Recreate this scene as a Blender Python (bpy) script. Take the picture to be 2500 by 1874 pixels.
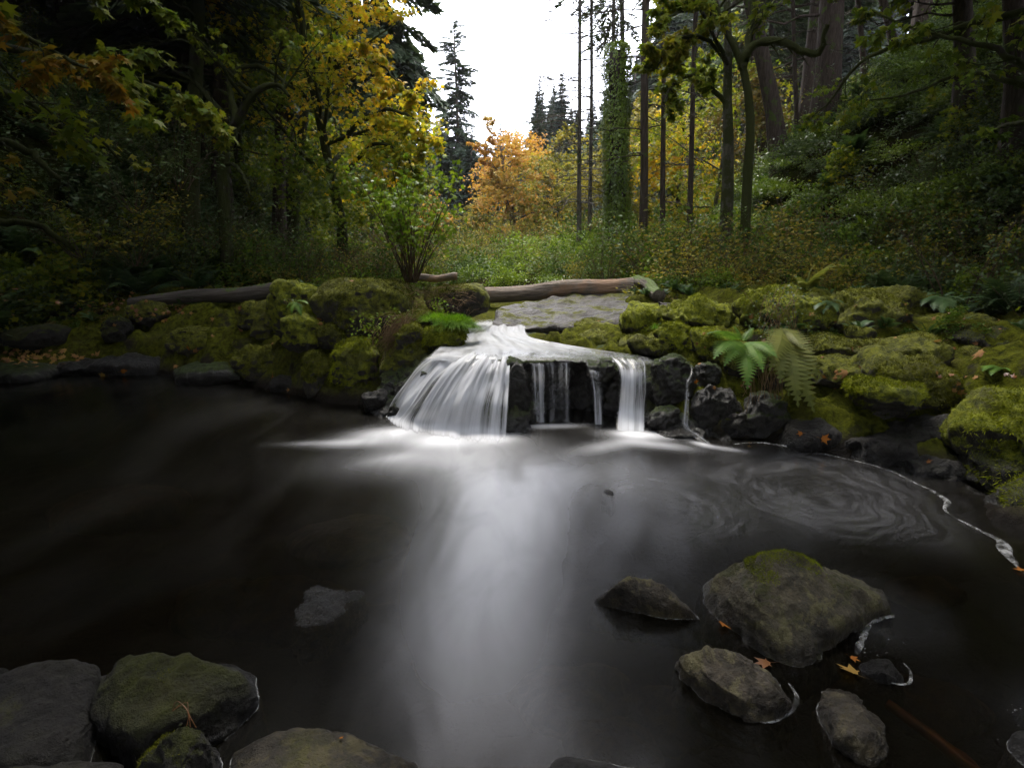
import bpy, bmesh, math, random
import numpy as np
from mathutils import Vector, Matrix, noise, Quaternion

SC = bpy.context.scene
for o in list(bpy.data.objects):
    bpy.data.objects.remove(o)

# ------------------------------------------------------------------ camera
H = 1.8
PITCH = math.radians(13.2)
FPX = 1350.0
cam_d = bpy.data.cameras.new('camera')
cam_d.sensor_width = 36.0
cam_d.lens = FPX / 2500.0 * 36.0
cam_d.clip_start = 0.05
cam_d.clip_end = 3000
cam = bpy.data.objects.new('camera', cam_d)
cam.location = (0, 0, H)
cam.rotation_euler = (math.radians(90) - PITCH, 0, 0)
SC.collection.objects.link(cam)
SC.camera = cam

# ------------------------------------------------------------------ sky: bright white overcast
SUN_EL, SUN_AZ = math.radians(58), math.radians(-8)      # azimuth from +Y (up the stream)
world = bpy.data.worlds.new("World")
SC.world = world
world.use_nodes = True
nt = world.node_tree
for n in list(nt.nodes):
    nt.nodes.remove(n)
wo = nt.nodes.new('ShaderNodeOutputWorld')
bg = nt.nodes.new('ShaderNodeBackground')
sky = nt.nodes.new('ShaderNodeTexSky')
sky.sky_type = 'NISHITA'
sky.sun_disc = False
sky.sun_elevation = SUN_EL
sky.sun_rotation = SUN_AZ
sky.air_density = 1.0
sky.dust_density = 4.0
mixw = nt.nodes.new('ShaderNodeMixRGB')                  # an even layer of cloud over the clear sky
mixw.inputs['Fac'].default_value = 0.88
mixw.inputs['Color2'].default_value = (9.3, 9.6, 10.9, 1)
nt.links.new(sky.outputs[0], mixw.inputs['Color1'])
nt.links.new(mixw.outputs[0], bg.inputs['Color'])
bg.inputs['Strength'].default_value = 0.10
nt.links.new(bg.outputs[0], wo.inputs['Surface'])
world.cycles.sampling_method = 'AUTOMATIC'

sun_d = bpy.data.lights.new('sun', 'SUN')
sun_d.energy = 1.5
sun_d.angle = math.radians(15)
sun_d.color = (1.0, 0.95, 0.87)
sun = bpy.data.objects.new('sun', sun_d)
sdir = Vector((math.sin(SUN_AZ) * math.cos(SUN_EL), math.cos(SUN_AZ) * math.cos(SUN_EL), math.sin(SUN_EL)))
sun.rotation_euler = (-sdir).to_track_quat('-Z', 'Y').to_euler()
SC.collection.objects.link(sun)

SC.view_settings.view_transform = 'Standard'
SC.view_settings.look = 'None'
SC.view_settings.exposure = 2.5
SC.view_settings.gamma = 1.0
SC.view_settings.use_curve_mapping = False
cy = SC.cycles
cy.max_bounces = 6
cy.diffuse_bounces = 3
cy.glossy_bounces = 3
cy.transmission_bounces = 4
cy.transparent_max_bounces = 12
cy.caustics_reflective = False
cy.caustics_refractive = False
cy.sample_clamp_indirect = 4.0
cy.use_denoising = True
try:
    cy.denoiser = 'OPENIMAGEDENOISE'
except Exception:
    pass

# ------------------------------------------------------------------ geometry helpers
cp, sp = math.cos(PITCH), math.sin(PITCH)


def ray(px, py):
    xc = (px - 1250.0) / FPX
    yc = -(py - 937.0) / FPX
    return np.array([xc, cp + yc * sp, -sp + yc * cp])


def P(px, py, Y):
    d = ray(px, py)
    return np.array([0, 0, H]) + d * (Y / d[1])


def G(px, py, z=0.0):
    d = ray(px, py)
    return np.array([0, 0, H]) + d * ((z - H) / d[2])


def link(o, parent=None):
    SC.collection.objects.link(o)
    if parent is not None:
        o.parent = parent
    return o


def tag(o, label=None, cat=None, group=None, kind=None):
    if label:
        o['label'] = label
    if cat:
        o['category'] = cat
    if group:
        o['group'] = group
    if kind:
        o['kind'] = kind
    return o


def empty(name, loc, label=None, cat=None, group=None, rz=0.0, sc=1.0):
    o = bpy.data.objects.new(name, None)
    o.location = loc
    o.rotation_euler = (0, 0, rz)
    o.scale = (sc, sc, sc)
    o.empty_display_size = 0.1
    link(o)
    return tag(o, label, cat, group)


def raw_mesh(name, V, F, mat=None, smooth=False, attrs=None, uv=None):
    """V (n,3); F (m,3) or (m,4) int array"""
    V = np.asarray(V, dtype=np.float32)
    F = np.asarray(F, dtype=np.int32)
    me = bpy.data.meshes.new(name)
    k = F.shape[1]
    me.vertices.add(len(V))
    me.vertices.foreach_set('co', V.ravel())
    me.loops.add(F.size)
    me.loops.foreach_set('vertex_index', F.ravel())
    me.polygons.add(len(F))
    me.polygons.foreach_set('loop_start', np.arange(len(F), dtype=np.int32) * k)
    me.polygons.foreach_set('loop_total', np.full(len(F), k, dtype=np.int32))
    me.update(calc_edges=True)
    if smooth:
        me.polygons.foreach_set('use_smooth', np.ones(len(F), dtype=bool))
    if attrs:
        for an, arr in attrs.items():
            a = me.attributes.new(an, 'FLOAT', 'POINT')
            a.data.foreach_set('value', np.asarray(arr, dtype=np.float32))
    if uv is not None:
        l = me.uv_layers.new(name='UVMap')
        l.data.foreach_set('uv', np.asarray(uv, dtype=np.float32)[F.ravel()].ravel())
    if mat is not None:
        me.materials.append(mat)
    me.validate()
    return me


class Acc:
    """collects triangles / quads (as triangles) of one part"""
    def __init__(self):
        self.V, self.F, self.n = [], [], 0

    def add(self, V, F):
        V = np.asarray(V, dtype=np.float32)
        F = np.asarray(F, dtype=np.int32)
        if len(V) == 0:
            return
        if F.shape[1] == 4:
            F = np.concatenate([F[:, [0, 1, 2]], F[:, [0, 2, 3]]])
        self.V.append(V)
        self.F.append(F + self.n)
        self.n += len(V)

    def tube(self, path, radii, sides=6, rough=0.0, rng=None, cap=False):
        V, F = tube(path, radii, sides, rough, rng, cap)
        self.add(V, F)

    def mesh(self, name, mat, smooth=True):
        if not self.V:
            return None
        return raw_mesh(name, np.concatenate(self.V), np.concatenate(self.F), mat, smooth)


def tube(path, radii, sides=6, rough=0.0, rng=None, cap=False):
    path = np.asarray(path, dtype=float)
    n = len(path)
    radii = np.broadcast_to(np.asarray(radii, dtype=float), (n,))
    T = np.gradient(path, axis=0)
    T /= (np.linalg.norm(T, axis=1, keepdims=True) + 1e-9)
    up = np.array([0, 0, 1.0]) if abs(T[:, 2].mean()) < 0.8 else np.array([0, 1.0, 0])
    A = np.cross(T, up)
    A /= (np.linalg.norm(A, axis=1, keepdims=True) + 1e-9)
    B = np.cross(A, T)
    ang = np.linspace(0, 2 * math.pi, sides, endpoint=False)
    r = radii[:, None] * np.ones(sides)[None]
    if rough and rng is not None:
        r = r * (1 + rough * rng.standard_normal((n, sides)))
    V = path[:, None] + r[..., None] * (np.cos(ang)[None, :, None] * A[:, None] + np.sin(ang)[None, :, None] * B[:, None])
    V = V.reshape(-1, 3)
    i = np.arange(n - 1)[:, None] * sides
    j = np.arange(sides)[None]
    j2 = (j + 1) % sides
    F = np.stack([i + j, i + j2, i + sides + j2, i + sides + j], -1).reshape(-1, 4)
    F = np.concatenate([F[:, [0, 1, 2]], F[:, [0, 2, 3]]])
    if cap:
        m = len(V)
        V = np.concatenate([V, path[[0, -1]]])
        jj = np.arange(sides)
        F = np.concatenate([F, np.stack([np.full(sides, m), (jj + 1) % sides, jj], -1),
                            np.stack([np.full(sides, m + 1), (n - 1) * sides + jj, (n - 1) * sides + (jj + 1) % sides], -1)])
    return V, F


def rot_from(dirs, ups=None, rng=None, roll=None):
    """(k,3,3) matrices with columns x=dir, y, z"""
    d = np.asarray(dirs, dtype=float)
    d = d / (np.linalg.norm(d, axis=1, keepdims=True) + 1e-9)
    if ups is None:
        ups = np.tile(np.array([0.0, 0.0, 1.0]), (len(d), 1))
    y = np.cross(ups, d)
    ny = np.linalg.norm(y, axis=1, keepdims=True)
    y = np.where(ny > 1e-4, y / (ny + 1e-9), np.array([[0.0, 1.0, 0.0]]))
    z = np.cross(d, y)
    if roll is not None:
        c, s = np.cos(roll)[:, None], np.sin(roll)[:, None]
        y, z = y * c + z * s, z * c - y * s
    return np.stack([d, y, z], -1)


def scatter(TV, TF, pos, R, s):
    TV = np.asarray(TV, dtype=float)
    k = len(pos)
    s = np.broadcast_to(np.asarray(s, dtype=float), (k,))
    V = np.einsum('kij,nj->kni', R, TV) * s[:, None, None] + np.asarray(pos)[:, None]
    F = np.asarray(TF)[None] + (np.arange(k) * len(TV))[:, None, None]
    return V.reshape(-1, 3), F.reshape(-1, F.shape[-1])


def rand_dirs(rng, k, zmin=-1, zmax=1):
    z = rng.uniform(zmin, zmax, k)
    a = rng.uniform(0, 2 * math.pi, k)
    r = np.sqrt(np.maximum(0, 1 - z * z))
    return np.stack([r * np.cos(a), r * np.sin(a), z], -1)


def spline(pts, n):
    """Catmull-Rom through control points"""
    p = np.asarray(pts, dtype=float)
    m = len(p)
    t = np.linspace(0, m - 1, n)
    i = np.clip(np.floor(t).astype(int), 0, m - 2)
    f = (t - i)[:, None]
    p0, p1, p2, p3 = p[np.maximum(i - 1, 0)], p[i], p[i + 1], p[np.minimum(i + 2, m - 1)]
    return 0.5 * ((2 * p1) + (-p0 + p2) * f + (2 * p0 - 5 * p1 + 4 * p2 - p3) * f ** 2 + (-p0 + 3 * p1 - 3 * p2 + p3) * f ** 3)


# numpy value noise, vectorised, 3D
_rs = np.random.default_rng(7)
_tab = _rs.random((64, 64, 64)).astype(np.float32)


def vnoise(p):
    p = np.asarray(p, dtype=np.float64)
    i = np.floor(p).astype(int)
    f = p - i
    f = f * f * (3 - 2 * f)
    i0 = i & 63
    i1 = (i + 1) & 63
    out = 0
    for dx in (0, 1):
        wx = f[..., 0] if dx else 1 - f[..., 0]
        ix = i1[..., 0] if dx else i0[..., 0]
        for dy in (0, 1):
            wy = f[..., 1] if dy else 1 - f[..., 1]
            iy = i1[..., 1] if dy else i0[..., 1]
            for dz in (0, 1):
                wz = f[..., 2] if dz else 1 - f[..., 2]
                iz = i1[..., 2] if dz else i0[..., 2]
                out = out + wx * wy * wz * _tab[ix, iy, iz]
    return out * 2 - 1


def fbm(p, octs=4, gain=0.5, lac=2.03):
    a, s, q = 1.0, 0, np.asarray(p, dtype=float)
    for _ in range(octs):
        s = s + a * vnoise(q)
        q = q * lac + 11.3
        a *= gain
    return s


def ridged(p, octs=4):
    a, s, q = 1.0, 0, np.asarray(p, dtype=float)
    for _ in range(octs):
        s = s + a * (1 - 2 * np.abs(vnoise(q)))
        q = q * 2.03 + 5.7
        a *= 0.5
    return s


def sstep(a, b, x):
    t = np.clip((x - a) / (b - a), 0, 1)
    return t * t * (3 - 2 * t)


def haze_box(density):
    """one closed box of thin even air round the whole place; the sky stays outside"""
    x0, x1, y0, y1, z0, z1 = -300, 300, -100, 450, -3.0, 75.0
    V = [(x, y, z) for x in (x0, x1) for y in (y0, y1) for z in (z0, z1)]
    F = [(0, 1, 3, 2), (4, 6, 7, 5), (0, 4, 5, 1), (2, 3, 7, 6), (0, 2, 6, 4), (1, 5, 7, 3)]
    me = raw_mesh('haze', V, F)
    m = bpy.data.materials.new('haze')
    m.use_nodes = True
    t = m.node_tree
    for n in list(t.nodes):
        t.nodes.remove(n)
    out = t.nodes.new('ShaderNodeOutputMaterial')
    pv = t.nodes.new('ShaderNodeVolumePrincipled')
    pv.inputs['Color'].default_value = (0.93, 0.95, 1.0, 1)
    pv.inputs['Density'].default_value = density
    t.links.new(pv.outputs[0], out.inputs['Volume'])
    me.materials.append(m)
    o = bpy.data.objects.new('haze', me)
    SC.collection.objects.link(o)
    o['kind'] = 'stuff'
# ------------------------------------------------------------------ materials
def new_mat(name):
    m = bpy.data.materials.new(name)
    m.use_nodes = True
    t = m.node_tree
    for n in list(t.nodes):
        t.nodes.remove(n)
    out = t.nodes.new('ShaderNodeOutputMaterial')
    return m, t, out


def N(t, typ, **kw):
    n = t.nodes.new(typ)
    for k, v in kw.items():
        if hasattr(n, k) and k not in n.inputs:
            setattr(n, k, v)
        else:
            n.inputs[k].default_value = v
    return n


def noise_n(t, vec, scale, detail=4, rough=0.55, dist=0.0):
    n = t.nodes.new('ShaderNodeTexNoise')
    n.inputs['Scale'].default_value = scale
    n.inputs['Detail'].default_value = detail
    n.inputs['Roughness'].default_value = rough
    n.inputs['Distortion'].default_value = dist
    if vec is not None:
        t.links.new(vec, n.inputs['Vector'])
    return n


def ramp(t, fac, stops, interp='LINEAR'):
    r = t.nodes.new('ShaderNodeValToRGB')
    r.color_ramp.interpolation = interp
    els = r.color_ramp.elements
    while len(els) < len(stops):
        els.new(0.5)
    for e, (p, c) in zip(els, stops):
        e.position = p
        e.color = (*c, 1) if len(c) == 3 else c
    if fac is not None:
        t.links.new(fac, r.inputs['Fac'])
    return r


def math_n(t, op, a, b=None, c=None, clamp=False):
    n = t.nodes.new('ShaderNodeMath')
    n.operation = op
    n.use_clamp = clamp
    for i, v in enumerate((a, b, c)):
        if v is None:
            continue
        if isinstance(v, (int, float)):
            n.inputs[i].default_value = v
        else:
            t.links.new(v, n.inputs[i])
    return n.outputs[0]


def mapr(t, v, a, b, c=0.0, d=1.0, smooth=True):
    n = t.nodes.new('ShaderNodeMapRange')
    n.interpolation_type = 'SMOOTHSTEP' if smooth else 'LINEAR'
    t.links.new(v, n.inputs['Value'])
    n.inputs['From Min'].default_value = a
    n.inputs['From Max'].default_value = b
    n.inputs['To Min'].default_value = c
    n.inputs['To Max'].default_value = d
    return n.outputs['Result']


def mix_col(t, fac, a, b, mode='MIX'):
    n = t.nodes.new('ShaderNodeMixRGB')
    n.blend_type = mode
    for key, v in (('Fac', fac), ('Color1', a), ('Color2', b)):
        if isinstance(v, (int, float)):
            n.inputs[key].default_value = v
        elif isinstance(v, tuple):
            n.inputs[key].default_value = (*v, 1)
        else:
            t.links.new(v, n.inputs[key])
    return n.outputs[0]


def leaf_mat(name, cols, transl=0.35, rough=0.5, scale=0.7, spec=0.10):
    """cols: list of colours; picked leaf by leaf, drifting slowly across the crown"""
    m, t, out = new_mat(name)
    geo = t.nodes.new('ShaderNodeNewGeometry')
    oi = t.nodes.new('ShaderNodeObjectInfo')
    tc = t.nodes.new('ShaderNodeTexCoord')
    nz = noise_n(t, tc.outputs['Object'], scale, 2, 0.5)
    f = math_n(t, 'MULTIPLY', geo.outputs['Random Per Island'], 0.55)
    g = mapr(t, nz.outputs['Fac'], 0.3, 0.7, 0, 0.45)
    f = math_n(t, 'ADD', f, g)
    f = math_n(t, 'ADD', f, math_n(t, 'MULTIPLY_ADD', oi.outputs['Random'], 0.2, -0.1), clamp=True)
    r = ramp(t, f, [(i / (len(cols) - 1), c) for i, c in enumerate(cols)])
    pr = N(t, 'ShaderNodeBsdfPrincipled')
    pr.inputs['Roughness'].default_value = rough
    pr.inputs['Specular IOR Level'].default_value = spec
    tr = t.nodes.new('ShaderNodeBsdfTranslucent')
    tc2 = mix_col(t, 1.0, r.outputs[0], (1.0, 1.0, 0.6), 'MULTIPLY')
    t.links.new(r.outputs[0], pr.inputs['Base Color'])
    t.links.new(tc2, tr.inputs['Color'])
    mx = t.nodes.new('ShaderNodeMixShader')
    mx.inputs[0].default_value = transl
    t.links.new(pr.outputs[0], mx.inputs[1])
    t.links.new(tr.outputs[0], mx.inputs[2])
    t.links.new(mx.outputs[0], out.inputs['Surface'])
    return m


def bark_mat(name, c1, c2, moss=0.3, mosscol=(0.05, 0.075, 0.012), vscale=1.0):
    m, t, out = new_mat(name)
    tc = t.nodes.new('ShaderNodeTexCoord')
    mp = t.nodes.new('ShaderNodeMapping')
    mp.inputs['Scale'].default_value = (9 * vscale, 9 * vscale, 1.3 * vscale)
    t.links.new(tc.outputs['Object'], mp.inputs['Vector'])
    n1 = noise_n(t, mp.outputs[0], 2.5, 6, 0.65, 0.3)
    r = ramp(t, n1.outputs['Fac'], [(0.3, c1), (0.7, c2)])
    n2 = noise_n(t, tc.outputs['Object'], 2.2, 5, 0.7)
    mk = mapr(t, n2.outputs['Fac'], 0.62 - moss * 0.5, 0.72 - moss * 0.5)
    col = mix_col(t, mk, r.outputs[0], mosscol)
    pr = N(t, 'ShaderNodeBsdfPrincipled')
    pr.inputs['Roughness'].default_value = 0.9
    pr.inputs['Specular IOR Level'].default_value = 0.2
    t.links.new(col, pr.inputs['Base Color'])
    bp = t.nodes.new('ShaderNodeBump')
    bp.inputs['Strength'].default_value = 0.9
    bp.inputs['Distance'].default_value = 0.05
    t.links.new(n1.outputs['Fac'], bp.inputs['Height'])
    t.links.new(bp.outputs[0], pr.inputs['Normal'])
    t.links.new(pr.outputs[0], out.inputs['Surface'])
    return m


def rock_mat(name, c1, c2, c3=(0.09, 0.10, 0.05), moss=0.5, mosscol=((0.030, 0.035, 0.003), (0.19, 0.195, 0.009)),
             rough=0.75, wet=0.12, scale=1.0, lichen=0.4, spec=0.4, bump=1.0):
    """moss: 0 none .. 1 all over; it grows on what faces up"""
    m, t, out = new_mat(name)
    tc = t.nodes.new('ShaderNodeTexCoord')
    geo = t.nodes.new('ShaderNodeNewGeometry')
    pos = geo.outputs['Position']
    nA = noise_n(t, pos, 3.0 * scale, 8, 0.68)
    nB = noise_n(t, pos, 26 * scale, 6, 0.75)
    nC = noise_n(t, pos, 7.5 * scale, 6, 0.7, 0.4)
    base = ramp(t, nA.outputs['Fac'], [(0.32, c1), (0.68, c2)])
    base = mix_col(t, mapr(t, nB.outputs['Fac'], 0.35, 0.7, 0.0, 0.55), base.outputs[0], c1)
    base = mix_col(t, mapr(t, nC.outputs['Fac'], 0.50, 0.60, 0, lichen), base, c3)
    nS = noise_n(t, pos, 60 * scale, 3, 0.7)
    base = mix_col(t, mapr(t, nS.outputs['Fac'], 0.58, 0.70, 0, 0.5), base, mix_col(t, 1.0, c2, (1.5, 1.45, 1.3), 'MULTIPLY'))
    base = mix_col(t, mapr(t, nS.outputs['Fac'], 0.42, 0.30, 0, 0.6), base, mix_col(t, 1.0, c1, (0.5, 0.5, 0.5), 'MULTIPLY'))
    # cracks
    vo = t.nodes.new('ShaderNodeTexVoronoi')
    vo.feature = 'DISTANCE_TO_EDGE'
    vo.inputs['Scale'].default_value = 3.2 * scale
    warp = mix_col(t, 0.16, pos, noise_n(t, pos, 4.0 * scale, 4).outputs['Color'])
    t.links.new(warp, vo.inputs['Vector'])
    crack = mapr(t, vo.outputs['Distance'], 0.0, 0.045, 0, 1)
    # moss mask
    sx = t.nodes.new('ShaderNodeSeparateXYZ')
    t.links.new(geo.outputs['Normal'], sx.inputs[0])
    nM = noise_n(t, pos, 2.2 * scale, 6, 0.65)
    nF = noise_n(t, pos, 70, 4, 0.7)
    v = math_n(t, 'MULTIPLY', sx.outputs['Z'], 0.55)
    v = math_n(t, 'ADD', v, math_n(t, 'MULTIPLY', nM.outputs['Fac'], 1.3))
    v = math_n(t, 'ADD', v, math_n(t, 'MULTIPLY', nF.outputs['Fac'], 0.25))
    th = 1.62 - moss * 1.15
    mk = mapr(t, v, th - 0.06, th + 0.10)
    spz = t.nodes.new('ShaderNodeSeparateXYZ')
    t.links.new(pos, spz.inputs[0])
    mk = math_n(t, 'MULTIPLY', mk, mapr(t, spz.outputs['Z'], 0.04, 0.22))
    nG = noise_n(t, pos, 14, 5, 0.7)
    mcol = ramp(t, nG.outputs['Fac'], [(0.34, mosscol[0]), (0.66, mosscol[1])])
    mcol2 = mix_col(t, mapr(t, nM.outputs['Fac'], 0.5, 0.68, 0, 0.6), mcol.outputs[0], (0.05, 0.045, 0.012))
    col = mix_col(t, mk, base, mcol2)
    # wet and algae-stained band just above the water
    zz = math_n(t, 'ADD', spz.outputs['Z'], math_n(t, 'MULTIPLY_ADD', nC.outputs['Fac'], 0.10, -0.05))
    wetm = mapr(t, zz, wet * 0.35, wet, 1, 0)
    col = mix_col(t, wetm, col, mix_col(t, 1.0, col, (0.42, 0.40, 0.38), 'MULTIPLY'))
    pr = N(t, 'ShaderNodeBsdfPrincipled')
    t.links.new(col, pr.inputs['Base Color'])
    rg = math_n(t, 'MULTIPLY_ADD', wetm, -0.45 if rough > 0.5 else 0.0, rough)
    rg = math_n(t, 'MAXIMUM', rg, math_n(t, 'MULTIPLY', mk, 0.95))
    rg = math_n(t, 'MULTIPLY_ADD', nB.outputs['Fac'], 0.12, rg, clamp=True)
    t.links.new(rg, pr.inputs['Roughness'])
    pr.inputs['Specular IOR Level'].default_value = spec
    h = math_n(t, 'MULTIPLY_ADD', nB.outputs['Fac'], 0.35, math_n(t, 'MULTIPLY', nA.outputs['Fac'], 0.9))
    h = math_n(t, 'MULTIPLY_ADD', crack, 0.07, h)
    h2 = math_n(t, 'MULTIPLY_ADD', nF.outputs['Fac'], 0.55, math_n(t, 'MULTIPLY', nG.outputs['Fac'], 0.9))
    hm = t.nodes.new('ShaderNodeMix')
    t.links.new(mk, hm.inputs[0])
    t.links.new(h, hm.inputs[2])
    t.links.new(h2, hm.inputs[3])
    bp = t.nodes.new('ShaderNodeBump')
    bp.inputs['Strength'].default_value = 1.0
    bp.inputs['Distance'].default_value = 0.05 * bump
    t.links.new(hm.outputs[0], bp.inputs['Height'])
    t.links.new(bp.outputs[0], pr.inputs['Normal'])
    t.links.new(pr.outputs[0], out.inputs['Surface'])
    return m


M = {}
M['grey_rock'] = rock_mat('grey_rock', (0.016, 0.014, 0.010), (0.120, 0.098, 0.068), (0.15, 0.125, 0.055), moss=0.22, lichen=0.55, bump=2.4)
M['lichen_rock'] = rock_mat('lichen_rock', (0.018, 0.015, 0.011), (0.155, 0.125, 0.085), (0.19, 0.165, 0.075), moss=0.14, lichen=0.8, bump=2.4)
M['top_moss_rock'] = rock_mat('top_moss_rock', (0.016, 0.014, 0.010), (0.145, 0.120, 0.072), (0.165, 0.150, 0.060), moss=0.32, lichen=0.6, bump=2.4,
                              mosscol=((0.022, 0.024, 0.004), (0.075, 0.075, 0.010)))
M['dark_rock'] = rock_mat('dark_rock', (0.007, 0.006, 0.005), (0.032, 0.027, 0.021), (0.024, 0.023, 0.012), moss=0.14, lichen=0.45, bump=2.6)  # lowered albedo stands in for dim light on the corner rocks
M['half_moss_rock'] = rock_mat('half_moss_rock', (0.008, 0.007, 0.006), (0.030, 0.025, 0.019), (0.026, 0.024, 0.012), moss=0.56,  # rock and moss colours darkened to carry the corner's dim light
                               mosscol=((0.016, 0.018, 0.003), (0.060, 0.066, 0.006)), lichen=0.4, bump=2.4)
M['moss_rock'] = rock_mat('moss_rock', (0.022, 0.019, 0.016), (0.07, 0.058, 0.045), (0.05, 0.055, 0.02), moss=0.76, bump=1.5)
M['bright_moss_rock'] = rock_mat('bright_moss_rock', (0.022, 0.019, 0.016), (0.07, 0.058, 0.045), (0.05, 0.055, 0.02), moss=0.88, bump=1.5,
                                 mosscol=((0.045, 0.058, 0.004), (0.27, 0.29, 0.010)))
M['wet_rock'] = rock_mat('wet_rock', (0.006, 0.005, 0.004), (0.022, 0.018, 0.014), (0.014, 0.016, 0.006), moss=0.05, rough=0.24, spec=0.4, bump=1.6)
M['glistening_rock'] = rock_mat('glistening_rock', (0.012, 0.011, 0.009), (0.070, 0.060, 0.048), (0.04, 0.038, 0.02), moss=0.0, rough=0.22, spec=0.7, bump=2.2)
M['wet_moss_rock'] = rock_mat('wet_moss_rock', (0.006, 0.005, 0.004), (0.024, 0.020, 0.015), (0.020, 0.022, 0.007), moss=0.46, rough=0.3, spec=0.4,
                              mosscol=((0.012, 0.020, 0.003), (0.04, 0.06, 0.006)), bump=1.1)
M['slab_rock'] = rock_mat('slab_rock', (0.012, 0.010, 0.008), (0.060, 0.047, 0.036), (0.030, 0.026, 0.018), moss=0.24, rough=0.40, spec=0.3, bump=2.4)
M['bank'] = rock_mat('bank', (0.013, 0.011, 0.009), (0.045, 0.036, 0.028), (0.030, 0.026, 0.014), moss=0.58,
                     mosscol=((0.016, 0.019, 0.003), (0.105, 0.112, 0.008)), lichen=0.4, spec=0.05)

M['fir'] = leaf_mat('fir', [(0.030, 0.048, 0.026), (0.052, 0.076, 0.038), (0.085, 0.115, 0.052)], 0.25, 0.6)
M['hazed_fir'] = leaf_mat('hazed_fir', [(0.040, 0.060, 0.045), (0.060, 0.085, 0.058), (0.090, 0.12, 0.075)], 0.2, 0.7)  # atmospheric fade put into the colour: paler, bluer green
M['blue_fir'] = leaf_mat('blue_fir', [(0.032, 0.055, 0.045), (0.050, 0.078, 0.060), (0.075, 0.105, 0.075)], 0.2, 0.7)  # bluish cast of distance put into the needle colour
M['yellow_maple'] = leaf_mat('yellow_maple', [(0.11, 0.17, 0.014), (0.24, 0.28, 0.018), (0.46, 0.38, 0.022), (0.58, 0.36, 0.022), (0.50, 0.22, 0.016)], 0.5, 0.5, 0.45)
M['green_maple'] = leaf_mat('green_maple', [(0.055, 0.095, 0.010), (0.11, 0.16, 0.014), (0.20, 0.22, 0.018), (0.28, 0.23, 0.018)], 0.45, 0.5, 0.4)
M['dim_maple'] = leaf_mat('dim_maple', [(0.05, 0.075, 0.01), (0.14, 0.13, 0.012), (0.27, 0.17, 0.014), (0.29, 0.12, 0.012)], 0.4, 0.6, 0.6)
M['orange_maple'] = leaf_mat('orange_maple', [(0.30, 0.24, 0.06), (0.44, 0.29, 0.06), (0.48, 0.23, 0.045), (0.32, 0.17, 0.045)], 0.42, 0.6, 0.3)
M['olive_leaf'] = leaf_mat('olive_leaf', [(0.08, 0.10, 0.022), (0.17, 0.17, 0.03), (0.30, 0.24, 0.035), (0.20, 0.15, 0.04)], 0.4, 0.6, 0.5)
M['green_leaf'] = leaf_mat('green_leaf', [(0.030, 0.060, 0.010), (0.062, 0.108, 0.014), (0.11, 0.155, 0.020)], 0.35, 0.55, 0.8)
M['bright_leaf'] = leaf_mat('bright_leaf', [(0.07, 0.13, 0.012), (0.14, 0.21, 0.018), (0.23, 0.29, 0.026)], 0.42, 0.45, 0.8)
M['dark_leaf'] = leaf_mat('dark_leaf', [(0.032, 0.055, 0.018), (0.065, 0.100, 0.030), (0.105, 0.140, 0.045)], 0.32, 0.42, 1.0, 0.22)
M['rust_leaf'] = leaf_mat('rust_leaf', [(0.065, 0.075, 0.016), (0.12, 0.10, 0.026), (0.17, 0.105, 0.035), (0.13, 0.15, 0.022)], 0.3, 0.6, 1.0)
M['ivy'] = leaf_mat('ivy', [(0.055, 0.10, 0.008), (0.12, 0.185, 0.012), (0.21, 0.28, 0.018)], 0.3, 0.4, 0.5, 0.4)
M['fern'] = leaf_mat('fern', [(0.055, 0.115, 0.020), (0.10, 0.19, 0.030), (0.16, 0.25, 0.040)], 0.4, 0.5, 1.0)
M['olive_fern'] = leaf_mat('olive_fern', [(0.08, 0.095, 0.022), (0.14, 0.155, 0.035), (0.21, 0.21, 0.05)], 0.4, 0.5, 1.0)
M['dark_fern'] = leaf_mat('dark_fern', [(0.026, 0.055, 0.020), (0.052, 0.095, 0.032), (0.090, 0.135, 0.048)], 0.3, 0.45, 1.0)
M['moss_fuzz'] = leaf_mat('moss_fuzz', [(0.035, 0.045, 0.004), (0.15, 0.17, 0.008), (0.28, 0.31, 0.014)], 0.3, 0.8, 5.0)
M['dull_fuzz'] = leaf_mat('dull_fuzz', [(0.020, 0.024, 0.003), (0.080, 0.085, 0.006), (0.16, 0.165, 0.012)], 0.3, 0.8, 5.0)
M['brown_fuzz'] = leaf_mat('brown_fuzz', [(0.05, 0.045, 0.012), (0.10, 0.085, 0.02), (0.10, 0.12, 0.015)], 0.3, 0.8, 3.0)
M['grass'] = leaf_mat('grass', [(0.06, 0.14, 0.010), (0.12, 0.24, 0.015), (0.19, 0.32, 0.025)], 0.4, 0.5, 2.0)
M['straw'] = leaf_mat('straw', [(0.10, 0.065, 0.035), (0.17, 0.11, 0.055), (0.24, 0.17, 0.09)], 0.1, 0.8, 2.0)
M['litter_leaf'] = leaf_mat('litter_leaf', [(0.24, 0.12, 0.045), (0.32, 0.17, 0.06), (0.17, 0.075, 0.04), (0.26, 0.10, 0.05)], 0.2, 0.6, 4.0)
M['wet_litter'] = leaf_mat('wet_litter', [(0.12, 0.05, 0.02), (0.20, 0.08, 0.02), (0.10, 0.035, 0.018)], 0.1, 0.35, 4.0, 0.5)
M['orange_litter'] = leaf_mat('orange_litter', [(0.34, 0.11, 0.02), (0.42, 0.17, 0.025)], 0.3, 0.5, 4.0)
M['yellow_litter'] = leaf_mat('yellow_litter', [(0.32, 0.19, 0.05), (0.40, 0.25, 0.06)], 0.3, 0.5, 4.0)

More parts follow.
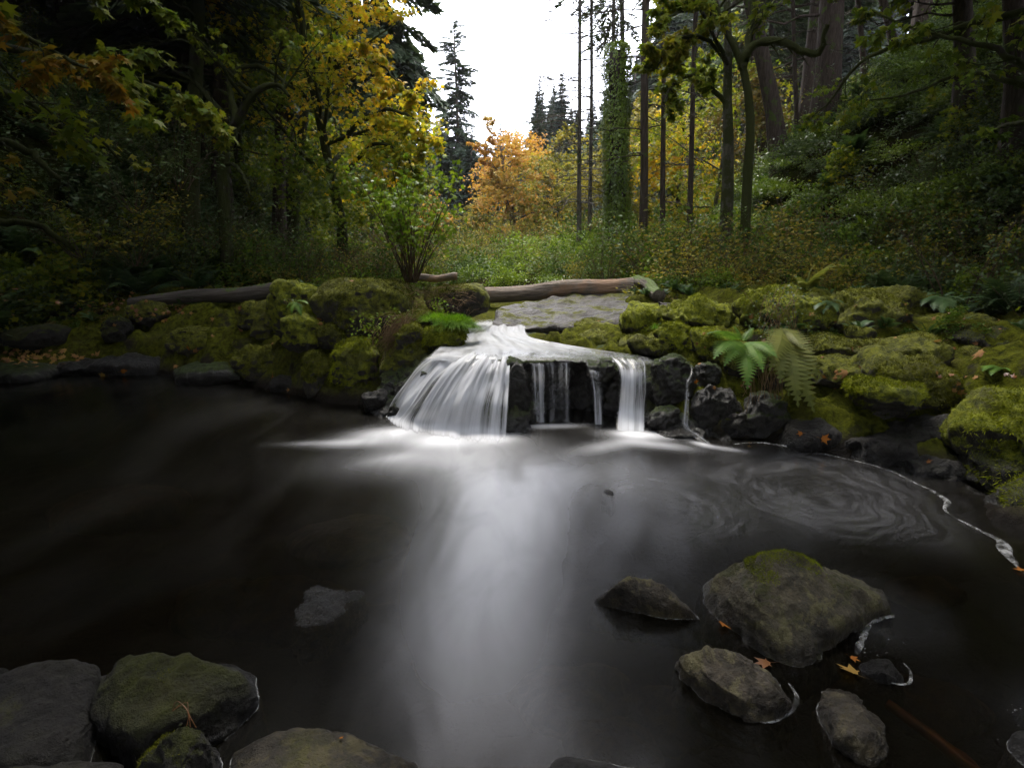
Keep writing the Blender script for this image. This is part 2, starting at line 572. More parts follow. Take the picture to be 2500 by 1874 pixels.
M['fir_bark'] = bark_mat('fir_bark', (0.022, 0.016, 0.012), (0.075, 0.055, 0.042), 0.12)
M['grey_bark'] = bark_mat('grey_bark', (0.045, 0.040, 0.033), (0.13, 0.115, 0.095), 0.15)
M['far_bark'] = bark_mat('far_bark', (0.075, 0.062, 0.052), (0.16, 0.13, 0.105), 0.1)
M['mossy_bark'] = bark_mat('mossy_bark', (0.018, 0.015, 0.011), (0.05, 0.04, 0.028), 0.55, (0.036, 0.042, 0.009))
M['alder_bark'] = bark_mat('alder_bark', (0.035, 0.032, 0.024), (0.11, 0.10, 0.075), 0.34, (0.036, 0.042, 0.010))
M['twig'] = bark_mat('twig', (0.05, 0.035, 0.022), (0.12, 0.08, 0.05), 0.1)


def log_mat(name, c1, c2, c3, moss):
    m, t, out = new_mat(name)
    tc = t.nodes.new('ShaderNodeTexCoord')
    mp = t.nodes.new('ShaderNodeMapping')
    mp.inputs['Scale'].default_value = (0.6, 9, 9)
    t.links.new(tc.outputs['Object'], mp.inputs['Vector'])
    n1 = noise_n(t, mp.outputs[0], 3.0, 7, 0.7, 0.6)
    n2 = noise_n(t, tc.outputs['Object'], 1.6, 5, 0.6)
    r = ramp(t, n1.outputs['Fac'], [(0.30, c1), (0.62, c2)])
    col = mix_col(t, mapr(t, n2.outputs['Fac'], 0.48, 0.60, 0, 0.8), r.outputs[0], c3)
    geo = t.nodes.new('ShaderNodeNewGeometry')
    sx = t.nodes.new('ShaderNodeSeparateXYZ')
    t.links.new(geo.outputs['Normal'], sx.inputs[0])
    n3 = noise_n(t, tc.outputs['Object'], 3.4, 6, 0.7)
    v = math_n(t, 'MULTIPLY_ADD', sx.outputs['Z'], 0.35, n3.outputs['Fac'])
    mk = mapr(t, v, 1.02 - moss, 1.08 - moss)
    col = mix_col(t, mk, col, (0.07, 0.11, 0.010))
    pr = N(t, 'ShaderNodeBsdfPrincipled')
    pr.inputs['Roughness'].default_value = 0.85
    t.links.new(col, pr.inputs['Base Color'])
    bp = t.nodes.new('ShaderNodeBump')
    bp.inputs['Distance'].default_value = 0.07
    t.links.new(n1.outputs['Fac'], bp.inputs['Height'])
    t.links.new(bp.outputs[0], pr.inputs['Normal'])
    t.links.new(pr.outputs[0], out.inputs['Surface'])
    return m


M['log_wood'] = log_mat('log_wood', (0.035, 0.027, 0.020), (0.24, 0.185, 0.135), (0.27, 0.155, 0.085), 0.0)
M['dark_log'] = log_mat('dark_log', (0.025, 0.020, 0.016), (0.11, 0.09, 0.072), (0.07, 0.055, 0.04), 0.16)
M['mossy_log'] = log_mat('mossy_log', (0.04, 0.032, 0.022), (0.16, 0.13, 0.09), (0.10, 0.08, 0.05), 0.36)


def litter_ground():
    m, t, out = new_mat('forest_floor')
    geo = t.nodes.new('ShaderNodeNewGeometry')
    n1 = noise_n(t, geo.outputs['Position'], 1.3, 8, 0.7)
    n2 = noise_n(t, geo.outputs['Position'], 9, 6, 0.7)
    r = ramp(t, n1.outputs['Fac'], [(0.35, (0.020, 0.015, 0.009)), (0.55, (0.028, 0.034, 0.008)), (0.7, (0.045, 0.060, 0.010))])
    col = mix_col(t, mapr(t, n2.outputs['Fac'], 0.55, 0.7, 0, 0.6), r.outputs[0], (0.055, 0.032, 0.016))
    pr = N(t, 'ShaderNodeBsdfPrincipled')
    pr.inputs['Roughness'].default_value = 1.0
    pr.inputs['Specular IOR Level'].default_value = 0.0
    t.links.new(col, pr.inputs['Base Color'])
    bp = t.nodes.new('ShaderNodeBump')
    bp.inputs['Distance'].default_value = 0.2
    t.links.new(n2.outputs['Fac'], bp.inputs['Height'])
    t.links.new(bp.outputs[0], pr.inputs['Normal'])
    t.links.new(pr.outputs[0], out.inputs['Surface'])
    return m


M['forest_floor'] = litter_ground()


def water_mat():
    """still-looking pool: dark clear water over a brown bed, soft long-exposure gloss, foam and part of the sky streak painted where the attribute says"""
    m, t, out = new_mat('pool_water')
    geo = t.nodes.new('ShaderNodeNewGeometry')
    pos = geo.outputs['Position']
    at = t.nodes.new('ShaderNodeAttribute')
    at.attribute_name = 'foam'
    sw = t.nodes.new('ShaderNodeAttribute')
    sw.attribute_name = 'swirl'
    # eddy streaks: noise on (radius, angle) round two eddy centres
    sep = t.nodes.new('ShaderNodeSeparateXYZ')
    t.links.new(pos, sep.inputs[0])
    streaks = None
    nwp = noise_n(t, pos, 1.1, 2, 0.5)
    for (cx, cyy, sxx, syy, tw) in EDDIES:
        dx = math_n(t, 'MULTIPLY', math_n(t, 'SUBTRACT', sep.outputs['X'], cx), 1 / sxx)
        dy = math_n(t, 'MULTIPLY', math_n(t, 'SUBTRACT', sep.outputs['Y'], cyy), 1 / syy)
        # rotate the frame a little
        rx = math_n(t, 'ADD', math_n(t, 'MULTIPLY', dx, math.cos(tw)), math_n(t, 'MULTIPLY', dy, math.sin(tw)))
        ry = math_n(t, 'SUBTRACT', math_n(t, 'MULTIPLY', dy, math.cos(tw)), math_n(t, 'MULTIPLY', dx, math.sin(tw)))
        rr = math_n(t, 'SQRT', math_n(t, 'ADD', math_n(t, 'MULTIPLY', rx, rx), math_n(t, 'MULTIPLY', ry, ry)))
        aa = math_n(t, 'ARCTAN2', ry, rx)
        # spiral: radius drifts with angle; use sin/cos so the seam closes
        cb = t.nodes.new('ShaderNodeCombineXYZ')
        t.links.new(math_n(t, 'MULTIPLY', math_n(t, 'ADD', rr, math_n(t, 'MULTIPLY', nwp.outputs['Fac'], 0.75)), 24.0), cb.inputs['X'])
        t.links.new(math_n(t, 'MULTIPLY', math_n(t, 'SINE', aa), 1.9), cb.inputs['Y'])
        t.links.new(math_n(t, 'MULTIPLY', math_n(t, 'COSINE', aa), 1.9), cb.inputs['Z'])
        nn = noise_n(t, cb.outputs[0], 1.0, 5, 0.62, 0.25)
        band = mapr(t, rr, 0.35, 1.15, 1, 0)
        s = math_n(t, 'MULTIPLY', math_n(t, 'ADD', mapr(t, nn.outputs['Fac'], 0.34, 0.78), 0.35), band)
        streaks = s if streaks is None else math_n(t, 'MAXIMUM', streaks, s)
    nlo = noise_n(t, pos, 1.3, 3, 0.5, 0.5)
    streaks = math_n(t, 'MULTIPLY', streaks, mapr(t, nlo.outputs['Fac'], 0.3, 0.7, 0.25, 1.0))
    # foam, and the pale streak painted with it: silky, uneven
    mp = t.nodes.new('ShaderNodeMapping')
    mp.inputs['Scale'].default_value = (1.2, 0.5, 1)
    t.links.new(pos, mp.inputs['Vector'])
    nf = noise_n(t, mp.outputs[0], 2.6, 3, 0.5, 0.6)
    foam = math_n(t, 'MULTIPLY', at.outputs['Fac'], mapr(t, nf.outputs['Fac'], 0.25, 0.7, 0.78, 1.12))
    white = math_n(t, 'MULTIPLY_ADD', streaks, math_n(t, 'MULTIPLY', sw.outputs['Fac'], 0.08), foam, clamp=True)
    white = math_n(t, 'MINIMUM', white, 0.93)
    # under the surface: what light comes back through tea-brown water
    tr = t.nodes.new('ShaderNodeBsdfTransparent')
    tr.inputs['Color'].default_value = (0.34, 0.24, 0.12, 1)
    df0 = t.nodes.new('ShaderNodeBsdfDiffuse')
    df0.inputs['Color'].default_value = (0.0062, 0.0050, 0.0026, 1)
    under = t.nodes.new('ShaderNodeMixShader')
    under.inputs[0].default_value = 0.35
    t.links.new(tr.outputs[0], under.inputs[1])
    t.links.new(df0.outputs[0], under.inputs[2])
    gl = t.nodes.new('ShaderNodeBsdfGlossy')
    nr = noise_n(t, mp.outputs[0], 1.1, 3, 0.5, 0.8)
    t.links.new(mapr(t, nr.outputs['Fac'], 0.3, 0.7, 0.15, 0.24), gl.inputs['Roughness'])
    bp = t.nodes.new('ShaderNodeBump')
    bp.inputs['Strength'].default_value = 0.25
    bp.inputs['Distance'].default_value = 0.05
    t.links.new(nr.outputs['Fac'], bp.inputs['Height'])
    t.links.new(bp.outputs[0], gl.inputs['Normal'])
    fr = t.nodes.new('ShaderNodeFresnel')
    fr.inputs['IOR'].default_value = 1.33
    m1 = t.nodes.new('ShaderNodeMixShader')
    t.links.new(fr.outputs[0], m1.inputs[0])
    t.links.new(under.outputs[0], m1.inputs[1])
    t.links.new(gl.outputs[0], m1.inputs[2])
    fo = t.nodes.new('ShaderNodeBsdfDiffuse')
    fo.inputs['Color'].default_value = (0.80, 0.80, 0.82, 1)
    m2 = t.nodes.new('ShaderNodeMixShader')
    t.links.new(white, m2.inputs[0])
    t.links.new(m1.outputs[0], m2.inputs[1])
    t.links.new(fo.outputs[0], m2.inputs[2])
    t.links.new(m2.outputs[0], out.inputs['Surface'])
    return m


def veil_mat(name, fu=14.0, fv=0.55, lo=0.36, hi=0.88, bias=0.03, col=(0.72, 0.725, 0.75)):
    """falling or running water blurred by time: white threads along v"""
    m, t, out = new_mat(name)
    uv = t.nodes.new('ShaderNodeUVMap')
    at = t.nodes.new('ShaderNodeAttribute')
    at.attribute_name = 'dens'
    mp = t.nodes.new('ShaderNodeMapping')
    mp.inputs['Scale'].default_value = (fu, fv, 1)
    t.links.new(uv.outputs[0], mp.inputs['Vector'])
    n1 = noise_n(t, mp.outputs[0], 1.0, 4, 0.6, 0.15)
    mp2 = t.nodes.new('ShaderNodeMapping')
    mp2.inputs['Scale'].default_value = (fu * 4.2, fv * 1.4, 1)
    t.links.new(uv.outputs[0], mp2.inputs['Vector'])
    n2 = noise_n(t, mp2.outputs[0], 1.0, 2, 0.5)
    mp0 = t.nodes.new('ShaderNodeMapping')
    mp0.inputs['Scale'].default_value = (fu * 0.28, fv * 1.3, 1)
    t.links.new(uv.outputs[0], mp0.inputs['Vector'])
    n0 = noise_n(t, mp0.outputs[0], 1.0, 3, 0.55, 0.3)
    v = math_n(t, 'ADD', math_n(t, 'MULTIPLY', n1.outputs['Fac'], 0.55), math_n(t, 'MULTIPLY', n2.outputs['Fac'], 0.15))
    v = math_n(t, 'ADD', v, math_n(t, 'MULTIPLY', n0.outputs['Fac'], 0.30))
    v = math_n(t, 'MULTIPLY_ADD', math_n(t, 'SUBTRACT', v, 0.5), 1.9, 0.5)
    v = math_n(t, 'ADD', v, math_n(t, 'MULTIPLY_ADD', at.outputs['Fac'], 0.6, -0.3 + bias))
    a = mapr(t, v, lo, hi)
    a = math_n(t, 'MULTIPLY', a, mapr(t, at.outputs['Fac'], 0.0, 0.12))
    df = t.nodes.new('ShaderNodeBsdfDiffuse')
    df.inputs['Color'].default_value = (*col, 1)
    tl = t.nodes.new('ShaderNodeBsdfTranslucent')
    tl.inputs['Color'].default_value = (*col, 1)
    mx = t.nodes.new('ShaderNodeMixShader')
    mx.inputs[0].default_value = 0.35
    t.links.new(df.outputs[0], mx.inputs[1])
    t.links.new(tl.outputs[0], mx.inputs[2])
    tp = t.nodes.new('ShaderNodeBsdfTransparent')
    gl = t.nodes.new('ShaderNodeBsdfGlossy')
    gl.inputs['Roughness'].default_value = 0.28
    fr = t.nodes.new('ShaderNodeFresnel')
    fr.inputs['IOR'].default_value = 1.33
    m0 = t.nodes.new('ShaderNodeMixShader')
    t.links.new(math_n(t, 'MULTIPLY', fr.outputs[0], mapr(t, at.outputs['Fac'], 0.0, 0.9)), m0.inputs[0])
    t.links.new(tp.outputs[0], m0.inputs[1])
    t.links.new(gl.outputs[0], m0.inputs[2])
    m1 = t.nodes.new('ShaderNodeMixShader')
    t.links.new(math_n(t, 'MULTIPLY', a, 0.97), m1.inputs[0])
    t.links.new(m0.outputs[0], m1.inputs[1])
    t.links.new(mx.outputs[0], m1.inputs[2])
    t.links.new(m1.outputs[0], out.inputs['Surface'])
    return m


EDDIES = [(*G(1985, 1190)[:2], 1.25, 1.15, 0.0), (*G(1600, 1235)[:2], 1.0, 0.85, 0.2), (*G(2120, 1480)[:2], 0.42, 0.42, 0.1)]
M['pool_water'] = water_mat()
M['veil'] = veil_mat('falling_water')
M['run'] = veil_mat('running_water', 4.0, 1.6, 0.42, 1.15, col=(0.50, 0.505, 0.52))
m, t, out = new_mat('foam_white')
pr = N(t, 'ShaderNodeBsdfPrincipled')
pr.inputs['Base Color'].default_value = (0.32, 0.32, 0.31, 1)
pr.inputs['Roughness'].default_value = 0.7
geo = t.nodes.new('ShaderNodeNewGeometry')
fn_ = noise_n(t, geo.outputs['Position'], 16, 4, 0.6)
tp_ = t.nodes.new('ShaderNodeBsdfTransparent')
mx_ = t.nodes.new('ShaderNodeMixShader')
t.links.new(mapr(t, fn_.outputs['Fac'], 0.36, 0.70, 0.05, 0.75), mx_.inputs[0])
t.links.new(tp_.outputs[0], mx_.inputs[1])
t.links.new(pr.outputs[0], mx_.inputs[2])
t.links.new(mx_.outputs[0], out.inputs['Surface'])
M['foam_white'] = m
# ------------------------------------------------------------------ the shape of the land
shore_px = [(0, 930), (130, 918), (300, 908), (420, 925), (560, 945), (660, 958), (760, 985), (860, 998), (930, 985),
            (1010, 985), (1120, 1012), (1240, 1010), (1300, 985), (1420, 985), (1500, 1000), (1590, 1020), (1640, 1060), (1720, 1075),
            (1800, 1078), (1850, 1078), (1960, 1097), (2100, 1128), (2200, 1160), (2285, 1198), (2318, 1225), (2312, 1250), (2380, 1280), (2440, 1302),
            (2448, 1345), (2500, 1392)]
shore = [tuple(G(*p)[:2]) for p in shore_px]
POOL = np.array([(-9.6, 6.4), (-9.0, 7.6)] + shore + [(3.25, 2.3), (3.4, 1.2), (3.0, 0.2), (1.2, 0.45), (0.1, 0.25), (-1.0, 0.5), (-2.6, 0.9), (-6.0, 0.0), (-9.0, 1.0), (-10.0, 4.0)])


def sdist(poly, x, y):
    """signed distance to a polygon, > 0 outside"""
    x = np.asarray(x, dtype=float)
    y = np.asarray(y, dtype=float)
    d = np.full(x.shape, 1e9)
    inside = np.zeros(x.shape, dtype=bool)
    n = len(poly)
    for i in range(n):
        ax, ay = poly[i]
        bx, by = poly[(i + 1) % n]
        ex, ey = bx - ax, by - ay
        t = np.clip(((x - ax) * ex + (y - ay) * ey) / (ex * ex + ey * ey + 1e-12), 0, 1)
        d = np.minimum(d, np.hypot(x - ax - t * ex, y - ay - t * ey))
        c = ((ay > y) != (by > y)) & (x < (bx - ax) * (y - ay) / ((by - ay) if abs(by - ay) > 1e-12 else 1e-12) + ax)
        inside ^= c
    return np.where(inside, -d, d)


def valley(x, y):
    """valley floor, the two wooded slopes and the far rise"""
    x = np.asarray(x, dtype=float)
    y = np.asarray(y, dtype=float)
    base = 0.92 + 0.028 * np.maximum(y - 9, 0) + 0.0004 * np.maximum(y - 30, 0) ** 2
    base = np.minimum(base, 7)
    lt = np.interp(y, [-10, 4, 8, 10, 14, 22, 40, 80], [-9.5, -9.0, -8.2, -7.2, -6.3, -6.6, -8.5, -14])
    rt = np.interp(y, [-10, 2, 6, 9, 12, 18, 30, 60, 90], [5.2, 5.2, 6.2, 6.9, 6.2, 4.9, 8.0, 14.0, 20])
    dl = np.maximum(lt - x, 0)
    dr = np.maximum(x - rt, 0)
    sl = 0.9 * dl * sstep(0, 2.5, dl)
    sr = 0.88 * dr * sstep(0, 3.5, dr)
    return base + 22 * np.tanh(sl / 22) + 20 * np.tanh(sr / 20)


ctl = []
for px, py, Y in [(40, 860, 8.5), (100, 800, 8.9), (300, 800, 9.0), (450, 790, 8.8), (540, 850, 8.1), (600, 800, 8.4), (640, 900, 7.6), (200, 745, 10.3),
                  (50, 730, 10.6), (450, 752, 9.9), (600, 735, 9.6), (700, 820, 7.6), (900, 880, 6.8), (760, 780, 8.1), (950, 770, 7.6), (1000, 730, 9.0),
                  (1120, 800, 7.9), (1200, 782, 8.9), (1200, 812, 7.8), (1200, 850, 6.6), (1350, 850, 6.7), (1500, 868, 6.4), (1300, 800, 7.9),
                  (1450, 765, 8.5), (1450, 728, 10.4), (1250, 745, 10.0), (1600, 760, 8.4), (1650, 725, 10), (1560, 815, 7.3), (1700, 860, 6.35),
                  (1750, 790, 7.2), (1750, 890, 6.1), (1880, 860, 6.0), (2000, 800, 6.6), (2000, 900, 5.8), (2000, 1010, 5.15), (1850, 980, 5.65),
                  (2300, 900, 5.6), (2150, 980, 5.2), (2300, 760, 7.2), (2450, 1000, 4.7), (2330, 1080, 4.55), (2480, 1150, 4.1), (2450, 730, 8.8), (2100, 725, 8.6), (1900, 720, 9.2)]:
    ctl.append(P(px, py, Y))
for x, y in [(x, y) for y in (-4, -1, 2, 5, 8, 11, 13.5, 16) for x in (-16, -13, -10.5, -8, -5, -2, 1, 4, 7, 10, 13, 16)]:
    if y >= 11 or x <= -10 or x >= 7 or y <= -1:
        z = float(valley(x, y))
        if y <= 5 and -10.5 < x < 7:
            z = 0.5
        ctl.append(np.array([x, y, z]))
for x, y, z in [(4.6, 3.0, 0.8), (4.4, 1.0, 0.6), (4.9, 4.6, 1.0)]:
    ctl.append(np.array([x, y, z]))
ctl = np.array(ctl)


def _k(r2):
    return 0.5 * r2 * np.log(r2 + 1e-9)


_n = len(ctl)
_A = np.zeros((_n + 3, _n + 3))
_d2 = ((ctl[:, None, :2] - ctl[None, :, :2]) ** 2).sum(-1)
_A[:_n, :_n] = _k(_d2) + 0.02 * np.eye(_n)
_A[:_n, _n] = 1
_A[:_n, _n + 1:] = ctl[:, :2]
_A[_n:, :_n] = _A[:_n, _n:].T
_w = np.linalg.solve(_A, np.concatenate([ctl[:, 2], [0, 0, 0]]))


def near_h(x, y):
    x = np.asarray(x, dtype=float).ravel()
    y = np.asarray(y, dtype=float).ravel()
    out = np.empty(len(x))
    for s in range(0, len(x), 20000):
        xs, ys = x[s:s + 20000], y[s:s + 20000]
        d2 = (xs[:, None] - ctl[None, :, 0]) ** 2 + (ys[:, None] - ctl[None, :, 1]) ** 2
        out[s:s + 20000] = _k(d2) @ _w[:_n] + _w[_n] + _w[_n + 1] * xs + _w[_n + 2] * ys
    return out


def land(x, y):
    shp = np.shape(x)
    x = np.asarray(x, dtype=float).ravel()
    y = np.asarray(y, dtype=float).ravel()
    v = valley(x, y)
    wx = sstep(15, 12, np.abs(x)) * sstep(15.5, 12.5, y) * sstep(-3.5, -1, y)
    h = v.copy()
    k = wx > 0
    if k.any():
        h[k] = v[k] * (1 - wx[k]) + near_h(x[k], y[k]) * wx[k]
    # lumpy rocky bank
    q = np.stack([x, y, h * 0.6], -1)
    lump = 0.22 * np.abs(fbm(q * 1.7, 3)) + 0.07 * ridged(q * 3.6 + 7, 3) + 0.02 * fbm(q * 13, 2) - 0.14
    stream = sstep(0.75, 0.3, np.abs(x - np.interp(y, [5.5, 6.5, 8, 9.5, 12], [0.1, 0.05, -0.45, -0.35, 0.6]))) * sstep(4.8, 5.6, y) * sstep(13, 10, y)
    lump = lump * (1 - 0.85 * stream) - 0.05 * stream
    lump = lump - 0.13 * np.exp(-(((x - 1.6) / 1.6) ** 2 + ((y - 9.4) / 1.9) ** 2) ** 2)
    lump = lump + 0.10 * sstep(1.6, 2.4, x) * sstep(4.0, 5.4, y)
    d = sdist(POOL, x + 0.10 * vnoise(q * 2.2), y + 0.10 * vnoise(q * 2.2 + 9))
    up = sstep(-0.05, 0.42, d)
    dz = -0.75 * sstep(0.0, 1.6, -d)
    hl = (h + lump - 0.08) * up
    far_amp = sstep(11, 16, y)
    hl = hl + far_amp * 0.35 * fbm(q * 0.35, 3)
    front = sstep(2.6, 1.0, y)                      # boulders lie on a shallow gravel shelf near the camera
    dz = dz * (1 - 0.35 * front)
    out = np.where(d > -0.05, hl + dz * 0 - 0.10 * (1 - up), dz - 0.10 + 0.05 * fbm(q * 2.5, 3))
    return out.reshape(shp)


def grid_mesh(name, xs, ys, fn, mat, cut=None):
    X, Y = np.meshgrid(xs, ys)
    Z = fn(X, Y)
    V = np.stack([X, Y, Z], -1).reshape(-1, 3)
    ny, nx = X.shape
    i = np.arange(ny - 1)[:, None] * nx
    j = np.arange(nx - 1)[None]
    F = np.stack([i + j, i + j + 1, i + nx + j + 1, i + nx + j], -1).reshape(-1, 4)
    if cut is not None:
        c = V[F].mean(1)
        F = F[~cut(c[:, 0], c[:, 1])]
    return raw_mesh(name, V, F, mat, True)


# near ground, finer where it is near the camera
bank_o = link(bpy.data.objects.new('rock_bank', grid_mesh('rock_bank', np.arange(-10.5, 8.01, 0.05), np.arange(-0.6, 11.6, 0.05), land, M['bank'])))
tag(bank_o, kind='structure')


def far_land(x, y):
    z = land(x, y)
    inside = (x > -10.3) & (x < 7.8) & (y > -0.4) & (y < 11.4)
    return np.where(inside, z - 0.6, z)


xs = np.concatenate([np.linspace(-260, -30, 16), np.linspace(-28, -11, 40), np.linspace(-10.5, 8.1, 40), np.linspace(8.6, 30, 44), np.linspace(33, 260, 16)])
ys = np.concatenate([np.linspace(-80, -4, 12), np.linspace(-2, 11.5, 30), np.linspace(12, 34, 70), np.linspace(35, 90, 50), np.linspace(95, 420, 24)])
ground_o = link(bpy.data.objects.new('ground', grid_mesh('ground', xs, ys, far_land, M['forest_floor'])))
tag(ground_o, kind='structure')

# ------------------------------------------------------------------ rocks
FUZZ_T = (np.array([[0, -0.5, 0], [0, 0.5, 0], [1.0, 0, 0.0]]), np.array([[0, 1, 2]]))


def world_verts(me):
    V = np.empty(len(me.vertices) * 3, dtype=np.float32)
    me.vertices.foreach_get('co', V)
    return V.reshape(-1, 3)


def tri_data(me):
    me.calc_loop_triangles()
    T = np.empty(len(me.loop_triangles) * 3, dtype=np.int32)
    me.loop_triangles.foreach_get('vertices', T)
    return world_verts(me), T.reshape(-1, 3)


def fuzz_on(me, rng, count, zlo=0.15, length=(0.012, 0.032), width=0.22, thr=0.45, scale=2.2, zmin=0.06, sag=0.35, name='moss', mat='moss_fuzz'):
    """short moss stems standing on the upper faces"""
    V, T = tri_data(me)
    A, B, C = V[T[:, 0]], V[T[:, 1]], V[T[:, 2]]
    nrm = np.cross(B - A, C - A)
    area = np.linalg.norm(nrm, axis=1) / 2
    nrm = nrm / (2 * area[:, None] + 1e-12)
    ok = (nrm[:, 2] > zlo) & (A[:, 2] > zmin)
    p = area * ok * (A[:, 1] > 0.3)
    if p.sum() <= 0:
        return None
    idx = rng.choice(len(T), int(count), p=p / p.sum())
    r1, r2 = np.sqrt(rng.random(len(idx))), rng.random(len(idx))
    pos = A[idx] * (1 - r1)[:, None] + B[idx] * (r1 * (1 - r2))[:, None] + C[idx] * (r1 * r2)[:, None]
    nn = nrm[idx]
    msk = 0.5 + 0.5 * fbm(pos * scale, 3) + 0.35 * nn[:, 2]
    k = msk > thr + 0.25 * rng.random(len(msk))
    pos, nn = pos[k], nn[k]
    if len(pos) == 0:
        return None
    d = nn + 0.65 * rng.standard_normal(nn.shape) + np.array([0, 0, -sag * 0.3])
    side = 1 - np.clip(nn[:, 2], 0, 1)
    d[:, 2] -= side * sag * 2
    L = rng.uniform(*length, len(pos)) * (1 + 0.6 * side)
    R = rot_from(d, roll=rng.uniform(0, 6.28, len(pos)))
    TV = FUZZ_T[0] * np.array([1, width, 1])
    V2, F2 = scatter(TV, FUZZ_T[1], pos - nn * 0.002, R, L)
    return raw_mesh(name, V2, F2, M[mat])


def remesh(V, F, voxel):
    """even quads over a convex hull (Blender's voxel remesher, evaluated once)"""
    me = raw_mesh('tmp', V, F)
    ob = bpy.data.objects.new('tmp', me)
    SC.collection.objects.link(ob)
    md = ob.modifiers.new('r', 'REMESH')
    md.mode = 'VOXEL'
    md.voxel_size = voxel
    dg = bpy.context.evaluated_depsgraph_get()
    ev = ob.evaluated_get(dg)
    me2 = bpy.data.meshes.new_from_object(ev)
    bpy.data.objects.remove(ob)
    bpy.data.meshes.remove(me)
    V2, T2 = tri_data(me2)
    bpy.data.meshes.remove(me2)
    return V2.astype(float), T2


def hull(pts):
    bm = bmesh.new()
    for p in pts:
        bm.verts.new(p)
    r = bmesh.ops.convex_hull(bm, input=bm.verts)
    dead = [g for g in r['geom_interior'] if isinstance(g, bmesh.types.BMVert)] + [g for g in r['geom_unused'] if isinstance(g, bmesh.types.BMVert)]
    bmesh.ops.delete(bm, geom=list(set(dead)), context='VERTS')
    bmesh.ops.triangulate(bm, faces=bm.faces)
    bm.verts.index_update()
    V = np.array([v.co[:] for v in bm.verts])
    F = np.array([[v.index for v in f.verts] for f in bm.faces])
    bm.free()
    return V, F


def smooth_mesh(V, T, it, lam=0.5):
    n = len(V)
    E = np.concatenate([T[:, [0, 1]], T[:, [1, 2]], T[:, [2, 0]], T[:, [1, 0]], T[:, [2, 1]], T[:, [0, 2]]])
    cnt = np.bincount(E[:, 0], minlength=n).astype(float)
    for _ in range(it):
        S = np.stack([np.bincount(E[:, 0], weights=V[E[:, 1], a], minlength=n) for a in range(3)], -1)
        V = V + lam * (S / cnt[:, None] - V)
    return V


def vnormals(V, T):
    n = np.cross(V[T[:, 1]] - V[T[:, 0]], V[T[:, 2]] - V[T[:, 0]])
    out = np.stack([np.bincount(T.ravel(), weights=np.repeat(n[:, a], 3), minlength=len(V)) for a in range(3)], -1)
    return out / (np.linalg.norm(out, axis=1, keepdims=True) + 1e-12)


def make_rock(name, pts, mat, label, cat='rock', group=None, voxel=0.02, smooth=2, amp=0.03, freq=3.0, fuzz=0, fuzz_kw=None, seed=0, terr=0.0, cracks=0.0):
    rng = np.random.default_rng(seed + 100)
    V, F = hull(pts)
    V, T = remesh(V, F, voxel)
    V = smooth_mesh(V, T, smooth)
    n = vnormals(V, T)
    q = V * freq + seed * 3.1
    if terr:                                          # stepped, layered faces
        zz = V[:, 2] + 0.25 * V[:, 0] + 0.04 * fbm(q, 2)
        st = terr
        V = V + n * (0.35 * st * np.abs(((zz / st) % 1.0) - 0.5))[:, None]
    dsp = amp * fbm(q, 3) + amp * 0.55 * (ridged(q * 1.7 + 3, 3) - 0.8) + amp * 0.30 * fbm(q * 6.5, 3)
    if cracks:
        for s_, w_ in ((1.0, 1.0), (2.3, 0.6)):
            cn = vnoise(q * 0.55 * s_ + 0.25 * np.stack([vnoise(q * 2), vnoise(q * 2 + 4), vnoise(q * 2 + 8)], -1) + 17 * s_)
            dsp = dsp - cracks * w_ * np.exp(-(cn / 0.035) ** 2)
            dsp = dsp + cracks * w_ * 0.9 * np.round(2.2 * vnoise(q * 0.42 * s_ + 40))
    V = V + n * dsp[:, None]
    me = raw_mesh(name, V, T, M[mat], True)
    o = link(bpy.data.objects.new(name, me))
    tag(o, label, cat, group)
    if fuzz:
        kw = dict(zlo=-0.1, thr=0.4)
        kw.update(fuzz_kw or {})
        fm = fuzz_on(me, rng, fuzz, **kw)
        if fm:
            tag(link(bpy.data.objects.new('moss', fm), o), kind='stuff')
    return o


def loafpts(px0, px1, pyt, pyb, Y, rng, depth=0.8, flat=0.0, tilt=0.0, n=60):
    """points of a rounded boulder that fills the given patch of the view at distance Y"""
    a, b = P(px0, pyt, Y), P(px1, pyb, Y)
    c = (a + b) / 2
    rx = abs(b[0] - a[0]) / 2
    rz = abs(a[2] - b[2]) / 2
    ry = rx * depth
    d = rand_dirs(rng, n)
    e = np.sign(d) * np.abs(d) ** 0.72
    e /= (np.abs(e) ** 2.6).sum(1, keepdims=True) ** (1 / 2.6)
    e *= rng.uniform(0.86, 1.04, (n, 1))
    V = e * np.array([rx, ry, rz])
    V[:, 2] += tilt * V[:, 0]
    return V + c


def boulder(name, box, Y, mat, label, group=None, seed=1, depth=0.8, voxel=0.03, amp=0.035, freq=2.4, fuzz=0, fuzz_kw=None, tilt=0.0, smooth=4, cat='boulder', n=60):
    rng = np.random.default_rng(seed)
    pts = loafpts(*box, Y, rng, depth, tilt=tilt, n=n)
    return make_rock(name, pts, mat, label, cat, group, voxel, smooth, amp, freq, fuzz, fuzz_kw, seed)


FINE = dict(length=(0.006, 0.016), width=0.25)

# --- rocks standing in the pool, near to far
base = lambda l, z=-0.12: [G(px, py, z) for px, py in l]


def pool_rock(name, rim, tops, mat, label, **kw):
    """rim: waterline outline in the view; tops: (px, py, z) corners above it"""
    pts = [G(px, py, 0.0) for px, py in rim]
    c = np.mean(pts, axis=0)
    low = [c + (p - c) * 1.10 + np.array([0, 0, -0.16]) for p in pts]
    tp = [G(px, py, z) for px, py, z in tops]
    kw.setdefault('cracks', 0.007)
    return make_rock(name, pts + low + tp, mat, label, 'rock', **kw)


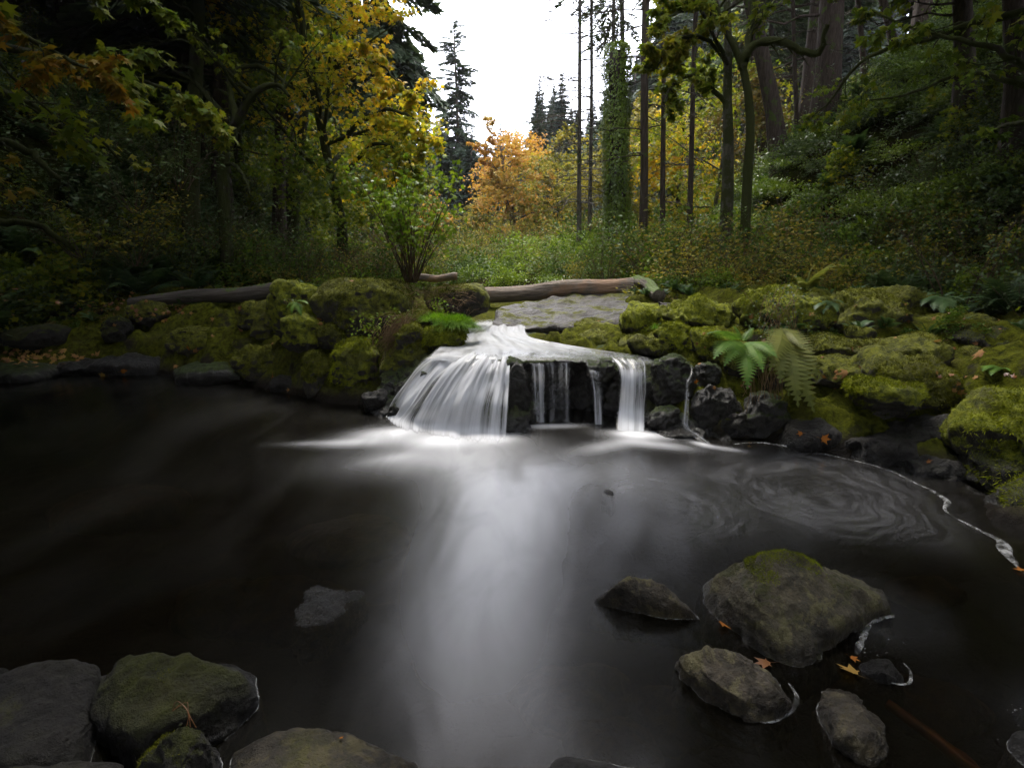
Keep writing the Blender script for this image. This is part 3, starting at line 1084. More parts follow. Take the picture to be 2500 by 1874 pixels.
r1 = pool_rock('rock', [(1722, 1430), (1745, 1500), (1810, 1560), (1880, 1605), (1960, 1628), (2040, 1590), (2085, 1530), (2182, 1495), (2150, 1440), (2000, 1420), (1850, 1400)],
          [(1745, 1400, 0.15), (1790, 1362, 0.22), (1860, 1345, 0.30), (1935, 1346, 0.32), (2010, 1385, 0.27), (2105, 1432, 0.19), (2170, 1470, 0.08),
           (1850, 1450, 0.24), (1880, 1540, 0.11), (2060, 1510, 0.12)],
          'top_moss_rock', 'largest angular grey rock in the pool with a moss cap on its peak', voxel=0.012, amp=0.020, freq=4.0, smooth=2, seed=3, fuzz=14000,
          fuzz_kw=dict(zlo=0.15, thr=0.60, scale=3.4, zmin=0.232, mat='moss_fuzz', **FINE))
pool_rock('rock', [(1448, 1468), (1500, 1485), (1580, 1500), (1660, 1510), (1715, 1515), (1680, 1480), (1600, 1440), (1500, 1440)],
          [(1470, 1452, 0.06), (1500, 1430, 0.12), (1540, 1403, 0.17), (1590, 1402, 0.17), (1615, 1420, 0.16), (1655, 1470, 0.09)],
          'lichen_rock', 'triangular tan rock in the pool left of the largest rock', voxel=0.010, amp=0.012, freq=6, smooth=1, seed=8)
pool_rock('rock', [(1655, 1622), (1665, 1665), (1720, 1705), (1790, 1745), (1860, 1768), (1910, 1745), (1938, 1715), (1900, 1660), (1800, 1600)],
          [(1665, 1610, 0.08), (1700, 1588, 0.13), (1760, 1585, 0.15), (1820, 1612, 0.15), (1880, 1655, 0.12), (1925, 1705, 0.07), (1800, 1700, 0.10), (1730, 1655, 0.11)],
          'lichen_rock', 'long layered rock lying in the pool below the triangular rock', voxel=0.009, amp=0.013, freq=7, smooth=1, seed=5, terr=0.05)
pool_rock('rock', [(2090, 1625), (2110, 1650), (2160, 1668), (2212, 1670), (2205, 1640), (2150, 1610)],
          [(2098, 1618, 0.03), (2125, 1600, 0.06), (2170, 1606, 0.07), (2205, 1640, 0.04), (2150, 1640, 0.06)],
          'dark_rock', 'smallest dark oval stone beside the largest pool rock', voxel=0.008, amp=0.007, freq=8, smooth=2, seed=6)
pool_rock('rock', [(1992, 1725), (2015, 1780), (2050, 1820), (2100, 1860), (2140, 1872), (2165, 1850), (2150, 1770), (2090, 1700), (2020, 1680)],
          [(2000, 1700, 0.05), (2012, 1682, 0.07), (2070, 1690, 0.08), (2110, 1730, 0.09), (2145, 1790, 0.07), (2150, 1845, 0.03), (2060, 1790, 0.08)],
          'grey_rock', 'knobbly grey rock near the foot of the picture with a notch in its side', voxel=0.008, amp=0.016, freq=9, smooth=2, seed=12)
pool_rock('rock', [(2452, 1812), (2470, 1845), (2500, 1870), (2560, 1880), (2580, 1800), (2500, 1780)],
          [(2465, 1795, 0.03), (2500, 1775, 0.07), (2550, 1790, 0.07)],
          'dark_rock', 'dark stone cut by the right edge of the picture', voxel=0.010, amp=0.010, freq=7, smooth=2, seed=13)
pool_rock('rock', [(715, 1525), (740, 1545), (790, 1535), (835, 1500), (850, 1475), (890, 1448), (840, 1440), (760, 1432), (735, 1450), (740, 1480)],
          [(745, 1440, 0.028), (790, 1440, 0.030), (865, 1446, 0.018), (800, 1480, 0.040), (745, 1515, 0.022)],
          'glistening_rock', 'wet black rock barely breaking the water left of the pale reflection', voxel=0.006, amp=0.012, freq=14, smooth=1, seed=9, cracks=0.004)
pool_rock('rock', [(560, 1850), (620, 1800), (700, 1775), (820, 1790), (930, 1830), (1040, 1885), (1000, 2100), (560, 2100)],
          [(570, 1835, 0.05), (640, 1795, 0.09), (760, 1785, 0.10), (850, 1800, 0.08), (960, 1865, 0.06), (700, 1950, 0.14), (900, 2000, 0.10), (600, 2000, 0.1)],
          'grey_rock', 'broad flat rock cut by the bottom edge left of centre', voxel=0.010, amp=0.010, freq=6, smooth=2, seed=14)
pool_rock('rock', [(1340, 1868), (1370, 1850), (1430, 1856), (1560, 1878), (1560, 2000), (1350, 2000)],
          [(1350, 1860, 0.02), (1390, 1850, 0.035), (1500, 1880, 0.04), (1450, 1950, 0.05)],
          'wet_moss_rock', 'dark rock top just showing at the bottom edge right of centre', voxel=0.010, amp=0.008, freq=6, smooth=2, seed=15)
pool_rock('rock', [(215, 1800), (330, 1880), (480, 1850), (560, 1790), (628, 1720), (620, 1660), (560, 1640), (400, 1640), (230, 1680)],
          [(240, 1680, 0.11), (300, 1602, 0.21), (380, 1595, 0.24), (470, 1598, 0.23), (560, 1640, 0.17), (612, 1680, 0.09), (618, 1720, 0.03), (330, 1780, 0.17), (450, 1750, 0.16), (220, 1760, 0.08)],
          'half_moss_rock', 'large dark boulder with patches of moss in the lower left corner', voxel=0.013, amp=0.022, freq=4, smooth=2, seed=16, fuzz=16000,
          fuzz_kw=dict(zlo=0.25, thr=0.85, scale=2.2, zmin=0.12, mat='dull_fuzz', **FINE))
pool_rock('rock', [(-120, 1800), (-60, 1900), (200, 1900), (235, 1760), (230, 1680), (0, 1640), (-150, 1660)],
          [(-120, 1660, 0.08), (0, 1636, 0.13), (150, 1612, 0.17), (240, 1622, 0.14), (150, 1780, 0.13), (0, 1860, 0.12), (200, 1850, 0.06)],
          'dark_rock', 'wide dark rock at the left edge behind the mossy corner boulder', voxel=0.014, amp=0.016, freq=4, smooth=2, seed=17)
pool_rock('rock', [(330, 1890), (420, 1960), (560, 1900), (545, 1850), (470, 1800), (370, 1820)],
          [(340, 1860, 0.14), (400, 1790, 0.25), (440, 1757, 0.29), (490, 1775, 0.25), (530, 1830, 0.14), (440, 1900, 0.22)],
          'half_moss_rock', 'small pointed mossy stone in front of the corner boulder', voxel=0.009, amp=0.012, freq=6, smooth=2, seed=18, fuzz=7000,
          fuzz_kw=dict(zlo=0.1, thr=0.72, scale=3, zmin=0.08, mat='dull_fuzz', **FINE))
pool_rock('rock', [(-40, 1920), (150, 1890), (330, 1930), (300, 2100), (-40, 2100)],
          [(0, 1870, 0.15), (150, 1856, 0.17), (300, 1862, 0.13), (150, 2000, 0.2)],
          'dark_rock', 'flat dark rock along the bottom left edge', voxel=0.014, amp=0.01, freq=5, smooth=2, seed=19)
pool_rock('rock', [(1470, 1200), (1495, 1212), (1498, 1204), (1480, 1195)], [(1492, 1198, 0.025), (1496, 1202, 0.02)],
          'wet_rock', 'tiny rock tip piercing the middle of the pool', voxel=0.006, amp=0.006, freq=14, smooth=0, seed=20)

# submerged stones seen through the water
for k, (px, py, w, hh) in enumerate([(1640, 1760, 0.30, 0.14), (1400, 1700, 0.34, 0.12), (690, 1490, 0.45, 0.16), (1900, 1500, 0.3, 0.1), (2260, 1450, 0.25, 0.10),
                                     (1120, 1600, 0.35, 0.12), (520, 1480, 0.4, 0.12), (850, 1320, 0.5, 0.14), (300, 1250, 0.6, 0.2), (1500, 1820, 0.25, 0.1), (2250, 1720, 0.3, 0.1)]):
    rng = np.random.default_rng(300 + k)
    c = G(px, py, -0.10 - hh)
    V = rand_dirs(rng, 30) * np.array([w, w * 0.7, hh]) + c
    make_rock('sunken_stone', V, 'lichen_rock', 'brown stone lying under the water of the pool', 'stone', 'stones under the pool surface', 0.03, 3, 0.02, 4, seed=40 + k)

# --- mossy boulders of the left bank
LB = [
    ((650, 800, 682, 838), 8.0, 'bright_moss_rock', 'long mossy boulder at the left end of the big boulder group', 0.9, 0.04, 7000),
    ((752, 1012, 676, 822), 7.7, 'moss_rock', 'biggest moss-draped boulder left of the cascade under the bare shrub', 0.75, 0.05, 15000),
    ((1030, 1202, 690, 778), 8.2, 'moss_rock', 'square-ended boulder with dry grass touching the fallen log', 0.8, 0.03, 7000),
    ((678, 800, 763, 862), 7.35, 'bright_moss_rock', 'round moss-topped boulder under the biggest boulder', 0.8, 0.035, 8000),
    ((765, 842, 792, 862), 7.2, 'moss_rock', 'small mossy stone wedged between two boulders', 0.8, 0.03, 2500),
    ((795, 932, 818, 965), 6.9, 'bright_moss_rock', 'yellow-green mossy boulder nearest the pool left of the cascade', 0.8, 0.04, 12000),
    ((728, 812, 858, 985), 6.95, 'moss_rock', 'dark mossy boulder standing in the pool edge', 0.8, 0.03, 5000),
    ((925, 1042, 788, 940), 6.75, 'moss_rock', 'brown and mossy boulder beside the upper cascade', 0.8, 0.045, 8000),
    ((1028, 1138, 786, 862), 6.85, 'bright_moss_rock', 'low knobbly mossy rock touching the white water', 0.8, 0.045, 8000),
    ((940, 1110, 752, 812), 7.5, 'moss_rock', 'mossy shelf of rock under the bright grass tuft', 0.8, 0.04, 6000),
    ((560, 700, 745, 840), 8.5, 'moss_rock', 'dim mossy outcrop under the left fallen log', 0.8, 0.06, 5000),
    ((560, 690, 845, 925), 7.8, 'moss_rock', 'dim mossy hump above the pool on the left bank', 0.8, 0.05, 4500),
    ((655, 735, 912, 972), 7.3, 'dark_rock', 'bare dark ledge at the water with an orange leaf on it', 0.9, 0.02, 0),
    ((300, 420, 740, 800), 9.4, 'moss_rock', 'mossy stone above the small trickle', 0.8, 0.04, 2500),
    ((400, 560, 790, 870), 8.6, 'moss_rock', 'mossy hump right of the small trickle', 0.8, 0.05, 4000),
    ((120, 260, 740, 790), 9.9, 'half_moss_rock', 'low dark stone among fallen leaves at the far left', 0.8, 0.03, 0),
    ((240, 330, 775, 840), 8.9, 'half_moss_rock', 'dark stone left of the small trickle', 0.8, 0.03, 1200),
    ((0, 190, 790, 850), 8.9, 'half_moss_rock', 'wide dark ledge at the far left above the water', 0.8, 0.03, 0),
    ((420, 640, 885, 945), 8.0, 'wet_moss_rock', 'wet black ledge along the left waterline', 0.7, 0.04, 0),
    ((120, 420, 870, 925), 8.5, 'wet_rock', 'long wet black rock below the leaf-strewn ledge', 0.4, 0.05, 0),
    ((-60, 150, 885, 940), 8.1, 'wet_moss_rock', 'wet dark rock at the left edge of the pool', 0.7, 0.04, 0),
]
for k, (box, Y, mt, lab, dep, amp, fz) in enumerate(LB):
    boulder('boulder', box, Y, mt, lab, seed=500 + k, depth=dep, amp=amp * (1.5 if box[1] - box[0] < 160 else 1.1), freq=3.2 if box[1] - box[0] < 160 else 2.0, fuzz=fz, voxel=0.032 if box[1] - box[0] > 200 else 0.026,
            fuzz_kw=dict(length=(0.014, 0.036), mat='dull_fuzz' if mt == 'moss_rock' else 'moss_fuzz', thr=0.55))

# --- right bank
RB = [
    ((1500, 1600, 815, 865), 7.1, 'moss_rock', 'low brown mossy mound right of the stream', 0.8, 0.03, 3500),
    ((1400, 1545, 808, 842), 7.6, 'moss_rock', 'flat mossy rock in the stream above the falls', 0.8, 0.03, 3000),
    ((1390, 1500, 783, 802), 8.4, 'moss_rock', 'thin mossy hump at the edge of the grey slab', 0.8, 0.02, 2000),
    ((1520, 1640, 745, 825), 7.6, 'bright_moss_rock', 'mossy rock beside the end of the grey slab', 0.8, 0.05, 7000),
    ((1610, 1790, 737, 815), 7.2, 'bright_moss_rock', 'knobbly bright green mossy outcrop right of the slab', 0.8, 0.06, 14000),
    ((1600, 1700, 790, 862), 6.7, 'bright_moss_rock', 'rounded bright mossy stone at the lip of the right fall', 0.8, 0.05, 7000),
    ((1680, 1790, 800, 870), 6.5, 'bright_moss_rock', 'bright mossy cushion left of the hanging fern', 0.8, 0.05, 6000),
    ((1530, 1650, 815, 865), 6.75, 'moss_rock', 'brown mossy rock directly above the widest right fall', 0.8, 0.04, 4000),
    ((1740, 1860, 840, 915), 6.1, 'moss_rock', 'mossy ledge behind the green fern', 0.8, 0.04, 4000),
    ((1812, 2020, 702, 822), 6.7, 'bright_moss_rock', 'great rounded mossy boulder behind the hanging fern', 0.8, 0.05, 16000),
    ((2000, 2200, 712, 810), 6.9, 'moss_rock', 'broad mossy boulder right of the great rounded one', 0.8, 0.05, 12000),
    ((2120, 2290, 705, 790), 7.4, 'moss_rock', 'dim mossy boulder with a dark fern on its end', 0.8, 0.05, 5000),
    ((2068, 2130, 795, 838), 6.2, 'moss_rock', 'small mossy knob under the broad boulder', 0.8, 0.03, 1800),
    ((1930, 2110, 815, 875), 6.1, 'moss_rock', 'sloping mossy slab right of the hanging fern', 0.8, 0.03, 6000),
    ((2110, 2300, 822, 890), 5.7, 'moss_rock', 'curved mossy ledge above the twin humps', 0.8, 0.04, 7000),
    ((2080, 2310, 862, 1010), 5.3, 'moss_rock', 'big humped mossy boulder overhanging the pool', 0.7, 0.05, 15000),
    ((2085, 2235, 918, 1000), 4.95, 'bright_moss_rock', 'bright mossy lobe in front of the big humped boulder', 0.8, 0.035, 8000),
    ((1985, 2100, 870, 945), 5.6, 'moss_rock', 'dim mossy shelf carrying one curled brown leaf', 0.8, 0.03, 4000),
    ((2390, 2600, 850, 910), 5.6, 'moss_rock', 'long mossy ledge at the right edge', 0.8, 0.04, 6000),
    ((2378, 2640, 970, 1150), 4.3, 'bright_moss_rock', 'large mossy boulder cut by the right edge above the foam', 0.8, 0.045, 12000),
    ((2380, 2600, 1080, 1230), 4.15, 'half_moss_rock', 'dark half-mossed rock under the right edge boulder', 0.7, 0.03, 3000),
    ((2440, 2620, 1160, 1340), 3.7, 'half_moss_rock', 'dark rounded boulder at the right edge beside the foam', 0.7, 0.03, 3000),
    ((2315, 2440, 1205, 1262), 3.95, 'half_moss_rock', 'flat green-grey stone at the corner of the foam line', 0.8, 0.02, 1500),
    ((2230, 2400, 1010, 1120), 4.8, 'dark_rock', 'dark cracked rock between the mossy boulders', 0.7, 0.03, 0),
    ((2050, 2270, 1040, 1160), 4.85, 'dark_rock', 'dark wet-footed rock below the overhanging boulder', 0.6, 0.04, 0),
    ((1900, 2080, 1030, 1120), 5.15, 'dark_rock', 'low dark rock with a curled orange leaf', 0.6, 0.03, 0),
    ((2220, 2340, 1110, 1215), 4.4, 'dark_rock', 'grey-black rock behind the corner of the foam', 0.7, 0.03, 0),
    ((1790, 1930, 960, 1085), 5.55, 'wet_moss_rock', 'wet dark rock below the fern roots', 0.7, 0.04, 0),
    ((2200, 2420, 765, 830), 6.9, 'moss_rock', 'low mossy hummocks on the right bank', 0.8, 0.04, 4000),
    ((2300, 2520, 800, 860), 6.3, 'half_moss_rock', 'grey and mossy flat stone at the right edge', 0.8, 0.03, 2500),
    ((2290, 2420, 880, 960), 5.6, 'half_moss_rock', 'dim stone in the gully of the right bank', 0.8, 0.03, 1500),
    ((1690, 1765, 695, 735), 10.5, 'moss_rock', 'mossy stone right of the short log', 0.8, 0.04, 1800),
    ((1610, 1680, 650, 710), 11.2, 'half_moss_rock', 'upright dark boulder behind the short log', 0.7, 0.04, 1200),
    ((1780, 1900, 718, 750), 8.8, 'half_moss_rock', 'flat grey rock top behind the mossy outcrop', 0.8, 0.02, 800),
    ((2400, 2620, 722, 760), 8.8, 'slab_rock', 'bare grey rock shelf at the right edge', 0.8, 0.02, 0),
]
for k, (box, Y, mt, lab, dep, amp, fz) in enumerate(RB):
    boulder('boulder', box, Y, mt, lab, seed=700 + k, depth=dep * 1.3, amp=amp * 1.5, freq=3.2, fuzz=fz, voxel=0.034 if box[1] - box[0] > 170 else 0.026,
            fuzz_kw=dict(length=(0.012, 0.034), mat='dull_fuzz' if mt == 'moss_rock' else 'moss_fuzz', thr=0.55))

# --- the bare slab beside the stream and small lumps under the log
make_rock('rock_slab', [P(1195, 790, 8.3), P(1215, 752, 9.3), P(1330, 725, 10.4), P(1440, 712, 11.0), P(1600, 712, 11.0), P(1660, 735, 10.0), P(1600, 768, 8.8), P(1500, 792, 8.3),
                        P(1350, 792, 8.3), P(1250, 800, 8.1), P(1195, 835, 8.3), P(1600, 845, 8.3), P(1640, 800, 10), P(1230, 800, 10.5)],
          'slab_rock', 'bare grey-brown rock slab with wet shine in front of the fallen log', 'rock', voxel=0.05, smooth=5, amp=0.045, freq=1.6, seed=31)
make_rock('rock_slab', [P(1560, 765, 8.3), P(1590, 742, 9.2), P(1680, 735, 9.4), P(1760, 748, 8.8), P(1740, 775, 8.0), P(1600, 790, 7.9), P(1650, 830, 8.2)],
          'slab_rock', 'smaller bare grey slab between the short log and the moss', 'rock', voxel=0.04, smooth=4, amp=0.03, freq=2, seed=32)

# --- wet black rock of the falls, built as one ledge behind the water
COLS = 26


def sheet(rows, nu, nv):
    """rows: list of rows of points; smooth grid (nv,nu,3)"""
    R = np.array([spline(r, nu) for r in rows])
    return np.array([spline(R[:, j], nv) for j in range(nu)]).transpose(1, 0, 2)


def grid_faces(ny, nx):
    i = np.arange(ny - 1)[:, None] * nx
    j = np.arange(nx - 1)[None]
    return np.stack([i + j, i + nx + j, i + nx + j + 1, i + j + 1], -1).reshape(-1, 4)


# profile stations of the ledge (px at each height)
ledge_rows = [
    [P(1000, 800, 8.4), P(1150, 800, 8.2), P(1300, 812, 8.0), P(1450, 830, 7.6), P(1600, 850, 7.2), P(1740, 870, 6.9), P(1840, 880, 6.7)],
    [P(960, 860, 6.9), P(1120, 846, 6.75), P(1250, 860, 6.5), P(1400, 866, 6.5), P(1540, 868, 6.5), P(1690, 884, 6.35), P(1820, 900, 6.2)],
    [P(935, 900, 6.6), P(1080, 880, 6.2), P(1250, 884, 5.98), P(1390, 882, 6.12), P(1530, 900, 6.1), P(1690, 908, 6.0), P(1815, 935, 6.0)],
    [P(930, 935, 6.5), P(1030, 925, 6.05), P(1255, 925, 5.85), P(1350, 920, 6.35), P(1450, 915, 6.25), P(1550, 930, 5.98), P(1690, 945, 5.85), P(1800, 970, 5.9)],
    [P(905, 975, 6.45), P(1000, 975, 5.98), P(1255, 975, 5.75), P(1350, 975, 6.45), P(1450, 975, 6.30), P(1560, 985, 5.95), P(1690, 990, 5.72), P(1780, 1010, 5.75)],
    [G(880, 1004, 0.0), G(975, 1030, 0.0), G(1255, 1056, 0.0), G(1350, 1000, 0.0), G(1450, 1010, 0.0), G(1570, 1040, 0.0), G(1700, 1078, 0.0), G(1790, 1082, 0.0)],
    [G(880, 1004, 0.0) - [0, 0, .4], G(975, 1030, 0.0) - [0, 0, .4], G(1255, 1056, 0.0) - [0, 0, .4], G(1350, 1000, 0.0) - [0, 0, .4], G(1450, 1010, 0.0) - [0, 0, .4], G(1570, 1040, 0.0) - [0, 0, .4], G(1700, 1078, 0.0) - [0, 0, .4], G(1790, 1082, 0.0) - [0, 0, .4]],
]
S = sheet(ledge_rows, 260, 150)
V = S.reshape(-1, 3)
F4 = grid_faces(150, 260)
T = np.concatenate([F4[:, [0, 1, 2]], F4[:, [0, 2, 3]]])
nn = vnormals(V, T)
V = V + nn * (0.045 * fbm(V * 4.5, 4) + 0.035 * (ridged(V * np.array([9, 9, 4.0]), 3) - 0.8) - 0.035)[:, None]
ledge_o = link(bpy.data.objects.new('waterfall_ledge', raw_mesh('waterfall_ledge', V, F4, M['wet_moss_rock'], True)))
tag(ledge_o, 'wet black rock ledge that the stream falls over', kind='structure')

# rocks that stick out between the streams of the falls
FR = [
    ((1238, 1292, 880, 1068), 5.80, 'wet_rock', 'wet black rock buttress between the white cascade and the dark hollow', 0.7, 0.02),
    ((1395, 1436, 880, 1030), 6.45, 'wet_rock', 'wet black pillar right of the thin veils', 0.8, 0.03),
    ((1425, 1500, 868, 935), 6.10, 'wet_moss_rock', 'mossy wet hump on the lip between the two right falls', 0.8, 0.03),
    ((1478, 1512, 925, 1040), 6.12, 'wet_rock', 'wet black rock between the two right falls', 0.8, 0.03),
    ((1582, 1690, 862, 1010), 5.95, 'wet_moss_rock', 'wet mossy rock right of the widest right fall', 0.8, 0.04),
    ((1585, 1665, 990, 1062), 5.62, 'wet_moss_rock', 'green-topped wet rock at the pool between right fall and trickle', 0.8, 0.03),
    ((1600, 1700, 1042, 1085), 5.42, 'wet_rock', 'low wet rock at the foot of the thin right trickle', 0.8, 0.02),
    ((1690, 1800, 935, 1075), 5.60, 'wet_rock', 'domed wet black rock right of the thin trickle', 0.8, 0.03),
    ((1700, 1760, 880, 950), 6.0, 'wet_moss_rock', 'wet rock above the thin right trickle', 0.8, 0.03),
    ((1755, 1850, 1000, 1088), 5.45, 'wet_rock', 'glistening wet rock where the foam line starts', 0.8, 0.03),
    ((878, 955, 950, 1012), 6.3, 'wet_rock', 'glistening wet rock at the left foot of the cascade', 0.7, 0.03),
]
for k, (box, Y, mt, lab, dep, amp) in enumerate(FR):
    boulder('wet_rock', box, Y, mt, lab, seed=900 + k, depth=dep, amp=amp, voxel=0.016, freq=6, smooth=2, cat='rock')

# ------------------------------------------------------------------ water
# pool surface
xs = np.concatenate([np.arange(-10.2, -4, 0.12), np.arange(-4, 4.2, 0.05)])
ys = np.arange(-0.5, 9.2, 0.05)
X, Y_ = np.meshgrid(xs, ys)


def blob(px, py, rx, ry, ang=0.0, amp=1.0, pw=1.0):
    c = G(px, py)
    dx, dy = X - c[0], Y_ - c[1]
    ca, sa = math.cos(ang), math.sin(ang)
    u, v = (dx * ca + dy * sa) / rx, (-dx * sa + dy * ca) / ry
    return amp * np.exp(-((u * u + v * v) ** pw))


foam = np.zeros_like(X)
for b in [(965, 1058, 0.36, 0.20, 0.25, 0.75), (1090, 1076, 0.48, 0.22, 0.0, 0.85), (1200, 1070, 0.22, 0.14, 0.0, 0.6), (865, 1080, 0.30, 0.12, 0.10, 0.40), (780, 1082, 0.30, 0.06, 0.05, 0.20),
          (1340, 1040, 0.28, 0.07, 0.1, 0.38), (1560, 1062, 0.24, 0.12, -0.2, 0.85), (1600, 1085, 0.30, 0.10, -0.35, 0.38), (1500, 1085, 0.40, 0.12, 0.5, 0.30),
          (1715, 1085, 0.10, 0.05, -0.8, 0.55), (1770, 1095, 0.14, 0.05, -0.5, 0.3),
          (1080, 1115, 0.70, 0.36, 0.2, 0.34), (1180, 1170, 0.42, 0.60, 0.1, 0.30), (1210, 1280, 0.40, 0.75, -0.1, 0.30), (1180, 1420, 0.34, 0.60, 0.05, 0.20), (1150, 1600, 0.30, 0.50, 0.0, 0.05), (1450, 1150, 0.55, 0.45, 0.0, 0.10),  # foam trail; also paints part of the sky's reflected streak
          (960, 1120, 0.25, 0.12, 0.5, 0.25)]:
    foam = 1 - (1 - foam) * (1 - np.clip(blob(*b), 0, 1))
swirl = np.clip(blob(1985, 1190, 1.35, 1.2, 0, 1.0, 2.0) + blob(1620, 1230, 1.0, 0.8, 0, 0.55, 2.0) + blob(2150, 1480, 0.45, 0.4, 0, 0.6, 2.0), 0, 1)
V = np.stack([X, Y_, np.zeros_like(X)], -1)
# slight rise where the falls land
V[..., 2] += 0.015 * foam
ny, nx = X.shape
F4 = grid_faces(ny, nx)[:, ::-1]
c = V.reshape(-1, 3)[F4].mean(1)
keep = sdist(POOL, c[:, 0], c[:, 1]) < 0.35
pool_o = link(bpy.data.objects.new('pool_water', raw_mesh('pool_water', V.reshape(-1, 3), F4[keep], M['pool_water'], True, {'foam': foam.ravel(), 'swirl': swirl.ravel()})))
tag(pool_o, kind='structure')


def veil(name, rows, nu, nv, dens, mat, wu=None, label=None, off=0.0, cat='waterfall', par=None, wob=0.012):
    S = sheet(rows, nu, nv)
    u = np.linspace(0, 1, nu)[None] * np.ones((nv, 1))
    v = np.linspace(0, 1, nv)[:, None] * np.ones((1, nu))
    wid = np.linalg.norm(np.diff(S[nv // 2], axis=0), axis=1).sum()
    hei = np.linalg.norm(np.diff(S[:, nu // 2], axis=0), axis=1).sum()
    V = S.reshape(-1, 3).copy()
    F4 = grid_faces(nv, nu)
    T = np.concatenate([F4[:, [0, 1, 2]], F4[:, [0, 2, 3]]])
    n = vnormals(V, T)
    uu = np.stack([u.ravel() * wid * 9, v.ravel() * hei * 1.2, np.full(u.size, len(name))], -1)
    V = V + n * (wob * fbm(uu, 3) * sstep(0, 0.1, v.ravel()) * (1 - 0.92 * sstep(0.72, 0.9, v.ravel())))[:, None]
    d = dens(u, v).ravel()
    if name == 'waterfall':
        d = d * sstep(0.0, 0.14, v.ravel() + 0.05 * vnoise(np.stack([u.ravel() * 30, 0 * u.ravel(), 0 * u.ravel()], -1)))
    uv = np.stack([u.ravel() * wid + off, v.ravel() * hei + off], -1)
    o = link(bpy.data.objects.new(name, raw_mesh(name, V, F4, M[mat], True, {'dens': d}, uv)), par)
    return tag(o, label, cat) if label else o


def edge(u, w=0.1):
    return sstep(0, w, u) * sstep(1, 1 - w, u)


# running stream down to the lip
stream_rows = [
    [P(1168, 779, 9.2), P(1210, 777, 9.3), P(1250, 777, 9.3), P(1300, 780, 9.2)],
    [P(1145, 793, 8.35), P(1190, 791, 8.4), P(1230, 791, 8.4), P(1285, 796, 8.3)],
    [P(1110, 815, 7.5), P(1170, 812, 7.5), P(1230, 812, 7.5), P(1300, 822, 7.4)],
    [P(1085, 835, 6.9), P(1170, 832, 6.95), P(1280, 836, 6.95), P(1400, 842, 6.95)],
    [P(1065, 850, 6.45), P(1180, 850, 6.45), P(1320, 855, 6.45), P(1500, 858, 6.55)],
    [P(1050, 862, 6.25), P(1180, 868, 6.10), P(1330, 870, 6.20), P(1590, 872, 6.30)],
    [P(1035, 876, 6.15), P(1180, 884, 5.98), P(1330, 880, 6.10), P(1610, 890, 6.16)],
]
stream_o = veil('stream_water', stream_rows, 90, 110,
     lambda u, v: np.clip(sstep(0.0, 0.16, v) * edge(u, 0.05) * (1.0 - 0.50 * sstep(0.35, 0.85, u) * sstep(0.35, 0.7, v)) * (0.60 + 0.5 * sstep(0.1, 0.4, v)) - 0.25 * np.exp(-((v - 0.9) / 0.06) ** 2) * (u < .5), 0, 1), 'run', off=3.0, wob=0.014)
tag(stream_o, kind='structure')

# big white cascade on the left
cas_rows = [
    [P(1085, 850, 6.55), P(1140, 852, 6.4), P(1200, 860, 6.15), P(1252, 868, 6.05)],
    [P(1040, 872, 6.35), P(1110, 872, 6.12), P(1190, 878, 5.98), P(1250, 884, 5.93)],
    [P(1005, 900, 6.25), P(1085, 895, 5.98), P(1180, 900, 5.82), P(1248, 905, 5.78)],
    [P(978, 940, 6.18), P(1050, 935, 5.86), P(1165, 935, 5.70), P(1246, 940, 5.66)],
    [P(958, 975, 6.12), P(1015, 985, 5.75), P(1145, 985, 5.54), P(1244, 990, 5.46)],
    [P(944, 1004, 6.12), P(990, 1028, 5.72), P(1132, 1045, 5.48), P(1243, 1052, 5.38)],
    [G(938, 1020, 0.012), G(988, 1056, 0.014), G(1130, 1084, 0.016), G(1246, 1092, 0.014)],
]


def cas_d(u, v):
    d = 1.0 - 0.16 * sstep(0.0, 0.3, v) * (1 - sstep(0.3, 0.5, v))
    bare = 0.55 * np.exp(-((u - 0.36) / 0.055) ** 2) * sstep(0.35, 0.5, v) * (1 - 0.6 * sstep(0.8, 1, v))
    bare2 = 0.5 * np.exp(-((u - 0.80) / 0.05) ** 2) * sstep(0.45, 0.6, v) + 0.6 * np.exp(-((u - 0.92) / 0.035) ** 2) * sstep(0.4, 0.5, v)
    bare3 = 0.35 * np.exp(-((u - 0.06) / 0.05) ** 2) + 0.35 * np.exp(-((u - 0.14) / 0.03) ** 2) * sstep(.3, .5, v)
    e = edge(np.clip(u + 0.015 * np.sin(7 * v + 1), 0, 1), 0.07)
    return np.clip((d - bare - bare2 - bare3) * e + 0.25 * sstep(0.7, 0.88, v) * e, 0, 1) * (1 - sstep(0.86, 1.0, v))


veil('waterfall', cas_rows, 170, 110, cas_d, 'veil', label='broad white cascade fanning down the left half of the ledge', off=0.0, wob=0.045)


def drop(rows, dens, lab, off, nu=40, wob=0.008):
    return veil('waterfall', rows, nu, 70, dens, 'veil', label=lab, off=off, wob=wob)


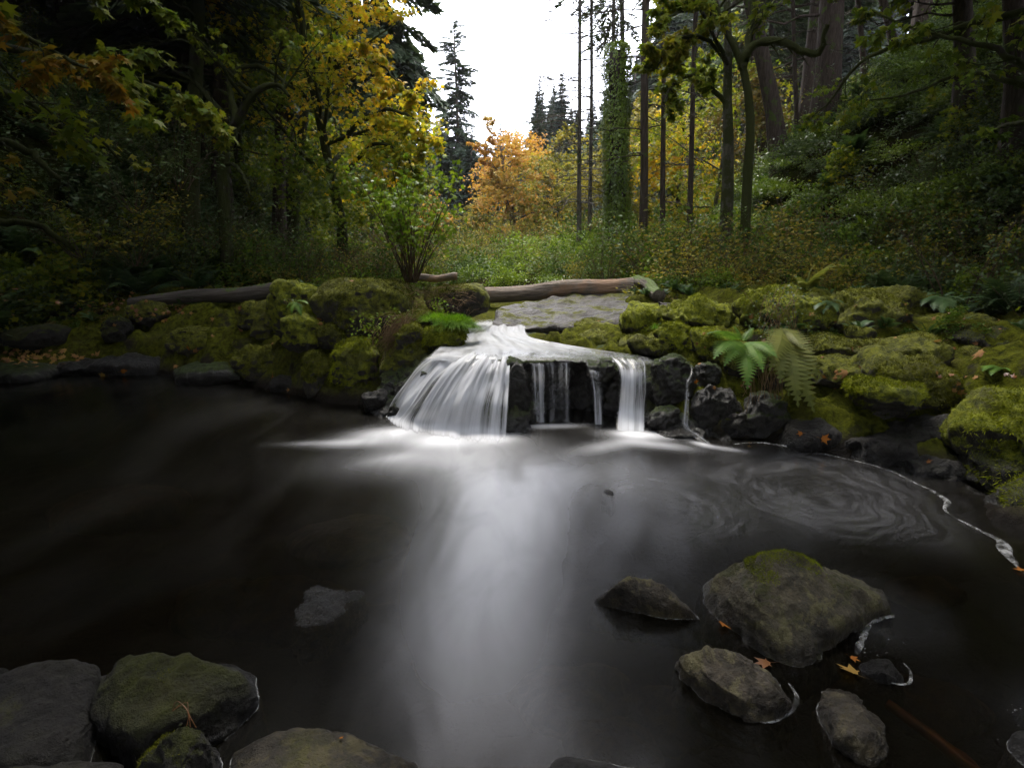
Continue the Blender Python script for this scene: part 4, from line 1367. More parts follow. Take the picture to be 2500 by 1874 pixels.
drop([[P(1290, 882, 6.0), P(1312, 882, 6.0), P(1338, 884, 6.0)], [P(1292, 905, 5.93), P(1314, 905, 5.93), P(1340, 908, 5.93)], [P(1294, 960, 5.90), P(1316, 960, 5.90), P(1338, 960, 5.90)],
      [G(1296, 1030, 0.0), G(1318, 1030, 0.0), G(1338, 1030, 0.0)]], lambda u, v: np.clip(0.46 * edge(u, 0.35) + 0.08 * v * edge(u, 0.35), 0, 1), 'thin pale veil of water just right of the black buttress', 11.0)
drop([[P(1330, 880, 6.04), P(1360, 880, 6.02), P(1398, 882, 6.02)], [P(1332, 905, 5.98), P(1362, 905, 5.97), P(1398, 905, 5.97)], [P(1334, 960, 5.95), P(1365, 960, 5.94), P(1396, 960, 5.94)],
      [G(1336, 1030, 0.0), G(1366, 1030, 0.0), G(1396, 1032, 0.0)]], lambda u, v: np.clip(0.56 * edge(u, 0.2) * (0.6 + 0.4 * np.abs(2 * u - 1)), 0, 1), 'faint threads of water in front of the dark hollow', 17.0)
drop([[P(1425, 878, 6.1), P(1450, 880, 6.05), P(1475, 888, 6.05)], [P(1432, 900, 6.0), P(1452, 900, 6.0), P(1470, 905, 6.0)], [P(1437, 915, 5.93), P(1455, 915, 5.93), P(1470, 917, 5.93)],
      [P(1444, 960, 5.9), P(1460, 960, 5.9), P(1474, 960, 5.9)], [G(1448, 1036, 0.0), G(1462, 1036, 0.0), G(1476, 1036, 0.0)]],
     lambda u, v: np.clip(0.56 * edge(u, 0.3) * (0.5 + 0.5 * sstep(0.2, 0.35, v)), 0, 1), 'narrow single strand of water left of the widest right fall', 23.0)
drop([[P(1480, 866, 6.3), P(1530, 868, 6.25), P(1585, 874, 6.2)], [P(1500, 888, 6.1), P(1545, 890, 6.06), P(1585, 893, 6.05)], [P(1508, 912, 5.96), P(1548, 912, 5.94), P(1584, 914, 5.94)],
      [P(1507, 945, 5.88), P(1548, 945, 5.86), P(1584, 945, 5.88)], [P(1504, 1000, 5.82), P(1545, 1000, 5.80), P(1580, 1000, 5.82)], [G(1502, 1050, 0.0), G(1543, 1054, 0.0), G(1576, 1054, 0.0)]],
     lambda u, v: np.clip(edge(u + 0.02 * np.sin(9 * v), 0.22) * (0.56 + 0.26 * sstep(0.25, 0.42, v) + 0.22 * sstep(0.6, 1.0, v)), 0, 1), 'widest bright fall on the right half of the ledge', 31.0, 60, 0.02)
drop([[P(1680, 884, 5.85), P(1692, 884, 5.82), P(1704, 884, 5.85)], [P(1684, 912, 5.68), P(1691, 912, 5.66), P(1699, 912, 5.68)], [P(1668, 936, 5.55), P(1680, 933, 5.52), P(1694, 936, 5.55)],
      [P(1670, 960, 5.50), P(1677, 960, 5.48), P(1688, 960, 5.50)], [P(1664, 1000, 5.42), P(1674, 1000, 5.40), P(1686, 1000, 5.42)], [P(1662, 1042, 5.34), P(1673, 1042, 5.30), P(1688, 1042, 5.34)],
      [P(1690, 1066, 5.26), P(1700, 1062, 5.26), P(1708, 1058, 5.28)], [G(1716, 1086), G(1728, 1084), G(1740, 1080)]],
     lambda u, v: np.clip((0.42 + 0.16 * v) * edge(u, 0.4), 0, 1), 'thin trickle bending over the wet rocks at the far right of the falls', 41.0, 20, 0.004)
drop([[P(392, 762, 9.0), P(402, 760, 9.0), P(412, 762, 9.0)], [P(345, 790, 8.8), P(355, 792, 8.78), P(368, 796, 8.8)], [P(300, 806, 8.66), P(306, 806, 8.64), P(314, 806, 8.66)],
      [P(298, 860, 8.60), P(303, 860, 8.58), P(309, 860, 8.60)], [P(272, 880, 8.52), P(278, 882, 8.5), P(284, 886, 8.52)], [G(254, 908), G(262, 908), G(270, 908)]],
     lambda u, v: np.clip(0.16 * edge(u, 0.3), 0, 1), 'tiny dim trickle running down the left bank into the pool', 47.0, 14, 0.003)


# foam lines: along the right shore and round the pool rocks
def ribbon(acc, pts, w, z=0.006, rng=None):
    p = np.asarray(pts, dtype=float)
    n = len(p)
    T = np.gradient(p, axis=0)
    T /= np.linalg.norm(T, axis=1, keepdims=True) + 1e-9
    Nn = np.stack([T[:, 1], -T[:, 0], np.zeros(n)], -1)
    w = np.broadcast_to(np.asarray(w, dtype=float), (n,))
    a = p + Nn * w[:, None] / 2
    b = p - Nn * w[:, None] / 2
    mid = p.copy()
    a[:, 2] = z
    b[:, 2] = z
    mid[:, 2] = z + np.minimum(0.010, w * 0.4)
    V = np.concatenate([a, mid, b])
    i = np.arange(n - 1)
    F = np.concatenate([np.stack([i, i + 1, n + i + 1, n + i], -1), np.stack([n + i, n + i + 1, 2 * n + i + 1, 2 * n + i], -1)])
    acc.add(V, F)


rng = np.random.default_rng(5)
acc = Acc()
fl = [(1790, 1086), (1850, 1082), (1900, 1088), (1960, 1100), (2040, 1115), (2110, 1132), (2170, 1150), (2230, 1178), (2275, 1200), (2312, 1226), (2306, 1246), (2345, 1272), (2390, 1296), (2440, 1320), (2455, 1352), (2500, 1400), (2560, 1450)]
p = spline([G(*q) for q in fl], 260)
p[:, :2] += 0.008 * np.stack([vnoise(p * 9), vnoise(p * 9 + 5)], -1)
wd = np.interp(np.linspace(0, 1, 260), [0, 0.1, 0.3, 0.45, 0.55, 0.66, 0.74, 0.80, 0.85, 0.92, 1.0], [0.006, 0.035, 0.012, 0.020, 0.045, 0.02, 0.03, 0.085, 0.10, 0.03, 0.05])
wd = wd * 0.8 * (0.8 + 0.7 * vnoise(p * 9))
ribbon(acc, p, np.maximum(wd, 0.004))
shore_foam = link(bpy.data.objects.new('foam', acc.mesh('foam', M['foam_white'])))
tag(shore_foam, 'white foam line curving along the dark rocks of the right shore', 'foam', kind='stuff')


def waterline(o, z=0.004):
    """ordered loops where a rock meets the water"""
    bm = bmesh.new()
    bm.from_mesh(o.data)
    r = bmesh.ops.bisect_plane(bm, geom=bm.verts[:] + bm.edges[:] + bm.faces[:], plane_co=(0, 0, z), plane_no=(0, 0, 1))
    edges = [e for e in r['geom_cut'] if isinstance(e, bmesh.types.BMEdge)]
    adj = {}
    for e in edges:
        a, b = e.verts[0].index, e.verts[1].index
    bm.verts.index_update()
    co = {}
    for e in edges:
        a, b = e.verts
        co[a.index], co[b.index] = a.co.copy(), b.co.copy()
        adj.setdefault(a.index, []).append(b.index)
        adj.setdefault(b.index, []).append(a.index)
    loops, seen = [], set()
    for s in adj:
        if s in seen:
            continue
        path, cur, prev = [s], s, None
        seen.add(s)
        while True:
            nx_ = [k for k in adj[cur] if k != prev and (k not in seen)]
            if not nx_:
                break
            prev, cur = cur, nx_[0]
            seen.add(cur)
            path.append(cur)
        if len(path) > 20:
            loops.append(np.array([co[k][:] for k in path]))
    bm.free()
    return loops


acc = Acc()
for o in [o for o in bpy.data.objects if o.name.split('.')[0] == 'rock' and o.type == 'MESH']:
    for lp in waterline(o):
        n = len(lp)
        if n < 30 or np.ptp(lp[:, 0]) < 0.12:
            continue
        k = np.ones(5) / 5
        q = np.stack([np.convolve(np.concatenate([lp[-4:, a], lp[:, a], lp[:4, a]]), k, 'same')[4:-4] for a in range(3)], -1)
        q = np.concatenate([q, q[:1]])
        c = q.mean(0)
        q[:, :2] += (q - c)[:, :2] / (np.linalg.norm((q - c)[:, :2], axis=1, keepdims=True) + 1e-6) * 0.003
        w = 0.0015 + 0.006 * np.clip(vnoise(q * 5 + 3) + 0.15, 0, 1)
        w = w * sstep(-0.35, 0.1, vnoise(q * 3.0 + 8))
        ribbon(acc, q, w, 0.003)
# foam patch and bubbles right of the largest rock
pp = spline([G(2180, 1505), G(2130, 1520), (G(2105, 1560)), G(2090, 1600)], 40)
ribbon(acc, pp, 0.03 * (0.6 + 0.8 * np.abs(vnoise(pp * 12))))
pp = spline([G(1790, 1745), G(1870, 1765), (G(1925, 1745)), G(1945, 1705), G(1925, 1670)], 40)
ribbon(acc, pp, np.interp(np.linspace(0, 1, 40), [0, .5, .7, 1], [.004, .012, .022, .004]))
pp = spline([G(2150, 1660), G(2190, 1672), (G(2220, 1668)), G(2222, 1640), G(2205, 1620)], 30)
ribbon(acc, pp, np.interp(np.linspace(0, 1, 30), [0, .6, 1], [.004, .014, .004]))
disc = np.array([[math.cos(a), math.sin(a), 0] for a in np.linspace(0, 6.283, 9)[:-1]] + [[0, 0, 0.35]])
dfc = np.array([[i, (i + 1) % 8, 8] for i in range(8)])
bp_, sc_ = [], []
for _ in range(45):
    bp_.append(G(rng.normal(2165, 24), rng.normal(1560, 24), 0.003))
    sc_.append(0.001 + 0.0035 * rng.random() ** 2)
for _ in range(20):
    bp_.append(G(rng.normal(2470, 20), rng.normal(1755, 25), 0.003))
    sc_.append(rng.uniform(0.001, 0.003))
for _ in range(30):
    bp_.append(G(rng.normal(2100, 14), rng.normal(1575, 20), 0.003))
    sc_.append(0.001 + 0.005 * rng.random() ** 2)
Vd, Fd = scatter(disc, dfc, bp_, np.tile(np.eye(3), (len(bp_), 1, 1)), sc_)
acc.add(Vd, Fd)
tag(link(bpy.data.objects.new('foam', acc.mesh('foam', M['foam_white']))), 'thin foam rims and bubbles round the rocks of the pool', 'foam', kind='stuff')
# ------------------------------------------------------------------ leaf and needle shapes
def star_leaf(n=5, notch=0.36, curl=0.12):
    """palmate leaf, base at the origin, tip along +x, unit length"""
    ang = np.radians([-118, -54, 0, 54, 118])
    ln = np.array([0.40, 0.66, 0.74, 0.66, 0.40])
    out = []
    for i in range(5):
        for da, r in ((-0.20, 0.62), (0.0, 1.0), (0.20, 0.62)):
            out.append((0.27 + ln[i] * r * math.cos(ang[i] + da), ln[i] * r * math.sin(ang[i] + da)))
        if i < 4:
            a = (ang[i] + ang[i + 1]) / 2
            out.append((0.27 + notch * 0.72 * math.cos(a), notch * 0.72 * math.sin(a)))
    V = [(0.0, 0, 0), (0.27, 0, 0.03)] + [(x, y, -curl * (x * x + y * y)) for x, y in out]
    F = [(1, 2 + i, 3 + i) for i in range(len(out) - 1)] + [(1, 0, 2), (1, 1 + len(out), 0)]
    return np.array(V), np.array(F)


def star_small(curl=0.12):
    """the same leaf with single-point lobes, for crowns"""
    ang = np.radians([-115, -54, 0, 54, 115])
    ln = np.array([0.45, 0.68, 0.74, 0.68, 0.45])
    out = []
    for i in range(5):
        out.append((0.27 + ln[i] * math.cos(ang[i]), ln[i] * math.sin(ang[i])))
        if i < 4:
            a = (ang[i] + ang[i + 1]) / 2
            out.append((0.27 + 0.30 * math.cos(a), 0.30 * math.sin(a)))
    V = [(0.0, 0, 0), (0.27, 0, 0.03)] + [(x, y, -curl * (x * x + y * y)) for x, y in out]
    F = [(1, 2 + i, 3 + i) for i in range(len(out) - 1)] + [(1, 0, 2), (1, 1 + len(out), 0)]
    return np.array(V), np.array(F)


STAR = star_small()
OVAL = (np.array([[0, 0, 0], [0.45, -0.27, 0.04], [1.0, 0, -0.06], [0.45, 0.27, 0.04]]), np.array([[0, 1, 2], [0, 2, 3]]))
TRI3 = (np.array([[0, 0, 0], [0.5, -0.42, 0.05], [0.55, -0.12, 0], [1.0, 0, -0.06], [0.55, 0.12, 0], [0.5, 0.42, 0.05]]), np.array([[0, 1, 2], [0, 2, 3], [0, 3, 4], [0, 4, 5]]))


def spray_template(rng, twigs=13, per=6, width=0.42, droop=0.22, nlen=0.105, nwid=0.034, bare=0.12):
    """flat fir branch of unit length along +x with short needled twigs"""
    V, F = [], []

    def needle(p, d, l, w):
        k = len(V)
        s = np.cross(d, [0, 0, 1.0])
        s = s / (np.linalg.norm(s) + 1e-6)
        tl = rng.uniform(-0.6, 0.6)
        s = s * math.cos(tl) + np.array([0, 0, 1]) * math.sin(tl)
        V.extend([p - s * w, p + s * w, p + d * l])
        F.append((k, k + 1, k + 2))
    for i in range(twigs):
        x = bare + (1 - bare) * (i + rng.uniform(0, 0.8)) / twigs
        p0 = np.array([x, 0, -droop * x * x + 0.06 * x])
        for sgn in (-1, 1):
            if rng.random() < 0.08:
                continue
            L = width * (1.05 - x) ** 0.7 * rng.uniform(0.55, 1.1) * (0.45 + 0.55 * min(1, x * 3.5))
            d = np.array([0.75, sgn * 0.9, rng.uniform(-0.25, 0.1)])
            d /= np.linalg.norm(d)
            for j in range(per):
                f = (j + 0.4) / per
                p = p0 + d * L * f + np.array([0, 0, -0.14 * f * f * L * 2])
                dd = d + np.array([0.2, rng.uniform(-0.9, 0.9), rng.uniform(-0.75, 0.15)])
                dd /= np.linalg.norm(dd)
                needle(p, dd, nlen * rng.uniform(0.7, 1.3), nwid)
    for j in range(5):
        needle(np.array([0.8 + 0.04 * j, 0, -droop * 0.8]), np.array([0.9, rng.uniform(-.4, .4), -0.2]), nlen, nwid)
    return np.array(V), np.array(F)


_srng = np.random.default_rng(21)
SPRAYS = [spray_template(_srng) for _ in range(4)]
SPRAYS_LOOSE = [spray_template(_srng, 9, 5, 0.36, 0.35, 0.10, 0.030, 0.30) for _ in range(4)]
SPRAYS_FULL = [spray_template(_srng, 11, 6, 0.60, 0.30, 0.19, 0.085, 0.05) for _ in range(3)]

SPRAYS_MED = [spray_template(_srng, 15, 7, 0.46, 0.32, 0.12, 0.046, 0.10) for _ in range(4)]


def conifer(name, base, height, r0, label=None, group=None, seed=0, crown_base=0.25, spread=0.16, nbr=110, sprays=None, crown_mat='fir', bark='fir_bark',
            top=None, dead=0, droop=0.25, sides=8, asym=0.35, top_r=0.15, cat='tree', lean=None, pw=0.85, minl=0.12, dead_len=0.10):
    rng = np.random.default_rng(seed + 4000)
    base = np.asarray(base, dtype=float)
    root = empty(name, base, label, cat, group)
    tv = np.array([0, 0, height]) if top is None else np.asarray(top, dtype=float) - base
    nseg = 14
    f = np.linspace(0, 1, nseg)
    wob = 0.006 * height * np.stack([vnoise(np.stack([f * 3 + seed, f * 0, f * 0], -1)), vnoise(np.stack([f * 3, f * 0 + seed + 9, f * 0], -1)), f * 0], -1) * np.sin(f * math.pi)[:, None]
    path = f[:, None] * tv + wob
    path[0, 2] -= 0.6
    rad = r0 * ((1 - f) * (1 - top_r) + top_r) * (1 + 0.55 * np.exp(-f * 26))
    if lean is not None:
        path = path + lean(f)[:, None] * np.array([1, 0, 0])
    a = Acc()
    a.tube(path, rad, sides, 0.04, rng)
    # branch skeleton
    pos, dirs, L = [], [], []
    for i in range(nbr):
        t = crown_base + (1 - crown_base) * (i + rng.random()) / nbr
        s = (t - crown_base) / (1 - crown_base)
        az = rng.uniform(0, 2 * math.pi)
        l = height * spread * ((1 - s) ** pw + minl * 0.3) * rng.uniform(0.62, 1.12) * (1 + asym * (rng.random() - 0.5)) * (0.6 + 0.4 * min(1, s * 6))
        p = np.array([np.interp(t, f, path[:, k]) for k in range(3)])
        el = rng.uniform(-0.15, 0.15) + 0.5 * s ** 3 - droop * (1 - s)
        pos.append(p)
        dirs.append([math.cos(az) * math.cos(el), math.sin(az) * math.cos(el), math.sin(el)])
        L.append(l)
    pos, dirs, L = np.array(pos), np.array(dirs), np.array(L)
    for i in range(nbr):
        if L[i] < 0.5:
            continue
        q = np.linspace(0, 1, 4)[:, None]
        pp = pos[i] + dirs[i] * q * L[i] * 0.9 + np.array([0, 0, -0.2 * L[i]]) * q * q
        a.tube(pp, r0 * 0.16 * (1 - 0.8 * q[:, 0]) * min(1, L[i] / (height * 0.1)), 3)
    for i in range(dead):
        t = rng.uniform(0.12, max(crown_base, 0.3) + 0.25)
        az = rng.uniform(0, 2 * math.pi)
        l = height * dead_len * rng.uniform(0.35, 1.15)
        p = np.array([np.interp(t, f, path[:, k]) for k in range(3)])
        q = np.linspace(0, 1, 6)[:, None]
        dd = np.array([math.cos(az), math.sin(az), 0.12])
        sag = -rng.uniform(0.15, 0.42)
        pp = p + dd * q * l + np.array([0, 0, sag * l]) * q ** 1.6 + 0.04 * l * rng.standard_normal((6, 3)) * q
        a.tube(pp, max(r0 * 0.18, 0.024) * (1 - 0.8 * q[:, 0]), 3)
        for _ in range(rng.integers(3, 8)):
            k = rng.uniform(0.3, 0.95)
            pb = np.array([np.interp(k, q[:, 0], pp[:, c]) for c in range(3)])
            d2 = dd + rng.uniform(-1, 1, 3) * np.array([1, 1, 0.5])
            d2 /= np.linalg.norm(d2)
            l2 = l * rng.uniform(0.12, 0.4) * (1.1 - k * 0.6)
            a.tube(np.stack([pb, pb + d2 * l2 * 0.5 + [0, 0, 0.02 * l2], pb + d2 * l2 + [0, 0, -0.15 * l2]]), [r0 * 0.05 + 0.008, 0.011, 0.005], 3)
    link(bpy.data.objects.new('trunk', a.mesh('trunk', M[bark])), root)
    if nbr:
        c = Acc()
        sp_ = sprays or SPRAYS
        which = rng.integers(0, len(sp_), nbr)
        for w in range(len(sp_)):
            k = which == w
            if k.any():
                R = rot_from(dirs[k], roll=rng.uniform(-0.4, 0.4, k.sum()))
                V, F = scatter(*sp_[w], pos[k], R, L[k])
                c.add(V, F)
        link(bpy.data.objects.new('crown', c.mesh('crown', M[crown_mat], False)), root)
    return root


def copy_tree(src, loc, rz, sc, label=None, group=None, name=None):
    c = src.copy()
    SC.collection.objects.link(c)
    c.parent = None
    c.location = loc
    c.rotation_euler = (0, 0, rz)
    c.scale = (sc, sc, sc) if np.isscalar(sc) else sc
    if label:
        c['label'] = label
    if group:
        c['group'] = group
    for ch in list(src.children):
        d = ch.copy()
        SC.collection.objects.link(d)
        d.parent = c
    return c


def on_land(px, py, Y, dz=0.0):
    p = P(px, py, Y)
    return np.array([p[0], Y, float(land(np.array([p[0]]), np.array([Y]))[0]) + dz])


def trunk_between(px_b, px_t, Y, w, ht, py_t=0, lean_ref=None):
    """base on the land and a top ht metres up on the line seen in the view"""
    z0 = None
    b = P(px_b, 560, Y)
    for _ in range(3):
        zb = float(land(np.array([b[0]]), np.array([Y]))[0])
        b = np.array([b[0], Y, zb])
    t = P(px_t, py_t, Y)
    d = (t - b) / (t[2] - b[2])
    return b, b + d * ht, w / FPX * Y / 2


# ------------------------------------------------------------------ broadleaf trees
def wander(p, d, L, n, rng, wig=0.18, grav=0.0, up=0.0):
    pts = [np.array(p, dtype=float)]
    d = np.array(d, dtype=float)
    d /= np.linalg.norm(d)
    for i in range(n):
        d = d + rng.standard_normal(3) * wig + np.array([0, 0, up - grav * (i / n)])
        d /= np.linalg.norm(d)
        pts.append(pts[-1] + d * L / n)
    return np.array(pts)


def interp_path(path, f):
    n = len(path) - 1
    x = f * n
    i = min(int(x), n - 1)
    return path[i] + (path[i + 1] - path[i]) * (x - i)


def leafy(acc_wood, leaves, path, r, rng, nsub=7, sublen=0.45, depth=1, leaf_n=60, spread=0.25, wig=0.2, grav=0.12, start=0.25, sides=4):
    """sub-branches and leaf places along a limb"""
    Lp = np.linalg.norm(np.diff(path, axis=0), axis=1).sum()
    for k in range(nsub):
        f = start + (1 - start) * (k + rng.random()) / nsub
        p = interp_path(path, f)
        q = interp_path(path, min(1, f + 0.06))
        d = q - p
        d = d / (np.linalg.norm(d) + 1e-6) + rand_dirs(rng, 1)[0] * np.array([0.9, 0.9, 0.55])
        L = Lp * sublen * (1.15 - 0.6 * f) * rng.uniform(0.6, 1.2)
        sub = wander(p, d, L, 5, rng, wig, grav)
        rr = max(r * 0.42 * (1.1 - 0.7 * f), 0.004)
        acc_wood.tube(sub, np.linspace(rr, rr * 0.25, len(sub)), sides)
        if depth > 0:
            leafy(acc_wood, leaves, sub, rr, rng, max(3, nsub - 3), sublen, depth - 1, leaf_n, spread, wig, grav, 0.2, 3)
        else:
            n = rng.poisson(leaf_n)
            if n:
                fs = rng.uniform(0.1, 1.05, n)
                base_ = np.array([interp_path(sub, min(x, 1.0)) for x in fs])
                leaves.append(base_ + rng.standard_normal((n, 3)) * L * spread * np.array([1, 1, 0.6]))


def leaf_mesh(name, pts, rng, size, mat, tpl=STAR, hang=0.35, flat=0.6):
    pts = np.concatenate(pts) if isinstance(pts, list) else pts
    n = len(pts)
    d = rand_dirs(rng, n, -0.6, 0.25)
    d[:, 2] -= hang
    ups = np.array([0, 0, 1.0]) + (1 - flat) * 1.6 * rng.standard_normal((n, 3))
    R = rot_from(d, ups)
    s = size * rng.uniform(0.6, 1.25, n)
    V, F = scatter(*tpl, pts, R, s)
    return raw_mesh(name, V, F, M[mat], False)


def broadleaf(name, base, height, r0, label=None, group=None, seed=0, nlimb=9, crown_base=0.3, limb_len=0.5, leaf=0.12, leaf_n=22, nsub=7, depth=1, mat='yellow_maple', bark='mossy_bark',
              lean=(0, 0), elev=(0.2, 0.9), tpl=STAR, spread=0.28, az=None, wig=0.10, sides=8, cat='tree', trunk_path=None, bias=(0, 0), grav=0.12):
    rng = np.random.default_rng(seed + 9000)
    base = np.asarray(base, dtype=float)
    root = empty(name, base, label, cat, group)
    wood, leaves = Acc(), []
    if trunk_path is None:
        tp = wander((0, 0, -0.4), (lean[0], lean[1], 1.0), height, 9, rng, wig * 0.6, 0, 0.05)
    else:
        tp = np.asarray(trunk_path) - base
        tp = spline(tp, 16)
        tp[0, 2] -= 0.4
    rad = r0 * np.linspace(1, 0.28, len(tp)) * (1 + 0.4 * np.exp(-np.linspace(0, 14, len(tp))))
    wood.tube(tp, rad, sides, 0.06, rng)
    for k in range(nlimb):
        f = crown_base + (0.98 - crown_base) * (k + rng.random()) / nlimb
        p = interp_path(tp, f)
        a = rng.uniform(0, 2 * math.pi) if az is None else rng.uniform(*az)
        e = rng.uniform(*elev) + 0.4 * (f - crown_base)
        d = np.array([math.cos(a) * math.cos(e) + bias[0], math.sin(a) * math.cos(e) + bias[1], math.sin(e)])
        L = height * limb_len * rng.uniform(0.6, 1.15) * (1.1 - 0.55 * max(0, f - crown_base))
        lp = wander(p, d, L, 7, rng, wig * 1.3, grav, 0.03)
        rr = np.interp(f, np.linspace(0, 1, len(rad)), rad) * 0.55
        wood.tube(lp, np.linspace(rr, rr * 0.22, len(lp)), 6, 0.05, rng)
        leafy(wood, leaves, lp, rr, rng, nsub, 0.42, depth, leaf_n, spread, wig * 1.6, grav)
    link(bpy.data.objects.new('trunk', wood.mesh('trunk', M[bark])), root)
    if leaves and sum(len(l) for l in leaves):
        link(bpy.data.objects.new('crown', leaf_mesh('crown', leaves, rng, leaf, mat, tpl)), root)
    return root


def cloud(root, clumps, rng, n_per, size, mat, tpl=STAR, name='leaf_clumps', flat=0.6, parent=None):
    """leaves gathered in flattened clumps; clumps: (x, y, z, r) in the world"""
    org = np.array(root.location)
    pts = []
    for (x, y, z, r) in clumps:
        n = rng.poisson(n_per * (r / 0.5) ** 1.5) + 3
        d = rng.standard_normal((n, 3)) * np.array([r, r, r * 0.42]) * 0.55
        d[:, 2] -= 0.25 * (d[:, 0] ** 2 + d[:, 1] ** 2) / r
        pts.append(np.array([x, y, z]) - org + d)
    me = leaf_mesh(name, pts, rng, size, mat, tpl, 0.35, flat)
    return link(bpy.data.objects.new(name, me), parent or root)


def dome(c, rx, ry, rz, n, r, rng, lo=-0.5, holes=0.0):
    """clump places through a rounded crown, more of them toward the outside"""
    out = []
    while len(out) < n:
        d = rand_dirs(rng, 1, lo, 1)[0] * rng.uniform(0.35, 1.0) ** 0.6
        p = np.array(c) + d * np.array([rx, ry, rz])
        if fbm(np.array([p * (1.6 / max(rx, 0.5))]), 2)[0] < holes - 0.35:
            continue
        out.append((p[0], p[1], p[2], r * rng.uniform(0.6, 1.3)))
    return out


def region(ells, n, Y0, Y1, r, rng):
    """clump places inside ellipses of the view, at real and varied distances"""
    out = []
    w = np.array([e[2] * e[3] for e in ells], dtype=float)
    for k in rng.choice(len(ells), n, p=w / w.sum()):
        cx, cyy, ex, ey = ells[k]
        a, q = rng.uniform(0, 6.283), math.sqrt(rng.random())
        p = P(cx + ex * q * math.cos(a), cyy + ey * q * math.sin(a), rng.uniform(Y0, Y1))
        out.append((p[0], p[1], p[2], r * rng.uniform(0.5, 1.4)))
    return out


# ------------------------------------------------------------------ the trees one can tell apart
b, t_, r = trunk_between(545, 545, 17, 38, 21)
conifer('fir_tree', b, 21, r, 'thick straight fir trunk left of the yellow maple', seed=1, top=t_, crown_base=0.34, dead=26, nbr=90, spread=0.17, sprays=SPRAYS_LOOSE, dead_len=0.08)
b, t_, r = trunk_between(455, 475, 13.5, 36, 18)
conifer('fir_tree', b, 18, r, 'dark trunk hung with moss on the left slope', seed=2, top=t_, crown_base=0.30, dead=40, nbr=100, spread=0.2, bark='mossy_bark', dead_len=0.12)
b, t_, r = trunk_between(519, 523, 24, 9, 21)
conifer('fir_tree', b, 21, r, 'slim pole-like fir beside the thick left trunk', seed=3, top=t_, crown_base=0.5, dead=20, nbr=60, spread=0.12, sprays=SPRAYS_LOOSE)
b, t_, r = trunk_between(672, 684, 19, 30, 26)
conifer('fir_tree', b, 26, r, 'left one of the twin fir trunks behind the mossy maple', seed=4, top=t_, crown_base=0.40, dead=22, nbr=100, spread=0.15, bark='fir_bark', sprays=SPRAYS_LOOSE)
b, t_, r = trunk_between(703, 708, 20, 24, 26)
conifer('fir_tree', b, 26, r, 'right one of the twin fir trunks behind the mossy maple', seed=5, top=t_, crown_base=0.42, dead=18, nbr=90, spread=0.14, sprays=SPRAYS_LOOSE)
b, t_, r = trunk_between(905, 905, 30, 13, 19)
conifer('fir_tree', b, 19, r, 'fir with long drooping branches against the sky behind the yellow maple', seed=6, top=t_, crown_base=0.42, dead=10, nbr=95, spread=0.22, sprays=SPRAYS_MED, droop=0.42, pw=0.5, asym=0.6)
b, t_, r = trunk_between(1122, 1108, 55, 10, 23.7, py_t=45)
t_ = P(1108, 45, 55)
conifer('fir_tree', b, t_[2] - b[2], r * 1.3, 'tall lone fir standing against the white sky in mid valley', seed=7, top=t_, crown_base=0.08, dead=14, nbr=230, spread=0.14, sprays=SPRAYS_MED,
        crown_mat='hazed_fir', bark='far_bark', asym=0.9, pw=0.48, droop=0.15)
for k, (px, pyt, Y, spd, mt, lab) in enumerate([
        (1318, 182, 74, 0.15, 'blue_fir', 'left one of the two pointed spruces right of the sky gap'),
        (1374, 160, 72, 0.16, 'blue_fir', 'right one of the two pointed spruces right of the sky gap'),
        (1222, 300, 95, 0.20, 'hazed_fir', 'distant pale spruce whose tip stands above the orange maple'),
        (1262, 318, 92, 0.16, 'hazed_fir', 'distant spruce tip at the bottom right of the sky gap'),
        (1186, 335, 100, 0.16, 'hazed_fir', 'farthest small spruce at the bottom left of the sky gap'),
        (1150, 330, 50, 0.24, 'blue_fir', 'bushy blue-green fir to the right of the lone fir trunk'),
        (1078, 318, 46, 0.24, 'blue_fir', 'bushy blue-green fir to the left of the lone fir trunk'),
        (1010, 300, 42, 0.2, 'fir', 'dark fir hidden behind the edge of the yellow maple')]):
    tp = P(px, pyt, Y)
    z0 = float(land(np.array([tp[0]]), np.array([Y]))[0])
    conifer('spruce_tree', (tp[0], Y, z0), tp[2] - z0, 0.25, lab, seed=20 + k, crown_base=0.05, nbr=330, spread=spd, sprays=SPRAYS_FULL, crown_mat=mt, sides=5, droop=0.3, pw=0.9, bark='far_bark')

